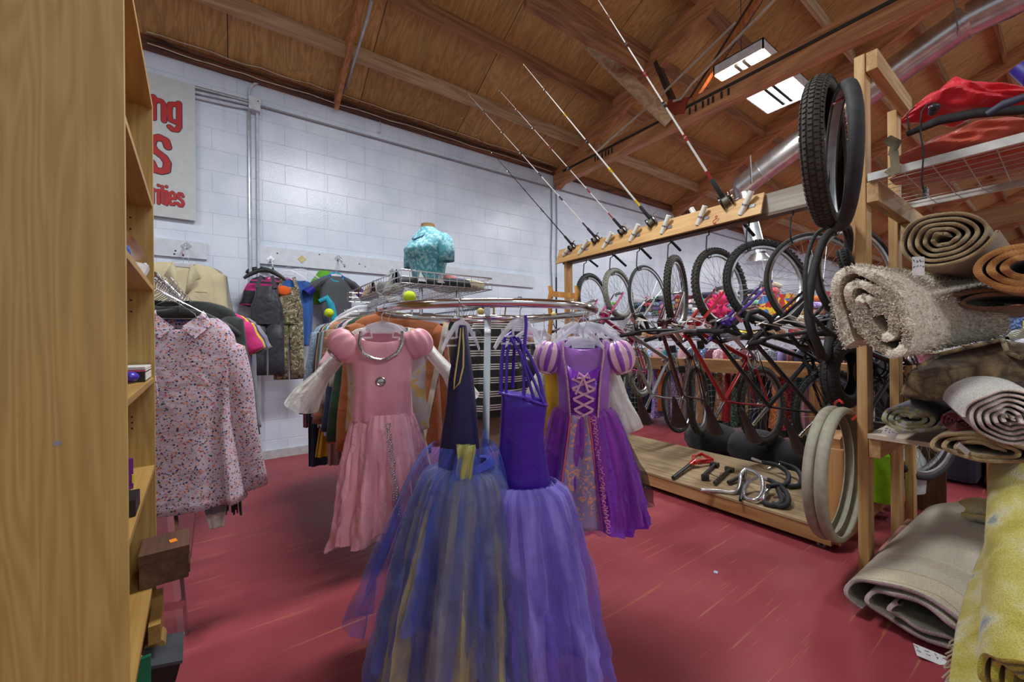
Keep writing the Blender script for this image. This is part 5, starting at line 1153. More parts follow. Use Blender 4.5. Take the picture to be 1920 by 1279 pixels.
for i, (y, lab, mt, W_, L_, sl) in enumerate(left):
    garment('shirt', lab, 'garment', (X_L, y, RZM+.013), .0, mt, W_, L_, .07, sl, seed=i+10, rip=.008)
    hanger('silver hook hanger carrying the %s' % ' '.join(lab.split(' on the ')[0].split()[:8]), (X_L, y+.006, RZM+.015), .0, 'wire' if i % 3 else 'clear', .4, .09)
garment('sweater', 'rust brown knit sweater facing the aisle behind the pink gown', 'sweater', (X_L+.03, 2.10, RZM+.013), .12, RN, .50, .74, .10, (.58, .075, .05, .13), seed=40, rip=.012, sh=.05)
hanger('clear hanger inside the rust brown sweater', (X_L+.03, 2.105, RZM+.015), .12, 'clear', .42, .09)
# empty hangers crowding the left rail
for i in range(34):
    y = 2.16+.029*i; hanger('thin silver wire hanger crowded on the left rail of the middle rack', (X_L, y+.013, RZM+.016), random.Random(i).uniform(-.12, .12), 'wire', .36, .055, 'wire hangers crowded on the left rail')
hanger('clear plastic hanger poking out left over the far tennis ball', (X_L-.01, 2.58, RZM+.016), .25, 'clear', .42, .02)
hanger('white plastic hanger poking out left above the plaid shirt', (X_L-.01, 2.66, RZM+.016), .1, 'white', .42, .045)
# right rail: striped sweaters
STR = fabric('bw_stripe', sr(20, 20, 22), 'hstripe', sr(208, 204, 198), 12, rough=.9, extra=True)
right = [(2.10, 'black and white striped open cardigan, nearest on the right rail', STR, .40, .62, (.5, .055, .045, .1)), (2.24, 'second black and white striped cardigan with dark collar', STR, .42, .62, (.52, .055, .045, .1)), (2.35, 'beige coat behind the striped cardigans', fabric('beige_coat', sr(150, 136, 112)), .44, .9, (.55, .055, .045, .1)),
         (2.47, 'dark green coat behind the beige coat', fabric('dk_green', (0, 0, 0)), .46, .86, (.56, .055, .045, .12)), (2.58, 'navy printed jacket behind the dark green coat', fabric('navy_print', sr(34, 44, 84), 'speckle', sr(170, 60, 80), 40), .46, .8, (.56, .055, .045, .12)), (2.7, 'teal blouse deep on the right rail', fabric('teal_c', sr(90, 160, 160)), .44, .7, (.4, .055, .045, .12))]
for i, (y, lab, mt, W_, L_, sl) in enumerate(right):
    garment('cardigan' if i < 2 else 'coat', lab, 'garment', (X_R+.0, y, RZM+.013), -.1, mt, W_, L_, .09, sl, seed=i+60, rip=.008, neck=.07)
    hanger('silver hook hanger inside the %s' % ' '.join(lab.split(',')[0].split()[:8]), (X_R, y+.006, RZM+.015), -.1, 'wire', .38, .09)
for i in range(12): hanger('silver wire hanger on the right rail of the middle rack', (X_R, 2.3+.05*i, RZM+.016), .0, 'wire', .36, .06, 'wire hangers on the right rail')
# low hems peeking below: yellow skirt, navy hem, spotted scarf, beige skirt
def low(label, px0, px1, py0, py1, y, mat, cat='skirt', name='skirt', seed=0, slant=0):
    a = ony(px0, py0, y); b = ony(px1, py1, y)
    t = thing(name, label, cat, ((a.x+b.x)/2, y, b.z))
    top = Vector((X_L+random.Random(seed).uniform(-.1, .1), y, .95))
    pts = [(top.z, -.1+top.x, .1+top.x, y), (a.z, a.x+slant, b.x, y), ((a.z+b.z)/2, a.x+slant*.5, b.x, y), (b.z, a.x, b.x, y)]
    spanel(pts, th=.03, rip=.01, seed=seed).build('cloth', mat, t); return t
low('yellow cotton skirt hem showing low under the left rail', 590, 617, 745, 853, 2.95, fabric('mustard', sr(214, 168, 30)), seed=1, slant=.06)
low('navy cotton skirt hem lowest under the left rail', 577, 618, 720, 868, 3.02, fabric('navy_c', sr(34, 40, 66)), seed=2)
low('black and white striped sleeve dangling under the left rail', 584, 594, 700, 838, 3.1, fabric('bw_stripe2', sr(24, 24, 24), 'hstripe', sr(214, 214, 210), 18, rough=.9), 'garment', 'knit_dress', 3)
low('beige skirt hem with black band below the plaid shirt', 614, 640, 740, 868, 2.75, fabric('rosy_beige', sr(164, 130, 112)), seed=4)
low('mint green dress hem below the denim jacket', 624, 650, 660, 770, 2.5, fabric('mint', sr(110, 156, 128)), 'dress', 'dress', 5)
low('black and white spotted scarf end below the plaid shirt', 595, 612, 700, 800, 2.85, fabric('spotted', sr(18, 18, 18), 'speckle', sr(220, 220, 220), 60), 'scarf', 'scarf', 6)
low('magenta patterned hem between denim sleeve and navy skirt', 568, 582, 720, 800, 3.08, fabric('magenta_c', sr(150, 34, 84), 'speckle', sr(60, 40, 110), 40), 'garment', 'skirt', 7)
# brass candelabra and things behind the round rack
BRS = plain('brass', sr(140, 104, 58), .35, .85)
cn = thing('candelabra', 'brass three-arm candelabra seen behind the chrome ring', 'candelabra', P(926, 610, 3.3))
c = P(926, 600, 3.3); 
b = MB().lathe([(0, -.05), (.05, -.045), (.06, -.03), (.012, -.02), (.008, .04), (.012, .05), (.008, .06), (.008, .13), (.018, .14), (.02, .17), (.016, .172), (.014, .145), (0, .145)], c, 16)
b.build('stem', BRS, cn)
for e in (-1, 1): MB().tube([c+Vector((0, 0, .03)), c+RT*e*.05+Vector((0, 0, .0)), c+RT*e*.09+Vector((0, 0, .04)), c+RT*e*.10+Vector((0, 0, .11))], .006, 8).lathe([(0, .1), (.018, .11), (.02, .14), (.016, .14), (0, .11)], c+RT*e*.10, 12).build('arm', BRS, cn)
# shelf that carries it
sh_ = thing('wooden_shelf', 'low brown shelf unit behind the round rack carrying the candelabra', 'shelf', P(940, 700, 3.4))
q = P(930, 625, 3.42); MB().box((q.x, q.y, c.z-.06), (.5, .3, .02)).build('top_board', wood('brown_shelf', sr(120, 72, 44), sr(84, 48, 30), 'X'), sh_, False); MB().box((q.x+.2, q.y, (c.z-.06)/2), (.02, .3, c.z-.07)).build('side_board', wood('brown_shelf', (0, 0, 0), (0, 0, 0)), sh_, False); MB().box((q.x-.2, q.y, (c.z-.06)/2), (.02, .3, c.z-.07)).build('side_board', wood('brown_shelf', (0, 0, 0), (0, 0, 0)), sh_, False)
# wooden ladder-like quilt stand
ql = thing('wooden_stand', 'golden wooden stand with scrolled side posts left of the bicycle rack', 'wooden stand', P(1050, 800, 3.75))
GW = wood('golden_wood', sr(196, 140, 60), sr(160, 104, 40), 'Z', rough=.45)
for px in (1031, 1080):
    z_ = 3.75; pts = [P(px+dx, py, z_) for dx, py in ((-1, 536), (3, 548), (-1, 565), (2, 600), (-2, 640), (3, 680), (-2, 700), (0, 790))]
    MB().tube(pts, [.02, .034, .028, .026, .03, .036, .026, .022], 8, flat=.5).build('side_post', GW, ql)
MB().beam(P(1031, 551, 3.75), P(1080, 555, 3.75), .02, .05).build('cross_rail', GW, ql, False); MB().beam(P(1031, 690, 3.75), P(1080, 690, 3.75), .02, .05).build('cross_rail', GW, ql, False)
o = tag(MB().tube([P(1043, 520, 4.1), P(1043, 700, 4.1)], .008, 8).build('curtain_rod', BLACKP), 'thin black pole standing upright left of the bicycle rack', 'pole')

# ---------------------------------------------------------------- wall hooks and their clothes
def faceout(px, py, label, out=.30, dz=-.14):
    p = W(px, py, .036); t = thing('wall_hook', label, 'hook', p, 'waterfall hooks on the wall boards')
    MB().box(p, (.05, .006, .06), (0, .78, 0)).build('back_plate', chrome(), t, False)
    e = p+Vector((0, -out, dz)); MB().beam(p, e, .012, .02).build('arm', chrome(), t, False)
    b = MB()
    for i in range(7): b.ball(p.lerp(e, .15+.12*i)+Vector((0, 0, .014)), .009, 8)
    b.build('stop_balls', chrome(), t); return p, e
p, e = faceout(349, 461, 'silver wall hook above the cream blazer')
CRM = fabric('cream_wool', sr(206, 194, 158), rough=.95)
def lapels(t, z0):
    for sd in (-1, 1): loc_part('lapel', MB().add([(sd*.012, -.068, z0-.30), (sd*.055, -.05, z0-.0), (sd*.085, -.045, z0-.04), (sd*.12, -.058, z0-.12), (sd*.09, -.062, z0-.14), (sd*.10, -.064, z0-.17)], [(0, 1, 2, 3, 4, 5)]), CRM, t, solid=.006)
    loc_part('pocket_welt', MB().box((.12, -.062, z0-.24), (.08, .006, .012)), CRM, t)
g0 = e+Vector((0, 0, .025)); garment('blazer', 'cream wool blazer hanging on the wall hook at far left', 'blazer', g0, .0, CRM, .50, .72, .13, (.58, .075, .055, .10), seed=70, dip=.12, extras=lapels)
hanger('clear hanger inside the cream blazer', g0+Vector((0, .004, 0)), 0, 'clear', .42, .09)
garment('shirt', 'grey coat half hidden behind the cream blazer', 'coat', e+Vector((.03, .08, .03)), .05, fabric('grey_coat', sr(150, 146, 138)), .5, .7, .08, (.5, .06, .05, .14), seed=71); hanger('clear hanger inside the grey coat', e+Vector((.03, .084, .03)), .05, 'clear', .42, .09)
p, e = faceout(507, 486, 'silver wall hook above the overalls')
CHAR = fabric('charcoal_nylon', sr(40, 44, 52), rough=.5, bump=.5); CAMO = fabric('camo_bark', sr(134, 120, 92), 'camo', [sr(60, 52, 38), sr(176, 168, 142), sr(86, 84, 50)], 17, rough=.8); MAG = plain('magenta_band', sr(206, 30, 130), .6)
def bib(label, loc, rot, mat, W_=.26, L=.95, strapmat=None, seed=0, name='bib_overalls'):
    t = thing(name, label, 'overalls', loc, None, rot)
    z = -.16
    loc_part('bib', spanel([(z, -.09, .09, 0), (z-.1, -.10, .10, 0), (z-.2, -W_/2, W_/2, 0), (z-.36, -W_/2, W_/2, 0)], th=.05, rip=.006, seed=seed), mat, t)
    for sd in (-1, 1):
        loc_part('trouser_leg', MB().tube([(sd*W_*.25, 0, z-.33), (sd*W_*.27, 0, z-.5), (sd*W_*.28, .01, z-.7), (sd*W_*.29, 0, -L)], [W_*.27, W_*.26, W_*.25, W_*.27], 18, flat=.6, caps=False, up=(1, 0, 0)), mat, t, solid=.004)
        loc_part('strap', MB().beam((sd*.075, -.03, z-.02), (sd*.045, 0, z+.10), .03, .006, up=(0, 1, 0)), strapmat or mat, t)
    return t
pb = e+Vector((-.03, -.02, 0)); bib('charcoal bib overalls for a child on the wall hook', P(500, 505, (pb-CP).dot(FW)), -.3, CHAR, .27, 1.0)
hanger('black hanger above the charcoal overalls', P(497, 500, (pb-CP).dot(FW)), -.2, 'black', .34, .03)
pc = e+Vector((.1, .05, 0)); bib('bark camouflage bib overalls with orange lining beside the charcoal pair', P(541, 508, (pc-CP).dot(FW)), -.15, CAMO, .24, 1.06, seed=3)
hanger('clear hanger above the camouflage overalls', P(541, 500, (pc-CP).dot(FW)), -.1, 'clear', .34, .04)
loc = P(532, 545, (pc-CP).dot(FW)-.06); tag(MB().ball(loc, .06, 16, (1, .4, .8)).build('lining_flap', fabric('orange_lining', sr(232, 96, 20))), 'orange lining flap at the top of the camouflage overalls', 'garment')
garment('snow_suit', 'black snow jacket with magenta bands behind the overalls', 'jacket', P(508, 502, (pc-CP).dot(FW)+.06), -.1, fabric('snow_band', sr(34, 36, 42), 'hstripe', sr(206, 30, 130), 4.2, rough=.6), .36, .30, .08, (.2, .06, .055, .3), seed=75, dip=.05)
garment('pink_top', 'hot pink top behind the two overalls', 'garment', P(522, 502, (pc-CP).dot(FW)+.12), -.1, fabric('hot_pink', sr(214, 40, 124)), .26, .34, .07, None, seed=76)
garment('long_garment', 'blue sleeveless smock on the wall right of the camouflage overalls', 'garment', P(556, 508, (pc-CP).dot(FW)+.10), .1, fabric('smock_blue', sr(54, 100, 176)), .30, .66, .07, None, seed=77, hem=.9)
hanger('clear hanger sticking out right of the blue smock', P(566, 500, (pc-CP).dot(FW)+.12), .3, 'clear', .40, .03)
hanger('black hanger sticking out left of the overalls', P(488, 500, (pc-CP).dot(FW)+.1), -.3, 'black', .40, .02)
# wetsuit
p, e = faceout(634, 484, 'silver wall hook above the wetsuit')
GRN = fabric('neoprene_grey', sr(70, 74, 80), rough=.7, bump=.1); NBL = plain('neoprene_blue', sr(24, 70, 160), .6); TQ = plain('turquoise_neoprene', sr(10, 150, 176), .6); ROY = plain('royal_sleeve', sr(30, 40, 150), .6)
zw = (e-CP).dot(FW)
wl = P(630, 508, zw); ws = thing('wetsuit', 'short grey wetsuit with blue shoulders and turquoise trim on the wall', 'wetsuit', wl, rotz=.0)
loc_part('torso', spanel([(-.06, -.06, .06, 0), (-.10, -.12, .12, 0), (-.20, -.16, .16, 0), (-.40, -.15, .15, 0), (-.7, -.15, .15, 0)], th=.06, rip=.004), GRN, ws)
for sd in (-1, 1):
    s_ = MB().tube([(sd*.07, 0, -.08), (sd*.16, 0, -.13), (sd*.27, 0, -.24)], [.045, .075, .085], 16, flat=.5, caps=False, up=(0, 1, 0)); loc_part('sleeve', s_, GRN if sd > 0 else GRN, ws, solid=.004)
    loc_part('sleeve_cuff', MB().tube([(sd*.225, 0, -.20), (sd*.285, 0, -.255)], [.085, .09], 16, flat=.5, caps=False, up=(0, 1, 0)), ROY, ws, 'royal blue cuff')
    loc_part('shoulder_panel', MB().tube([(sd*.05, -.005, -.055), (sd*.13, -.005, -.09), (sd*.22, -.005, -.15)], .016, 8), NBL, ws, 'blue shoulder stripe')
loc_part('collar', MB().ring((0, -.01, -.07), .065, .012, 24, 8, Matrix.Rotation(.9, 3, 'X')), TQ, ws, 'turquoise collar')
loc_part('trim_panel', MB().tube([(-.17, -.04, -.33), (-.10, -.05, -.29), (-.06, -.055, -.36), (-.03, -.06, -.5), (-.02, -.06, -.66)], [.02, .03, .035, .03, .022], 8, flat=.4), TQ, ws, 'turquoise side flash')
loc_part('lower_leg', spanel([(-.38, -.15, -.06, 0), (-.55, -.14, -.05, 0), (-.78, -.12, -.05, 0)], th=.05), plain('navy_neo', sr(22, 30, 66), .6), ws, 'navy leg panel')
hanger('clear hanger inside the grey wetsuit', wl+Vector((0, -.01, .03)), 0, 'clear', .3, .07)
tag(spanel([(-.0, -.05, .05, 0), (-.06, -.09, .10, 0), (-.14, -.14, .06, 0), (-.36, -.16, -.02, 0)], th=.03).xf(Matrix.Translation(P(608, 508, zw+.1))).build('swim_vest', fabric('lime_neoprene', sr(104, 176, 40))), 'lime green vest behind the wetsuit', 'garment')
tag(spanel([(0, -.05, .06, 0), (-.05, -.05, .07, 0), (-.12, -.04, .08, 0)], th=.03).xf(Matrix.Translation(P(613, 524, zw-.02))).build('swim_float', fabric('hot_pink', (0, 0, 0))), 'small hot pink swimwear piece above the wetsuit shoulder', 'garment')
p, e = faceout(735, 509, 'silver wall hook just left of the mannequin torso')

# ---------------------------------------------------------------- left clothes rack behind the bookcase
LX = -.24; LZ = 1.44
lr = thing('clothing_rack', 'chrome clothes rack behind the bookcase holding the floral blouse', 'clothes rack', (LX, 2.9, 0))
MB().tube([(LX, 2.02, LZ), (LX, 3.7, LZ)], .014, 10).build('rail', chrome(), lr)
lg = P(344, 1188, 1.61); lg.z = 0; lt2 = P(321, 940, 1.66)
MB().beam(lg, lt2+(lt2-lg)*.9, .028, .02, up=FW).build('leg', chrome(), lr, False)
MB().tube([lg+Vector((0, 0, 0)), lg+Vector((0, 0, .012))], .018, 10).build('foot', steel(), lr)
MB().beam(P(345, 1133, 1.63), P(300, 1140, 1.5), .015, .028).build('base_bar', chrome(), lr, False)
MB().tube([P(357, 1050, 2.2), P(372, 905, 2.2)], .004, 6).build('brace_rod', steel(), lr)
lg2 = Vector((LX+.05, 3.6, 0)); MB().beam(lg2, lg2+Vector((0, 0, 1.44)), .025, .025).build('leg', chrome(), lr, False)
FLO = fabric('floral_cotton', sr(198, 182, 200), 'floral', [sr(44, 52, 84), sr(200, 96, 80), sr(214, 160, 110), sr(70, 84, 100), sr(196, 130, 156)], 62, rough=.85, extra=.25, bump=.45)
q = P(338, 640, 1.62)
def plk(t, z0):
    loc_part('button_placket', MB().beam((-.08, -.062, z0-.14), (-.06, -.078, z0-.34), .003, .02, up=(0, 0, 1)), FLO, t)
    loc_part('chest_logo', MB().tube([(.028, -.069, z0-.1), (.03, -.071, z0-.085), (.037, -.07, z0-.1), (.045, -.07, z0-.088)], .0018, 5), plain('logo_navy', sr(40, 50, 130), .5), t)
    loc_part('care_label', MB().box((.0, .018, z0-.015), (.03, .002, .014)), plain('label_navy', sr(24, 36, 120), .5), t, 'navy neck label')
gl = Vector((q.x, q.y, 1.385)); 
garment('blouse', 'floral print blouse with pink and navy flowers at the front of the left rack', 'blouse', gl, facing(gl, -.15), FLO, .375, .78, .15, (.60, .07, .05, .15), seed=80, rip=.018, dip=.10, extras=plk, collar=FLO, kf=6, hem=1.15, sh=.10)
hanger('black plastic hanger holding the floral blouse', gl, facing(gl, -.15), 'black', .40, .085)
lefts = [('dark green long coat behind the floral blouse', sr(40, 48, 44), .5, .66), ('olive tweed jacket on the left rack', sr(66, 64, 48), .5, .64), ('charcoal cardigan on the left rack', sr(44, 48, 54), .5, .7), ('white cotton shirt on the left rack', sr(206, 204, 204), .5, .62),
         ('hot pink top far along the left rack', sr(206, 40, 120), .42, .5), ('yellow top far along the left rack', sr(226, 196, 30), .42, .56), ('red and navy printed top far along the left rack', sr(110, 36, 70), .42, .62), ('grey striped shirt farthest along the left rack', sr(140, 140, 150), .44, .75)]
for i, (lab, col, W_, L_) in enumerate(lefts):
    y = 2.22+.14*i; fabric_ = fabric('lf%d' % i, col) if i != 6 else fabric('lf6', col, 'speckle', sr(40, 60, 150), 30)
    garment('shirt', lab, 'garment', (LX+.03+.02*i*(i > 3), y, LZ+.014), -.35 if i < 4 else -.1, fabric_, W_, L_, .08, (.5 if i < 4 else .15, .06, .05, .14 if i < 4 else .5), seed=90+i, rip=.008)
    hanger('silver hook hanger holding the %s' % ' '.join(lab.split()[:7]), (LX+.03, y+.006, LZ+.016), -.35, 'wire', .38, .09)
for i in range(22): hanger('silver wire hanger packed along the left rack', (LX, 2.1+.06*i, LZ+.016+.0), -.5+random.Random(i).uniform(-.3, .3), 'wire', .34, .06, 'silver wire hangers packed along the left rack')
# trailing scarf ends below the blouse
s1 = P(404, 950, 1.72); tag(spanel([(.25, -.02, .03, 0), (.1, -.035, .04, 0), (.0, -.04, .04, 0), (-.09, -.02, .03, 0)], th=.01).xf(Matrix.Translation(s1)).build('scarf', fabric('scarf_wg', sr(206, 200, 190), 'hstripe', sr(130, 136, 140), 9)), 'white and grey striped scarf end hanging below the floral blouse', 'scarf')
s1 = P(436, 930, 1.8); fr2 = MB(); rnd = random.Random(3)
for i in range(16): x = -.035+.07*i/15; fr2.tube([s1+RT*x+Vector((0, 0, .25)), s1+RT*x+Vector((0, 0, .02)), s1+RT*(x+rnd.uniform(-.01, .01))+Vector((0, 0, -.06-rnd.random()*.03))], .0035, 5)
tag(fr2.build('shawl_fringe', fabric('fringe_dark', sr(44, 38, 30))), 'dark brown shawl fringe hanging right of the striped scarf', 'shawl')
# ---------------------------------------------------------------- bookcase at the left edge
A_ = CP+RT*(-.826)+FW*.853; A_.z = 0                       # near front corner
wd = (RT*(-.622)+FW*.783).normalized(); dp = (RT*(-.783)-FW*.622).normalized()   # width direction, depth direction (away to the left)
BWd, BDp, BH = .765, .30, 2.045
bc = thing('bookcase', 'tall oak veneer bookcase seen from its side at the left edge', 'bookcase', A_)
OAK = wood('oak_veneer', sr(196, 166, 98), sr(174, 144, 80), 'Z', 1.3, rough=.5, rings=22); OAKX = wood('oak_veneer_flat', sr(184, 146, 80), sr(158, 120, 60), 'X', 1.0, rough=.5)
Mb = Matrix((wd, dp, UP)).transposed().to_4x4(); Mb.translation = A_
def bb_(a, b, name='shelf', mat=OAKX, par=None, label=None, bev=.0008):
    o = MB().b2(a, b).build(name, mat, None, False, label, bevel=bev); o.parent = bc; o.matrix_parent_inverse = wm(bc).inverted() @ Mb; return o
bb_((0, 0, 0), (.02, BDp, BH+.5), 'side_panel', OAK)
bb_((BWd-.02, 0, 0), (BWd, BDp, BH), 'side_panel', OAK)
bb_((.02, BDp-.008, .02), (BWd-.02, BDp, BH), 'back_panel', OAK)
bb_((.02, .0, BH-.02), (BWd-.02, BDp-.01, BH), 'top_panel')
for z in (1.684, 1.385, 1.055, .74, .37, .07): bb_((.02, .002, z-.018), (BWd-.02, BDp-.01, z), 'shelf')
ph_ = MB()
for z in (1.62, 1.58, 1.33, 1.29, .92, .90, .88): ph_.tube([(BWd-.0205, .06, z), (BWd-.0225, .06, z)], .003, 8)
o = ph_.build('peg_holes', BLACKP); o.parent = bc; o.matrix_parent_inverse = wm(bc).inverted() @ Mb
o = MB().tube([(-.001, .10, .98), (.001, .10, .98)], .006, 12).build('cam_cap', steel()); o.parent = bc; o.matrix_parent_inverse = wm(bc).inverted() @ Mb
def onshelf(name, label, cat, parts, loc):
    t = thing(name, label, cat, Mb @ Vector(loc))
    for nm, mb_, mt, *r in parts:
        o = mb_.build(nm, mt, None, r[0] if r else True); o.parent = t; o.matrix_parent_inverse = wm(t).inverted() @ Mb
    return t
def skdeck():
    def fn(u, v):
        L = .70; x = -L/2+L*v; w_ = .10*(1-(2*abs(v-.5))**6)**.5+.002; y = -w_+2*w_*u; z = .012*abs(2*u-1)**2+(.05*max(0, (abs(x)-.22)/.13)**1.6); return Vector((y*.9+.04, x*.4, z))
    return MB().grid(fn, 10, 30)
sk = MB()
def fn(u, v):
    L = .5; x = L*(v-.5); w_ = .1*max(0.02, (1-(2*abs(v-.5))**5))**.5; y = w_*(2*u-1); z = .012*(2*u-1)**2+.09*max(0, (abs(x)-.14)/.13)**1.5; return Vector((x, y*.7, z))
sk.grid(fn, 10, 30); sk.xf(Matrix.Translation((.50, .07, 1.43)) @ Matrix.Rotation(.0, 4, 'Z') @ Matrix.Rotation(-.45, 4, 'X'))
tt = onshelf('skateboard', 'skateboard deck tilted on the bookcase shelf showing pale underside', 'skateboard', [('deck', sk, wood('maple', sr(206, 172, 126), sr(176, 130, 96), 'X', rough=.3))], (.35, .1, 1.387))
wl_ = MB().ring((.34, .05, 1.43), .016, .012, 18, 8, Matrix.Rotation(pi/2, 3, 'Y')); o = wl_.build('wheel', plain('wheel_blue', sr(60, 90, 170), .4)); o.parent = tt; o.matrix_parent_inverse = wm(tt).inverted() @ Mb
onshelf('white_pump_part', 'small white plastic faucet piece on the bookcase shelf', 'plastic part', [('body', MB().tube([(.62, .04, 1.40), (.66, .03, 1.43), (.69, .02, 1.435)], .009, 8).tube([(.68, .02, 1.42), (.69, .02, 1.455)], .006, 8), WH)], (.66, .03, 1.387))
onshelf('white_pump_part', 'white plastic clip lying beside the skateboard', 'plastic part', [('body', MB().box((.55, .03, 1.41), (.03, .05, .045), (.3, .4, 0)), WH)], (.55, .03, 1.387))
def stack(z, items, x0, y0):
    for lab, (sx, sy, sz), col in items:
        onshelf('book', lab, 'book', [('cover', MB().box((x0, y0, z+sz/2), (sx, sy, sz)), plain('bk%d' % int(col[0]*9999), col, .5), False), ('pages', MB().box((x0+.003, y0-.003, z+sz/2), (sx-.002, sy-.002, sz*.7)), plain('paper', sr(222, 218, 206), .8), False)], (x0, y0, z)); z += sz+.0005
stack(1.056, [('black video case lying flat at the bottom of the bookcase stack', (.2, .14, .032), sr(28, 28, 30)), ('thin pink-edged booklet on the black case in the bookcase', (.2, .14, .006), sr(214, 90, 120)), ('thin white booklet on top of the bookcase stack', (.2, .14, .008), sr(206, 206, 206))], .63, .08)
onshelf('toy_package', 'purple crumpled packet on the bookcase shelf before the stack', 'packet', [('wrap', MB().ball((.5, .04, 1.075), .02, 12, (1.2, 1, .8)), plain('purple_pack', sr(70, 50, 180), .3))], (.5, .04, 1.056))
onshelf('candy_box', 'purple and yellow snack box leaning on the lower bookcase shelf', 'snack box', [('carton', MB().box((.47, .05, .79), (.05, .015, .09), (0, 0, .5)), plain('carton_purple', sr(110, 40, 130), .4), False), ('yellow_band', MB().box((.468, .042, .775), (.045, .006, .025), (0, 0, .5)), plain('carton_yellow', sr(220, 200, 60), .4), False)], (.47, .05, .741))
onshelf('black_box', 'small black plastic box on the lower bookcase shelf', 'box', [('body', MB().box((.25, .045, .762), (.10, .08, .04)), BLACKP, False)], (.25, .05, .741))
WAL = wood('walnut_box', sr(112, 82, 64), sr(84, 58, 46), 'X', rough=.5)
onshelf('wooden_box', 'brown wooden drawer box with an orange sticker sticking out of the bookcase', 'box', [('lid', MB().box((.67, -.03, .468), (.16, .13, .03)), WAL, False), ('box_body', MB().box((.67, -.03, .412), (.155, .125, .08)), WAL, False), ('sticker', MB().box((.66, -.05, .484), (.03, .02, .001), (0, 0, .2)), plain('orange_sticker', sr(240, 140, 30), .5), False), ('inset_panel', MB().box((.65, -.094, .40), (.10, .004, .03)), wood('walnut_dark', sr(92, 64, 50), sr(70, 46, 38), 'X'), False)], (.6, -.05, .372))
wr_ = MB(); wr_.box((.60, .05, .13), (.03, .2, .11)); wr_.box((.66, .05, .16), (.05, .2, .10))
onshelf('wine_rack', 'pale wooden bottle rack piece with round cutouts at the bottom of the bookcase', 'wooden rack', [('scalloped_board', MB().b2((.70, -.02, .072), (.725, .2, .30)), OAKX, False), ('bottle_cradle', MB().tube([(.62, -.0, .15), (.70, -.0, .15)], .03, 16), OAKX, True), ('cross_slat', MB().b2((.56, -.02, .20), (.70, .01, .26)), OAKX, False)], (.65, .05, .072))
onshelf('green_book', 'green and yellow children book upright at the bottom of the bookcase', 'book', [('cover', MB().box((.42, .06, .16), (.02, .13, .17), (0, .15, 0)), plain('green_book', sr(20, 110, 80), .4), False), ('spine_stripe', MB().box((.432, .03, .16), (.004, .03, .17), (0, .15, 0)), plain('book_yellow', sr(230, 190, 60), .4), False)], (.4, .0, .072))
onshelf('black_case', 'black plastic case lying at the foot of the bookcase', 'case', [('case_body', MB().box((.60, -.0, .115), (.16, .13, .06), (.25, 0, 0)), BLACKP, False), ('case_rim', MB().box((.60, -.01, .15), (.165, .135, .01), (.25, 0, 0)), plain('case_grey', sr(70, 74, 78), .4), False)], (.55, -.06, .0))
# ---------------------------------------------------------------- rug rack at the right
rg = thing('rug_rack', 'tall two-by-four lumber rack stacked with rolled rugs at the right edge', 'rack', (2.8, .2, 0))
LUM = wood('lumber_light', sr(206, 170, 116), sr(172, 130, 78), 'Z', rough=.6); LUMX = wood('lumber_light_x', sr(204, 168, 118), sr(168, 128, 80), 'X', rough=.6); LUMY = wood('lumber_light_y', sr(204, 168, 118), sr(168, 128, 80), 'Y', rough=.6)
f0 = onz(1625, 1090, 0); fx, fy = f0.x, f0.y
MB().b2((fx-.045, fy-.02, 0), (fx+.045, fy+.02, 2.52)).build('post', LUM, rg, False, bevel=.003)
f1 = onz(1672, 1018, 0); MB().b2((f1.x-.045, fy-.02, 0), (f1.x+.045, fy+.02, 2.45)).build('post', LUM, rg, False, bevel=.003)
q = P(1708, 900, 2.52); MB().b2((q.x-.045, q.y-.02, 0), (q.x+.045, q.y+.02, 1.0)).build('post', LUM, rg, False, bevel=.003)
q = P(1738, 900, 2.7); MB().b2((q.x-.01, q.y-.09, 0), (q.x+.01, q.y+.09, 1.0)).build('plywood_divider', wood('dark_ply', sr(104, 70, 44), sr(80, 50, 30), 'Z'), rg, False)
MB().b2((fx-.04, fy-.065, 2.43), (f1.x+.05, fy-.022, 2.52)).build('top_beam', LUMX, rg, False, bevel=.003)
z2 = onx(1655, 333, fx).z; MB().b2((fx-.045, fy-.065, z2-.115), (f1.x+.6, fy-.022, z2-.02)).build('cross_beam', LUMX, rg, False, bevel=.003)
z3 = onx(1646, 838, fx-.045).z; MB().b2((fx-.045, fy-.065, z3-.055), (f1.x+.1, fy-.022, z3+.035)).build('cross_beam', LUMX, rg, False, bevel=.003)
SHW = wood('shelf_white', sr(214, 206, 194), sr(196, 180, 160), 'Y', rough=.6)
MB().b2((fx-.06, -1.6, z3+.036), (f1.x+.1, fy-.022, z3+.056)).build('shelf_board', SHW, rg, False)
MB().b2((fx-.0, -1.6, .10), (f1.x+.1, fy-.022, .13)).build('shelf_board', plain('low_shelf', sr(180, 130, 124), .6), rg, False)
MB().b2((fx+.55, -1.6, z2-.20), (fx+.6, fy-.03, z2-.12)).build('rear_rail', LUMY, rg, False)
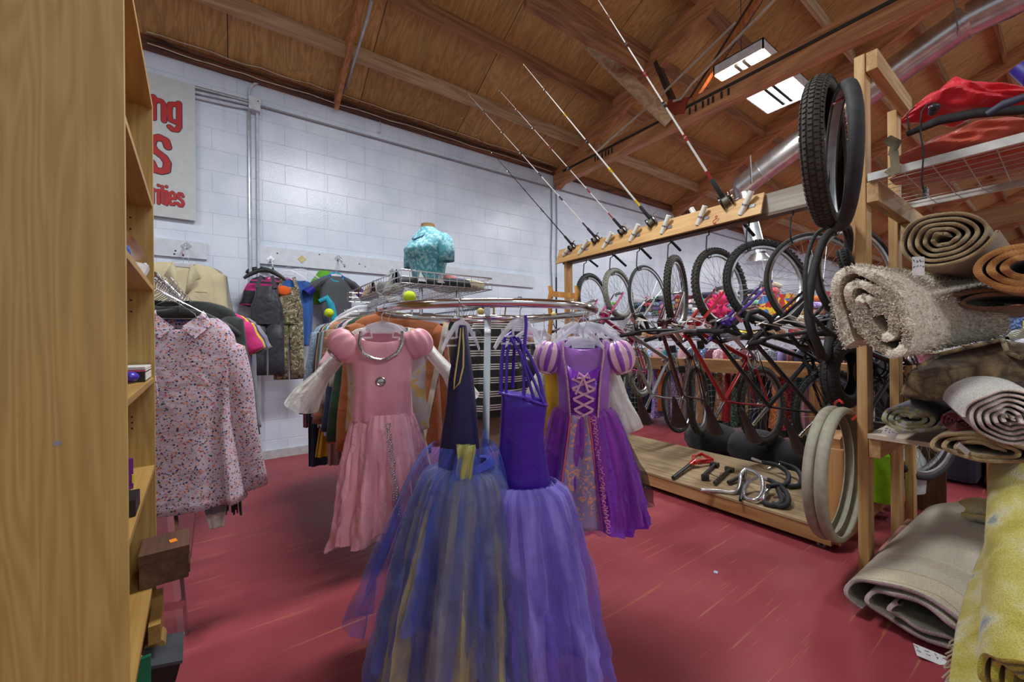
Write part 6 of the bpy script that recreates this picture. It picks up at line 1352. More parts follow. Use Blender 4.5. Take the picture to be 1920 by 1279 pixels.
# white wire shelf
ws_ = MB(); WSX0, WSX1 = fx-.05, fx+.62
ws_.beam((WSX0, fy-.03, z2+.0), (WSX0, -1.6, z2+.0), .02, .035); ws_.build('shelf_lip', plain('lip_white', sr(200, 200, 194), .4), rg, False)
MB().beam((WSX1, fy-.03, z2-.01), (WSX1, -1.6, z2-.01), .02, .035).build('shelf_lip', plain('lip_white', (0, 0, 0)), rg, False)
ws_ = MB()
for i in range(23): y = fy-.05-.09*i; ws_.tube([(WSX0, y, z2), (WSX1, y, z2-.0)], .0022, 5)
for i in range(9): x = WSX0+.015+.08*i; ws_.tube([(x, fy-.03, z2-.003), (x, -1.6, z2-.003)], .0018, 5)
ws_.build('wire_grid', plain('lip_white', (0, 0, 0)), rg)
ck = MB(); 
tag(MB().box(P(1735, 368, 2.2), (.05, .02, .09)).build('binder_clip', BLACKP), 'black clip hanging below the wire shelf on a cord', 'clip')

def carpet(name, cols, scale=14, bump=.6, bsc=260, rough=.95, uvstripe=None, edge=None, bands=None):
    if name in MC: return MC[name]
    m, n, l, b = _mat(name); b.inputs['Roughness'].default_value = rough; b.inputs['Sheen Weight'].default_value = .3
    t = n.new('ShaderNodeTexCoord'); no = n.new('ShaderNodeTexNoise'); no.inputs['Scale'].default_value = scale; no.inputs['Detail'].default_value = 6; no.inputs['Distortion'].default_value = .4
    if uvstripe:
        mp = n.new('ShaderNodeMapping'); mp.inputs['Scale'].default_value = uvstripe; l.new(t.outputs['UV'], mp.inputs[0]); l.new(mp.outputs[0], no.inputs[0])
    else: l.new(t.outputs['Object'], no.inputs[0])
    k_ = len(cols); r = ramp(n, [(.3+.4*i/(k_-1), c) for i, c in enumerate(cols)]); l.new(no.outputs['Fac'], r.inputs[0])
    n3 = n.new('ShaderNodeTexNoise'); n3.inputs['Scale'].default_value = bsc; n3.inputs['Detail'].default_value = 3; l.new(t.outputs['Object'], n3.inputs[0])
    r3 = ramp(n, [(.3, (.7, .7, .7)), (.65, (1.1, 1.1, 1.1))]); l.new(n3.outputs['Fac'], r3.inputs[0])
    mx = n.new('ShaderNodeMix'); mx.data_type = 'RGBA'; mx.blend_type = 'MULTIPLY'; mx.inputs[0].default_value = 1; l.new(r.outputs[0], mx.inputs[6]); l.new(r3.outputs[0], mx.inputs[7]); out = mx.outputs[2]
    if bands:
        sp = n.new('ShaderNodeSeparateXYZ'); l.new(t.outputs['UV'], sp.inputs[0]); rb = ramp(n, bands, 'CONSTANT')
        n4 = n.new('ShaderNodeTexNoise'); n4.inputs['Scale'].default_value = 9; l.new(t.outputs['Object'], n4.inputs[0]); md = n.new('ShaderNodeMath'); md.operation = 'MULTIPLY_ADD'; md.inputs[1].default_value = .05; l.new(n4.outputs['Fac'], md.inputs[0]); l.new(sp.outputs['Y'], md.inputs[2]); l.new(md.outputs[0], rb.inputs[0])
        m5 = n.new('ShaderNodeMix'); m5.data_type = 'RGBA'; m5.blend_type = 'MULTIPLY'; m5.inputs[0].default_value = 1; l.new(out, m5.inputs[6]); l.new(rb.outputs[0], m5.inputs[7]); out = m5.outputs[2]
    l.new(out, b.inputs['Base Color'])
    bp = n.new('ShaderNodeBump'); bp.inputs['Strength'].default_value = bump; bp.inputs['Distance'].default_value = .008; l.new(n3.outputs['Fac'], bp.inputs['Height']); l.new(bp.outputs[0], b.inputs['Normal'])
    MC[name] = m; return m
def roll(label, a, b, ry, rz_, turns, th, mat, inner, edge=None, tilt=0, taper=1.0, seed=0, inmin=.25, rough_=0, squash=None, flap=0, rows=14, ccw=1, start=0., name='rolled_rug'):
    """rug rolled round the axis a->b; spiral cross-section ry wide, rz high"""
    a = Vector(a); b = Vector(b); ax = (b-a).normalized(); sd = ax.cross(UP).normalized(); up = sd.cross(ax)
    if tilt: Rm = Matrix.Rotation(tilt, 3, ax); sd = Rm@sd; up = Rm@up
    t = thing(name, label, 'rug', a)
    n = int(turns*44); rnd = random.Random(seed); ph = rnd.uniform(0, 6)
    def pt(i, off, v):
        q = i/n; k_ = inmin+(1-inmin)*q; th_ = start+ccw*2*pi*turns*q
        r = k_*(1+.03*math.sin(3*th_+ph))
        sc_ = 1+(taper-1)*v
        ex = (ry*r-off)*sc_; ez = (rz_*r-off)*sc_
        if flap and q > 1-flap: ex *= 1+.45*(q-(1-flap))/flap
        p = a+(b-a)*v + sd*(ex*math.cos(th_)) + up*(ez*math.sin(th_))
        if rough_: p += Vector((math.sin(i*7.1+v*91+off*300), math.sin(i*5.3+v*77+1), math.sin(i*9.7+v*55+2)))*rough_*(1 if 0 < v else .6)
        p += ax*(.012*math.sin(2*th_+ph)+.01*math.sin(5*th_))*(1 if v < .5 else -1)
        return p
    O = MB(); O.grid(lambda u, v: pt(u*n, 0, v), n, rows); O.build('pile_side', mat, t)
    I = MB(); I.grid(lambda u, v: pt(u*n, th, v), n, 3, flip=True); I.build('backing', inner, t)
    E_ = MB(); E_.grid(lambda u, v: pt(u*n, th*v, 0)+ax*(-.004*math.sin(pi*v)), n, 3, flip=True); E_.grid(lambda u, v: pt(u*n, th*v, 1), n, 1); E_.add([pt(n, 0, 0), pt(n, 0, 1), pt(n, th, 1), pt(n, th, 0)], [(0, 1, 2, 3)])
    E_.build('rug_edge', edge or mat, t)
    return t
BEI = carpet('rug_beige', [sr(160, 142, 106), sr(190, 174, 138)], uvstripe=(60, 8, 1)); BEIP = carpet('rug_beige_print', [sr(186, 170, 136), sr(164, 140, 110), sr(120, 84, 66)], uvstripe=(90, 9, 1)); BEIE = carpet('rug_beige_edge', [sr(150, 128, 90), sr(172, 150, 110)])
def cx(px, py, X): return onx(px, py, X)
c = cx(1767, 446, 2.3); roll('beige rolled rug with a wide spiral end, topmost by the tall post', c, c+Vector((.9, -.0, 0)), .139, .117, 5.0, .012, BEIP, BEI, BEIE, seed=1, inmin=.16)
c = cx(1935, 497, 2.28); roll('orange brown rolled rug with grey backing at the right edge', c, c+Vector((.9, 0, 0)), .155, .105, 3.2, .022, carpet('rug_orange', [sr(150, 96, 44), sr(190, 128, 62)]), carpet('rug_greyback', [sr(96, 92, 88), sr(140, 136, 130)]), carpet('rug_orange_e', [sr(168, 108, 50), sr(196, 140, 74)]), seed=2, inmin=.35)
c = cx(1885, 562, 2.5); roll('flattened brown and red carpet lying under the orange rug', c, c+Vector((.8, 0, 0)), .19, .055, 1.6, .015, carpet('rug_redbrown', [sr(120, 74, 56), sr(150, 110, 84)]), carpet('rug_dullback', [sr(130, 118, 96), sr(150, 138, 112)]), seed=3, inmin=.5)
# shag rug
SHAG = carpet('rug_shag', [sr(196, 182, 156), sr(216, 206, 186), sr(232, 226, 212)], scale=60, bump=.6, bsc=120)
SHAGI = carpet('rug_shag_in', [sr(170, 152, 122), sr(196, 180, 150)], scale=60, bump=.6, bsc=120)
ca = cx(1640, 588, 2.12); cb_ = Vector((2.96, .26, 1.31))
sg_ = roll('thick beige shag rug bulging out of the rack, its shaggy spiral end facing us', ca, cb_, .118, .245, 2.6, .034, SHAG, SHAGI, SHAG, tilt=-.42, taper=.72, seed=4, inmin=.28, rough_=.002, flap=.10, start=-.27, ccw=1, rows=40)
# tufts: short yarn ends over the outside and the end of the shag rug (one uncountable pile)
tf = MB(); rnd = random.Random(5)
axd_ = (cb_-ca).normalized(); sd_ = axd_.cross(UP).normalized(); up_ = sd_.cross(axd_); Rm_ = Matrix.Rotation(-.42, 3, axd_); sd_ = Rm_@sd_; up_ = Rm_@up_
nn_ = 7500
for i in range(nn_):
    tnn = 2.6; q = 1-rnd.random()**1.6*.42 if i < nn_*.62 else rnd.random(); v = rnd.random()**.9 if i < nn_*.62 else 0
    k_ = .28+.72*q; th_ = -.27+2*pi*tnn*q; sc_ = 1-.28*v; off = 0 if v > 0 else .036*rnd.random()
    fl = 1+.45*(q-.9)/.1 if q > .9 else 1
    cdir = (sd_*math.cos(th_)/.118+up_*math.sin(th_)/.245).normalized()
    p = ca+(cb_-ca)*v+sd_*((.118*k_-off)*sc_*fl*math.cos(th_))+up_*((.245*k_-off)*sc_*math.sin(th_))
    d = (cdir if v > 0 else -axd_)+Vector((rnd.uniform(-.6, .6), rnd.uniform(-.6, .6), rnd.uniform(-.6, .6))); d.normalize(); s_ = rnd.uniform(.004, .0085)
    e1_ = d.orthogonal().normalized()*s_*.42; e2_ = d.cross(e1_).normalized()*s_*.42; tp_ = p+d*s_*1.5
    tf.add([p+e1_, p-e1_*.5+e2_*.87, p-e1_*.5-e2_*.87, tp_+e1_*.5, tp_-e1_*.3+e2_*.4, tp_-e1_*.3-e2_*.4], [(0, 1, 4, 3), (1, 2, 5, 4), (2, 0, 3, 5), (3, 4, 5)])
o = tf.build('shag_tufts', SHAG, sg_, False); o['kind'] = 'stuff'
# camouflage brown rug draped over
CAMR = carpet('rug_camo', [sr(104, 84, 54), sr(164, 140, 98), sr(52, 42, 30), sr(150, 130, 92), sr(92, 50, 40)], scale=11)
def drape(label, fn, mat, nu=40, nv=20, solid=.012, name='draped_rug', edge=None, cat='rug'):
    o = MB().grid(fn, nu, nv).build(name, mat, None, solid=solid); return tag(o, label, cat)
def lerp_rows(rows):
    def fn(u, v):
        k_ = v*(len(rows)-1); i = min(int(k_), len(rows)-2); f = k_-i; ra_, rb2_ = rows[i], rows[i+1]
        def al(r):
            m_ = u*(len(r)-1); j = min(int(m_), len(r)-2); g = m_-j; g = g*g*(3-2*g)*.4+g*.6; return Vector(r[j]).lerp(Vector(r[j+1]), g)
        return al(ra_).lerp(al(rb2_), f)
    return fn
rw = [[P(1692, 742, 1.62), P(1706, 700, 1.6), P(1762, 664, 1.58), P(1830, 648, 1.5), P(1880, 636, 1.45), P(1888, 660, 1.4), P(1915, 672, 1.38), P(1990, 640, 1.3)],
      [P(1705, 748, 1.75), P(1718, 704, 1.8), P(1775, 668, 1.82), P(1836, 652, 1.8), P(1884, 642, 1.8), P(1892, 664, 1.75), P(1918, 676, 1.7), P(1985, 646, 1.7)],
      [P(1720, 752, 2.3), P(1735, 712, 2.35), P(1785, 684, 2.4), P(1840, 668, 2.4), P(1880, 660, 2.4), P(1895, 672, 2.4), P(1918, 686, 2.3), P(1975, 665, 2.3)]]
drape('brown mottled camouflage-like rug draped with curled edges over the lower rolls', lerp_rows(rw), CAMR, 60, 20, .014)
rw = [[P(1692, 742, 1.62), P(1740, 752, 1.58), P(1800, 748, 1.5), P(1870, 735, 1.45), P(1960, 745, 1.35)], [P(1706, 700, 1.6), P(1755, 690, 1.56), P(1830, 690, 1.5), P(1890, 700, 1.42), P(1960, 690, 1.36)], [P(1712, 696, 1.66), P(1762, 666, 1.62), P(1830, 652, 1.54), P(1880, 640, 1.48), P(1960, 650, 1.4)]]
drape('inner fold of the brown mottled rug, facing the aisle', lerp_rows(rw), carpet('rug_camo2', [sr(140, 116, 80), sr(64, 50, 34), sr(150, 128, 92)], scale=12), 40, 16, .012)
# grey and white woven roll
GWV = carpet('rug_greywhite', [sr(150, 150, 146), sr(188, 184, 176), sr(206, 202, 194)], uvstripe=(70, 4, 1)); PNK = carpet('rug_pinkwhite', [sr(190, 176, 162), sr(206, 190, 178)])
c0 = P(1893, 786, 1.30); c1 = P(1790, 712, 1.78)
roll('white and grey woven rug roll lying across the pile, end nearest us', c0, c1, .105, .10, 5.5, .009, GWV, PNK, PNK, seed=6, inmin=.10, taper=1.05)
# blue olive, dark red, beige oval
BLUR = carpet('rug_blueolive', [sr(90, 104, 128), sr(150, 144, 90), sr(150, 156, 166)], scale=40, edge=1)
c = cx(1703, 785, 2.3); roll('blue, grey and olive patterned rug roll at the left end of the shelf', c, c+Vector((.8, 0, 0)), .098, .060, 3.0, .016, carpet('rug_blue_out', [sr(150, 146, 104), sr(132, 128, 140), sr(84, 82, 96)], scale=5), BLUR, BLUR, seed=7, inmin=.3)
c = cx(1795, 790, 2.25); roll('small dark red rug roll squeezed between the larger rolls', c, c+Vector((.7, 0, 0)), .052, .040, 4.0, .008, carpet('rug_red', [sr(96, 16, 22), sr(130, 26, 32)]), carpet('rug_red_in', [sr(90, 14, 20), sr(150, 50, 50)]), seed=8, inmin=.15)
c = cx(1842, 842, 2.2); roll('beige oval rug roll bulging over the shelf edge, lowest in the pile', c, c+Vector((.8, 0, 0)), .135, .058, 2.6, .014, BEI, BEIE, carpet('rug_tan_e', [sr(150, 126, 84), sr(174, 150, 108)]), seed=9, inmin=.4)
# floor rug
GRY = carpet('rug_greybeige', [sr(176, 168, 150), sr(192, 184, 164), sr(204, 196, 172)], scale=4, uvstripe=None, bands=[(0, (1.08, 1.06, .98)), (.04, (.8, .72, .6)), (.05, (1.1, 1.08, .98)), (.14, (.85, .78, .62)), (.15, (1, 1, 1)), (.22, (.92, .88, .88)), (.30, (1.08, 1.06, .95)), (.315, (1, 1, 1)), (.45, (1.1, 1.06, .9)), (.46, (1, 1, 1))]); GRB = carpet('rug_dark_back', [sr(84, 80, 60), sr(110, 104, 80)])
fa_ = Vector((2.12, .34, .112)); fb_ = Vector((3.15, .20, .20))
roll('large grey beige carpet roll lying on the red floor below the rack', fa_, fb_, .245, .105, 2.2, .016, GRY, GRB, carpet('rug_mauve_e', [sr(150, 128, 128), sr(172, 150, 148)]), seed=10, inmin=.36, taper=1.25, start=2.6, ccw=1)
# yellow rugs
YELR = carpet('rug_yellow', [sr(158, 148, 40), sr(190, 178, 64)], scale=8); YEL2 = carpet('rug_yellow_print', [sr(160, 148, 46), sr(178, 164, 62), sr(190, 180, 96), sr(200, 194, 150), sr(96, 122, 150)], scale=9)
roll('upright yellow oriental rug roll at the bottom right corner', P(1935, 1290, 1.02), P(1925, 880, 1.50), .105, .10, 3.0, .014, YEL2, YELR, YELR, seed=11, inmin=.3, taper=1.0)
rw = [[P(1855, 1005, 1.62), P(1885, 990, 1.45), P(1905, 1040, 1.35)], [P(1820, 1090, 1.42), P(1868, 1090, 1.30), P(1895, 1120, 1.25)], [P(1795, 1180, 1.28), P(1845, 1190, 1.20), P(1885, 1210, 1.14)], [P(1782, 1275, 1.17), P(1835, 1285, 1.12), P(1880, 1300, 1.08)], [P(1786, 1340, 1.10), P(1830, 1350, 1.06), P(1880, 1360, 1.02)]]
yo = drape('flat hanging flap of yellow rug with blue border stripe and fringe', lerp_rows(rw), YEL2, 24, 40, .01)
fn_ = lerp_rows(rw)
MB().tube([fn_(.62, i/12)-FW*.008 for i in range(13)], .0025, 5).build('border_stripe', plain('stripe_blue', sr(60, 92, 150), .8), yo)
fr3 = MB(); rnd = random.Random(8)
for i in range(26):
    p = fn_(i/26*.9, 0) + Vector((0, 0, .01)); fr3.tube([p, p+Vector((rnd.uniform(-.03, -.005), rnd.uniform(0, .02), rnd.uniform(0, .03))), p+Vector((rnd.uniform(-.05, -.02), rnd.uniform(0, .03), rnd.uniform(-.03, .01)))], .0028, 5)
fr3.build('fringe', carpet('fringe_beige', [sr(150, 138, 110), sr(180, 168, 140)]), yo); fr3 = MB()
for i in range(14):
    p = fn_(0, .55+.35*i/14); fr3.tube([p, p-RT*rnd.uniform(.005, .02)+Vector((0, 0, -.01)), p-RT*rnd.uniform(.01, .03)+Vector((0, 0, -rnd.uniform(.01, .03)))], .0025, 5)
fr3.build('fringe', carpet('fringe_beige', [sr(150, 138, 110), sr(180, 168, 140)]), yo)
c0 = P(1822, 952, 1.95); roll('second yellow rug roll behind the grey beige carpet', c0, P(1960, 972, 1.75), .12, .06, 2.0, .013, YEL2, YELR, YELR, seed=12, inmin=.4)
# tags
def ptag(label, c, rot, sx, sz, marks, seed=0):
    t = thing('price_tag', label, 'price tag', c); M3 = rot
    MB().box(c, (sx, .0012, sz), M3).build('card', plain('tag_white', sr(222, 222, 220), .6), t, False)
    mk = MB(); rnd = random.Random(seed)
    for i in range(marks):
        x = (-.4+.8*(i % 4)/3)*sx; z = (.28-.3*(i//4))*sz; q = [Vector((x+rnd.uniform(-.1, .1)*sx, -.0015, z+rnd.uniform(-.09, .09)*sz)) for _ in range(4)]
        mk.tube([Vector(c)+M3@k_ for k_ in q], .0008, 4)
    mk.build('handwriting', plain('pen_blue', sr(50, 60, 110), .5), t)
face = Matrix((RT, FW, UP)).transposed()
ptag('white handwritten price tag dangling from the topmost beige rug', P(1722, 499, 1.50), face, .045, .07, 8, 1)
ptag('small white printed tag tucked under the blue and olive rug', P(1669, 812, 1.66), face@Matrix.Rotation(.5, 3, 'Y'), .06, .035, 6, 2)
ptag('white price tag lying on the red floor beside the grey carpet roll', onz(1746, 1230, .012), face@Matrix.Rotation(-1.1, 3, 'X')@Matrix.Rotation(.5, 3, 'Y'), .09, .045, 8, 3)
ptag('white tag inside the lowest beige rug roll', P(1806, 842, 1.45), face@Matrix.Rotation(.7, 3, 'Y'), .05, .02, 0, 4)
tag(MB().box(onz(1342, 1073, .003), (.022, .018, .003), (0, 0, .4)).build('paper_scrap', plain('scrap_blue', sr(180, 190, 214), .6), None, False), 'tiny pale paper scrap on the open red floor', 'paper scrap')
# bags on top of the wire shelf
REDB = fabric('red_nylon', sr(208, 30, 44), rough=.5, bump=.7, sheen=.1); ORB = fabric('rust_nylon', sr(184, 72, 46), rough=.6, bump=.8)
def blob(fn_prof, nu=48, nv=30):
    return MB().grid(fn_prof, nu, nv, cu=True)
def sack(name, label, cat, pts, ry, rz_, mat, seed=0, lump=.12, flat_bottom=True):
    rnd = random.Random(seed); ph = [rnd.uniform(0, 6) for _ in range(6)]; pts = [Vector(p) for p in pts]
    def fn(u, v):
        k_ = v*(len(pts)-1); i = min(int(k_), len(pts)-2); f = k_-i; c = pts[i].lerp(pts[i+1], f); a = 2*pi*u; e = (math.sin(pi*min(.985, max(.015, v))))**.45
        k2 = min(i, len(ry)-2); wy = ry[k2]+(ry[k2+1]-ry[k2])*f; wz = rz_[k2]+(rz_[k2+1]-rz_[k2])*f
        L = 1+lump*(math.sin(3*a+ph[0]+7*v)+.6*math.sin(5*a+ph[1]-11*v)+.5*math.sin(9*a+17*v+ph[2])+.3*math.sin(23*v+2*a))
        ax_ = (pts[-1]-pts[0]).normalized(); sd2 = ax_.cross(UP).normalized()
        return c+sd2*(wy*e*L*math.cos(a))+UP*(wz*e*L*math.sin(a))
    t = thing(name, label, cat, pts[0]); MB().grid(fn, 56, 44, cu=True).build('fabric_body', mat, t); return t
S = WSX0
rb1 = sack('folded_tent', 'rust red folded tent canvas on the wire shelf under the bright red bag', 'tent', [onx(1680, 302, S+.08), onx(1760, 282, S+.1), onx(1850, 262, S+.12), onx(1960, 240, S+.14)], [.12, .14, .16, .16], [.028, .045, .055, .06], ORB, 1, .10)
MB().box(onx(1803, 248, S-.0), (.004, .035, .02)).build('care_label', plain('label_cream', sr(220, 190, 160), .7), rb1, False)
sack('folded_tent', 'wide rust red canvas spread over the wire shelf, seen through its grid', 'tent', [(S+.33, fy-.05, z2+.05), (S+.34, fy-.35, z2+.055), (S+.34, fy-.65, z2+.06), (S+.34, fy-1.1, z2+.06)], [.26, .28, .28, .28], [.03, .045, .05, .05], ORB, 5, .12)
rb2 = sack('red_bag', 'bright red nylon camping bag slumped on top of the rust canvas', 'bag', [onx(1690, 228, S+.06), onx(1735, 205, S+.08), onx(1790, 190, S+.1), onx(1850, 192, S+.12), onx(1960, 185, S+.14)], [.07, .10, .14, .14, .14], [.03, .05, .075, .045, .05], REDB, 2, .13)
MB().tube([onx(1850, 214, S-.04), onx(1880, 196, S-.05), onx(1925, 180, S-.06)], [.012, .016, .014], 8, flat=.4).build('navy_flap', plain('navy_trim', sr(36, 34, 60), .6), rb2)
MB().tube([onx(1752, 192, S-.03), onx(1738, 196, S-.04), onx(1728, 210, S-.045), onx(1726, 250, S-.045), onx(1732, 285, S-.05), onx(1728, 340, S-.04), onx(1733, 362, S-.02)], .003, 6).build('drawstring', BLACKP, rb2)
MB().tube([onx(1715, 200, S-.02), onx(1700, 215, S-.03), onx(1706, 250, S-.03)], .003, 6).build('drawstring', BLACKP, rb2)
tag(MB().tube([onx(1700, 252, S-.0), onx(1760, 226, S+.0), onx(1830, 212, S+.02), onx(1925, 205, S+.05)], [.012, .02, .02, .018], 10, flat=.6).build('black_mat', plain('mat_black', sr(30, 28, 30), .7)), 'black rolled mat sandwiched between the red bag and rust canvas', 'mat')
o = tag(MB().tube([onx(1748, 213, S-.06), onx(1752, 202, S-.08)], [.014, .018], 14).ball(onx(1752, 201, S-.085), .019, 12, (1, 1, .7)).build('tent_pole_end', plain('dark_cap', sr(40, 48, 56), .3)), 'round dark cap of a tube poking from the red bag', 'cap')
o = tag(MB().tube([onx(1912, 125, S+.1), onx(1925, 140, S+.1), onx(1940, 120, S+.1)], [.03, .04, .04], 12).build('blue_bag', plain('blue_bag', sr(40, 40, 140), .5)), 'blue bag peeking in at the right edge above the red bag', 'bag')
sb = thing('strap_buckle', 'olive webbing strap with buckle dangling left of the rust canvas', 'strap', onx(1672, 300, S)); OLV = plain('olive_web', sr(112, 102, 78), .8)
MB().tube([onx(1664, 262, S), onx(1680, 270, S-.01), onx(1672, 290, S-.01)], [.02, .022, .016], 10, flat=.6).build('buckle_bundle', OLV, sb)
MB().beam(onx(1676, 285, S-.02), onx(1680, 326, S-.03), .004, .03, up=(0, 1, 0)).beam(onx(1680, 326, S-.03), onx(1664, 318, S-.02), .004, .03, up=(0, 1, 0)).build('strap_end', OLV, sb)

# ---------------------------------------------------------------- beyond the bicycles: hanging clothes, shelves, piles
rnd = random.Random(77)
PAL = [('light blue', sr(140, 160, 210)), ('pink', sr(206, 150, 160)), ('navy', sr(34, 42, 76)), ('red', sr(170, 36, 44)), ('white', sr(196, 196, 200)), ('grey', sr(120, 122, 128)), ('dark green', sr(36, 70, 56)), ('black', sr(24, 24, 28)), ('denim blue', sr(60, 84, 130)), ('lavender', sr(140, 120, 180)), ('teal', sr(30, 110, 120)), ('tan', sr(160, 130, 96)), ('maroon', sr(92, 26, 40)), ('orange', sr(214, 120, 60))]
ORD = ['first', 'second', 'third', 'fourth', 'fifth', 'sixth', 'seventh', 'eighth', 'ninth', 'tenth', 'eleventh', 'twelfth', '13th', '14th', '15th', '16th', '17th', '18th', '19th', '20th', '21st', '22nd', '23rd', '24th', '25th', '26th', '27th', '28th', '29th', '30th', '31st', '32nd', '33rd', '34th', '35th', '36th', '37th', '38th', '39th', '40th', '41st', '42nd', '43rd', '44th', '45th', '46th', '47th', '48th', '49th', '50th', '51st', '52nd', '53rd', '54th', '55th', '56th', '57th', '58th', '59th', '60th']
GX = 4.75; GZ = .91
gd = thing('wooden_clothes_rack', 'wooden beam rack with skirts and jeans hanging behind the bicycles', 'clothes rack', (GX, 1.5, 0))
MB().b2((GX-.05, -1.8, GZ-.13), (GX+.0, 4.3, GZ)).build('front_beam', PINEY, gd, False)
MB().b2((GX-.05, -1.8, GZ), (GX+.2, 4.3, GZ+.02)).build('top_ledge', PINEY, gd, False)
for y in (-1.2, .35, 1.5, 2.7, 4.0): MB().b2((GX+.0, y-.05, 0), (GX+.05, y+.05, GZ)).build('post', PINE, gd, False)
MB().tube([(GX+.28, -1.8, GZ-.1), (GX+.28, 4.3, GZ-.1)], .014, 8).build('rail', chrome(), gd)
meshes = []
for k_ in range(4):
    mt = None; meshes.append(bodyshell(.36+.03*k_, .60+.05*k_, .08, .95+.1*k_, .95, .03, .016, 6, 200+k_, .07, 0, nu=32, nv=14))
fm_ = {}
def colfab(nm, col, kind):
    key = nm+kind
    if key not in fm_: fm_[key] = fabric('bg_'+key.replace(' ', '_'), col, *({'plain': (None,), 'print': ('speckle', [min(1, c*2.2+.1) for c in col], 50), 'check': ('plaid', [c*.5 for c in col], 14)}[kind]))
    return fm_[key]
i = 0; y = 4.2
hang_cache = {}
while y > -1.75:
    nm, col = PAL[(i*5+rnd.randrange(3)) % len(PAL)]; kd = ('plain', 'print', 'check', 'plain')[rnd.randrange(4)]; sh_k = rnd.randrange(4)
    key = (sh_k, nm, kd)
    if key not in hang_cache: hang_cache[key] = meshes[sh_k].mesh('hanging_garment', colfab(nm, col, kd))
    o = bpy.data.objects.new('hanging_garment', hang_cache[key]); C.objects.link(o); o.location = (GX+.28, y, GZ-.13); o.rotation_euler = (0, 0, rnd.uniform(-.3, .1))
    tag(o, '%s %s garment on the rail behind the bicycles, %s from the far end' % (nm, {'plain': 'plain', 'print': 'speckled', 'check': 'checked'}[kd], ORD[i]), 'garment', 'garments hanging behind the bicycles')
    i += 1; y -= rnd.uniform(.085, .13)
# rear chrome rail with hangers and clothes
HX = 5.35; HZ = 1.17
o = thing('clothing_rack', 'long chrome garment rail behind the wooden beam rack', 'clothes rack', (HX, 1.5, 0)); MB().tube([(HX, -1.8, HZ), (HX, 4.3, HZ)], .014, 8).build('rail', chrome(), o)
for y in (-1.7, 1.2, 4.2): MB().tube([(HX, y, 0), (HX, y, HZ)], .014, 8).build('upright', chrome(), o)
y = 4.15; i = 0
while y > -1.7 and i < 60:
    nm, col = PAL[(i*3+rnd.randrange(4)) % len(PAL)]; kd = 'plain' if i % 2 else 'print'; key = (1, nm, kd)
    if key not in hang_cache: hang_cache[key] = meshes[1].mesh('hanging_garment', colfab(nm, col, kd))
    o = bpy.data.objects.new('hanging_garment', hang_cache[key]); C.objects.link(o); o.location = (HX, y, HZ-.12); o.rotation_euler = (0, 0, rnd.uniform(-.3, .1))
    tag(o, '%s %s garment on the far chrome rail, %s from the far end' % (nm, 'plain' if i % 2 else 'speckled', ORD[i]), 'garment', 'garments on the far chrome rail')
    h_ = hanger(('clear' if i % 2 else 'thin silver wire')+' hanger on the far chrome rail above the wooden beam', (HX, y-.004, HZ+.015), rnd.uniform(-.3, .1), 'clear' if i % 2 else 'wire', .36, .08, 'hangers on the far chrome rail')
    i += 1; y -= .103
# wire shelves over it
def wshelf(label, x0, x1, y0, y1, z, lip=.06):
    t = thing('wire_shelf', label, 'shelf', ((x0+x1)/2, (y0+y1)/2, z)); m_ = MB()
    for zz in (z, z+lip): m_.tube([(x0, y0, zz), (x0, y1, zz), (x1, y1, zz), (x1, y0, zz)], .005, 5, closed=True)
    m_.build('rim', chrome(), t); m_ = MB(); n = int((y1-y0)/.12)
    for k_ in range(n+1): yy = y0+(y1-y0)*k_/n; m_.tube([(x0, yy, z+lip), (x0, yy, z), (x1, yy, z)], .003, 4)
    m_.build('wires', chrome(), t); return t
wshelf('long wire shelf stacked with folded clothes behind the hanging wheels', 5.55, 6.0, 2.1, 4.7, 1.55, .03)
wshelf('nearer wire shelf stacked with folded clothes behind the smooth wheel', 5.55, 6.0, -.2, 2.05, 1.38, .03)
wshelf('long wire shelf with shoes seen below the shag rug', 4.98, 5.35, -1.8, 1.2, 1.04, .07)
wshelf('lower wire shelf behind the handlebars holding small folded things', 5.55, 6.0, -.5, 4.4, 1.20, .02)
PC = PAL+[('cream', sr(200, 190, 160)), ('mint', sr(130, 190, 160)), ('peach', sr(226, 160, 130)), ('yellow', sr(220, 190, 60))]
for k_ in range(32):
    y = 4.3-.135*k_; z = 1.555 if y > 2.15 else 1.385; n = 3+rnd.randrange(2)
    if 1.95 < y <= 2.2: continue
    for j in range(n):
        nm, col = PC[rnd.randrange(len(PC))]; h = rnd.uniform(.06, .10)
        fold('%s folded cloth, %s pile from the far end of the wire shelves, %s up' % (nm, ORD[k_], ORD[j]), (5.72+rnd.uniform(-.03, .03), y, z), .32, .17, h, colfab(nm, col, 'plain' if j % 2 else 'print'), rnd.uniform(-.2, .2), k_+j, group='folded cloths on the far wire shelf'); z += h*.95
for k_ in range(30):
    y = 1.2-.09*k_ if k_ < 18 else 4.2-.2*(k_-18); nm, col = PC[rnd.randrange(len(PC))]
    fold('%s bundle on the lower wire shelf, %s along it' % (nm, ORD[k_]), (5.7, y, 1.205), (.26), .14, rnd.uniform(.08, .15), colfab(nm, col, 'print'), rnd.uniform(-.4, .4), k_, group='bundles on the lower wire shelf', name='cloth_bundle', cat='cloth bundle')
def plush(label, c, r, col, name='plush_toy', cat='toy', sc=(1, 1, 1), spikes=0):
    m_ = fabric('plush_%d_%d_%d' % tuple(int(q*255) for q in col), col, rough=.9); b = MB().ball(c, r, 16, sc); rn = random.Random(int(c[1]*100))
    for _ in range(spikes):
        a, e = rn.uniform(0, 6.28), rn.uniform(-1, 1.3); d = Vector((math.cos(a)*math.cos(e), math.sin(a)*math.cos(e), math.sin(e))); b.tube([Vector(c)+d*r*.7, Vector(c)+d*r*1.6], [r*.3, .004], 6)
    return tag(b.build(name, m_), label, cat)
xx = 5.5
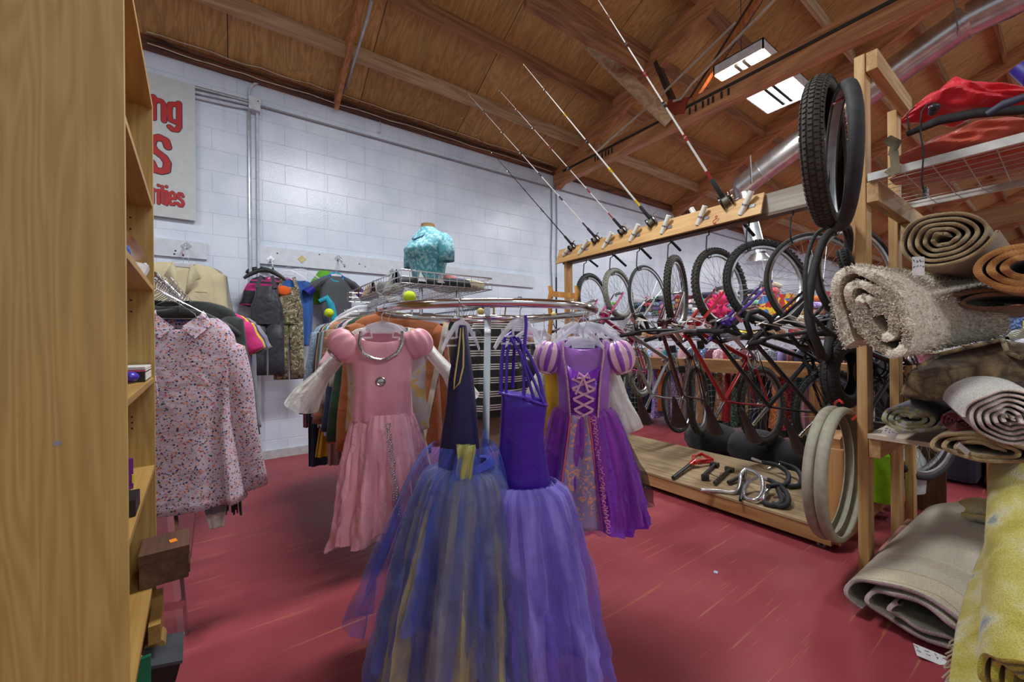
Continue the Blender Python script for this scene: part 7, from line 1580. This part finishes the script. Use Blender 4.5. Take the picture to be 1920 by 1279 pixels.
plush('magenta feathery toy on the far wire shelf seen through the knobbly wheel', onx(1343, 583, xx), .13, sr(210, 20, 100), sc=(.8, 1.2, .8), spikes=30)
plush('pink plush doll below the magenta toy', onx(1352, 560, xx), .08, sr(226, 30, 110), spikes=10)
plush('red beanie hat on the shelf under the magenta toy', onx(1333, 605, xx-.2), .08, sr(190, 26, 26), 'beanie_hat', 'hat')
pz = onx(1372, 614, 5.6); pz.z = 1.435
plush('turquoise ball seen between the handlebars', pz, .055, sr(20, 160, 150), 'ball', 'ball')
pz = onx(1170, 582, 5.68); pz.z = 1.60
plush('red cap on the far shelf left of the fat tyre', pz, .055, sr(200, 26, 30), 'cap', 'hat', (1, 1.3, .8)); pz = onx(1188, 583, 5.68); pz.z = 1.60; plush('red toy car shaped box beside the red cap', pz, .045, sr(210, 40, 36), 'toy_box', 'toy')
plush('lime green strip of cloth seen inside the grey tyred wheel', onx(1146, 570, xx-.1), .07, sr(110, 200, 50), 'cloth_bundle', 'cloth', (.5, 1.6, .5))
tag(MB().box(onx(1458, 572, xx), (.2, .34, .24)).build('board_game', fabric('game_box', sr(190, 40, 40), 'camo', [sr(230, 190, 30), sr(60, 120, 180)], 6), None, False), 'red and yellow game box behind the purple fork', 'box')
pz = onx(1550, 583, 5.65); pz.z = 1.55
tag(MB().box(pz, (.05, .05, .33)).build('red_package', plain('pack_red', sr(170, 20, 40), .4), None, False), 'narrow red package standing behind the slack tyres', 'package')
# shoes on the shelf below the shag rug
SH = [('white running shoe with laces', sr(200, 200, 200), 1782), ('black sports shoe with grey mesh', sr(54, 54, 62), 1822), ('cream sneaker with red stripes', sr(204, 180, 160), 1862), ('black rounded shoe', sr(44, 44, 48), 1888), ('white and purple sneaker', sr(190, 190, 214), 1912), ('navy blue trainer', sr(34, 40, 80), 1750), ('grey trainer', sr(120, 120, 124), 1715)]
for k_, (lab, col, px) in enumerate(SH):
    p = onx(px, 680, 5.12); shoe(lab+' on the wire shelf below the shag rug', (p.x, p.y, 1.045), 2.6+.3*(k_ % 3), col, sr(210, 210, 205), 1.1, 'shoes on the far wire shelf')
for k_, (lab, col, px) in enumerate([('dark grey trainer', sr(70, 72, 80), 1800), ('black boot', sr(30, 30, 34), 1845), ('black cap-like boot', sr(36, 36, 40), 1880), ('olive shoe', sr(96, 90, 60), 1905)]):
    p = onx(px, 660, 5.3); shoe(lab+' in the back row of the far shoe shelf', (p.x, p.y, 1.11), 2.9, col, sr(160, 160, 160), 1.25, 'shoes on the far wire shelf')
plush('magenta pink bundle under the shoe shelf', onx(1785, 690, 5.2), .05, sr(210, 60, 160), 'cloth_bundle', 'cloth', (1, 1.6, .6)); plush('bright yellow bundle under the shoe shelf', onx(1828, 690, 5.2), .05, sr(230, 200, 20), 'cloth_bundle', 'cloth', (1, 1.6, .6)); plush('violet bundle under the shoe shelf at the right', onx(1895, 692, 5.2), .06, sr(110, 20, 130), 'cloth_bundle', 'cloth', (1, 1.8, .6))
# things on the floor below
sc_ = thing('suitcase', 'navy blue soft suitcase standing behind the wooden divider', 'suitcase', onz(1770, 935, 0)); q = P(1770, 905, 3.3)
MB().box((q.x, q.y, .25), (.22, .40, .46)).build('case_shell', fabric('suitcase_navy', sr(34, 38, 58)), sc_, False, bevel=.05); MB().tube([(q.x, q.y-.08, .48), (q.x, q.y-.08, .53), (q.x, q.y+.08, .53), (q.x, q.y+.08, .48)], .01, 8).build('handle', BLACKP, sc_)
q = P(1835, 915, 3.7); tag(MB().tube([(q.x, q.y+.5, .22), (q.x+.1, q.y-.6, .22)], .21, 28).build('cardboard_tube', plain('kraft_tan', sr(166, 132, 92), .7)), 'wide tan cardboard roll lying behind the suitcase', 'roll')
q = P(1650, 940, 2.55); tag(MB().lathe([(0, 0), (.085, 0), (.10, .2), (.105, .3), (.09, .3), (.08, .05), (0, .04)], (q.x, q.y, 0.14), 24).build('plastic_bin', plain('lime_plastic', sr(140, 214, 20), .4)), 'lime green plastic bin behind the rug rack post', 'bin')
q = P(1686, 945, 2.75); tag(MB().lathe([(0, 0), (.13, 0), (.14, .2), (.10, .28), (0, .3)], (q.x, q.y, .14), 24).build('plastic_jug', plain('jug_white', sr(190, 194, 192), .4)), 'white plastic container between the rug rack posts', 'container')
q = P(1692, 915, 2.8); tag(MB().ball((q.x+.1, q.y, .45), .06, 14).build('orange_ball', plain('orange_plastic', sr(240, 110, 30), .4)), 'orange round item on the white container', 'ball')
for k_, (lab, px, py, Z, r, col) in enumerate([('black duffel bag under the bicycle rack', 1330, 830, 3.9, .22, sr(22, 22, 26)), ('black bag beside the duffel on the floor', 1420, 850, 3.6, .22, sr(26, 26, 30)), ('dark backpack on the floor behind the near post', 1500, 870, 3.3, .2, sr(20, 20, 24)), ('blue denim heap on the floor behind the beige rug', 1820, 880, 4.2, .22, sr(40, 60, 100)), ('black cloth heap above the cardboard roll', 1860, 870, 4.4, .25, sr(20, 20, 28)), ('dark bin bag behind the rug rack posts', 1690, 860, 3.6, .25, sr(18, 18, 24))]):
    p = P(px, py, Z); plush(lab, (max(p.x, 3.9), p.y, r*.8), r, col, 'duffel_bag', 'bag', (1, 1.3, .8))
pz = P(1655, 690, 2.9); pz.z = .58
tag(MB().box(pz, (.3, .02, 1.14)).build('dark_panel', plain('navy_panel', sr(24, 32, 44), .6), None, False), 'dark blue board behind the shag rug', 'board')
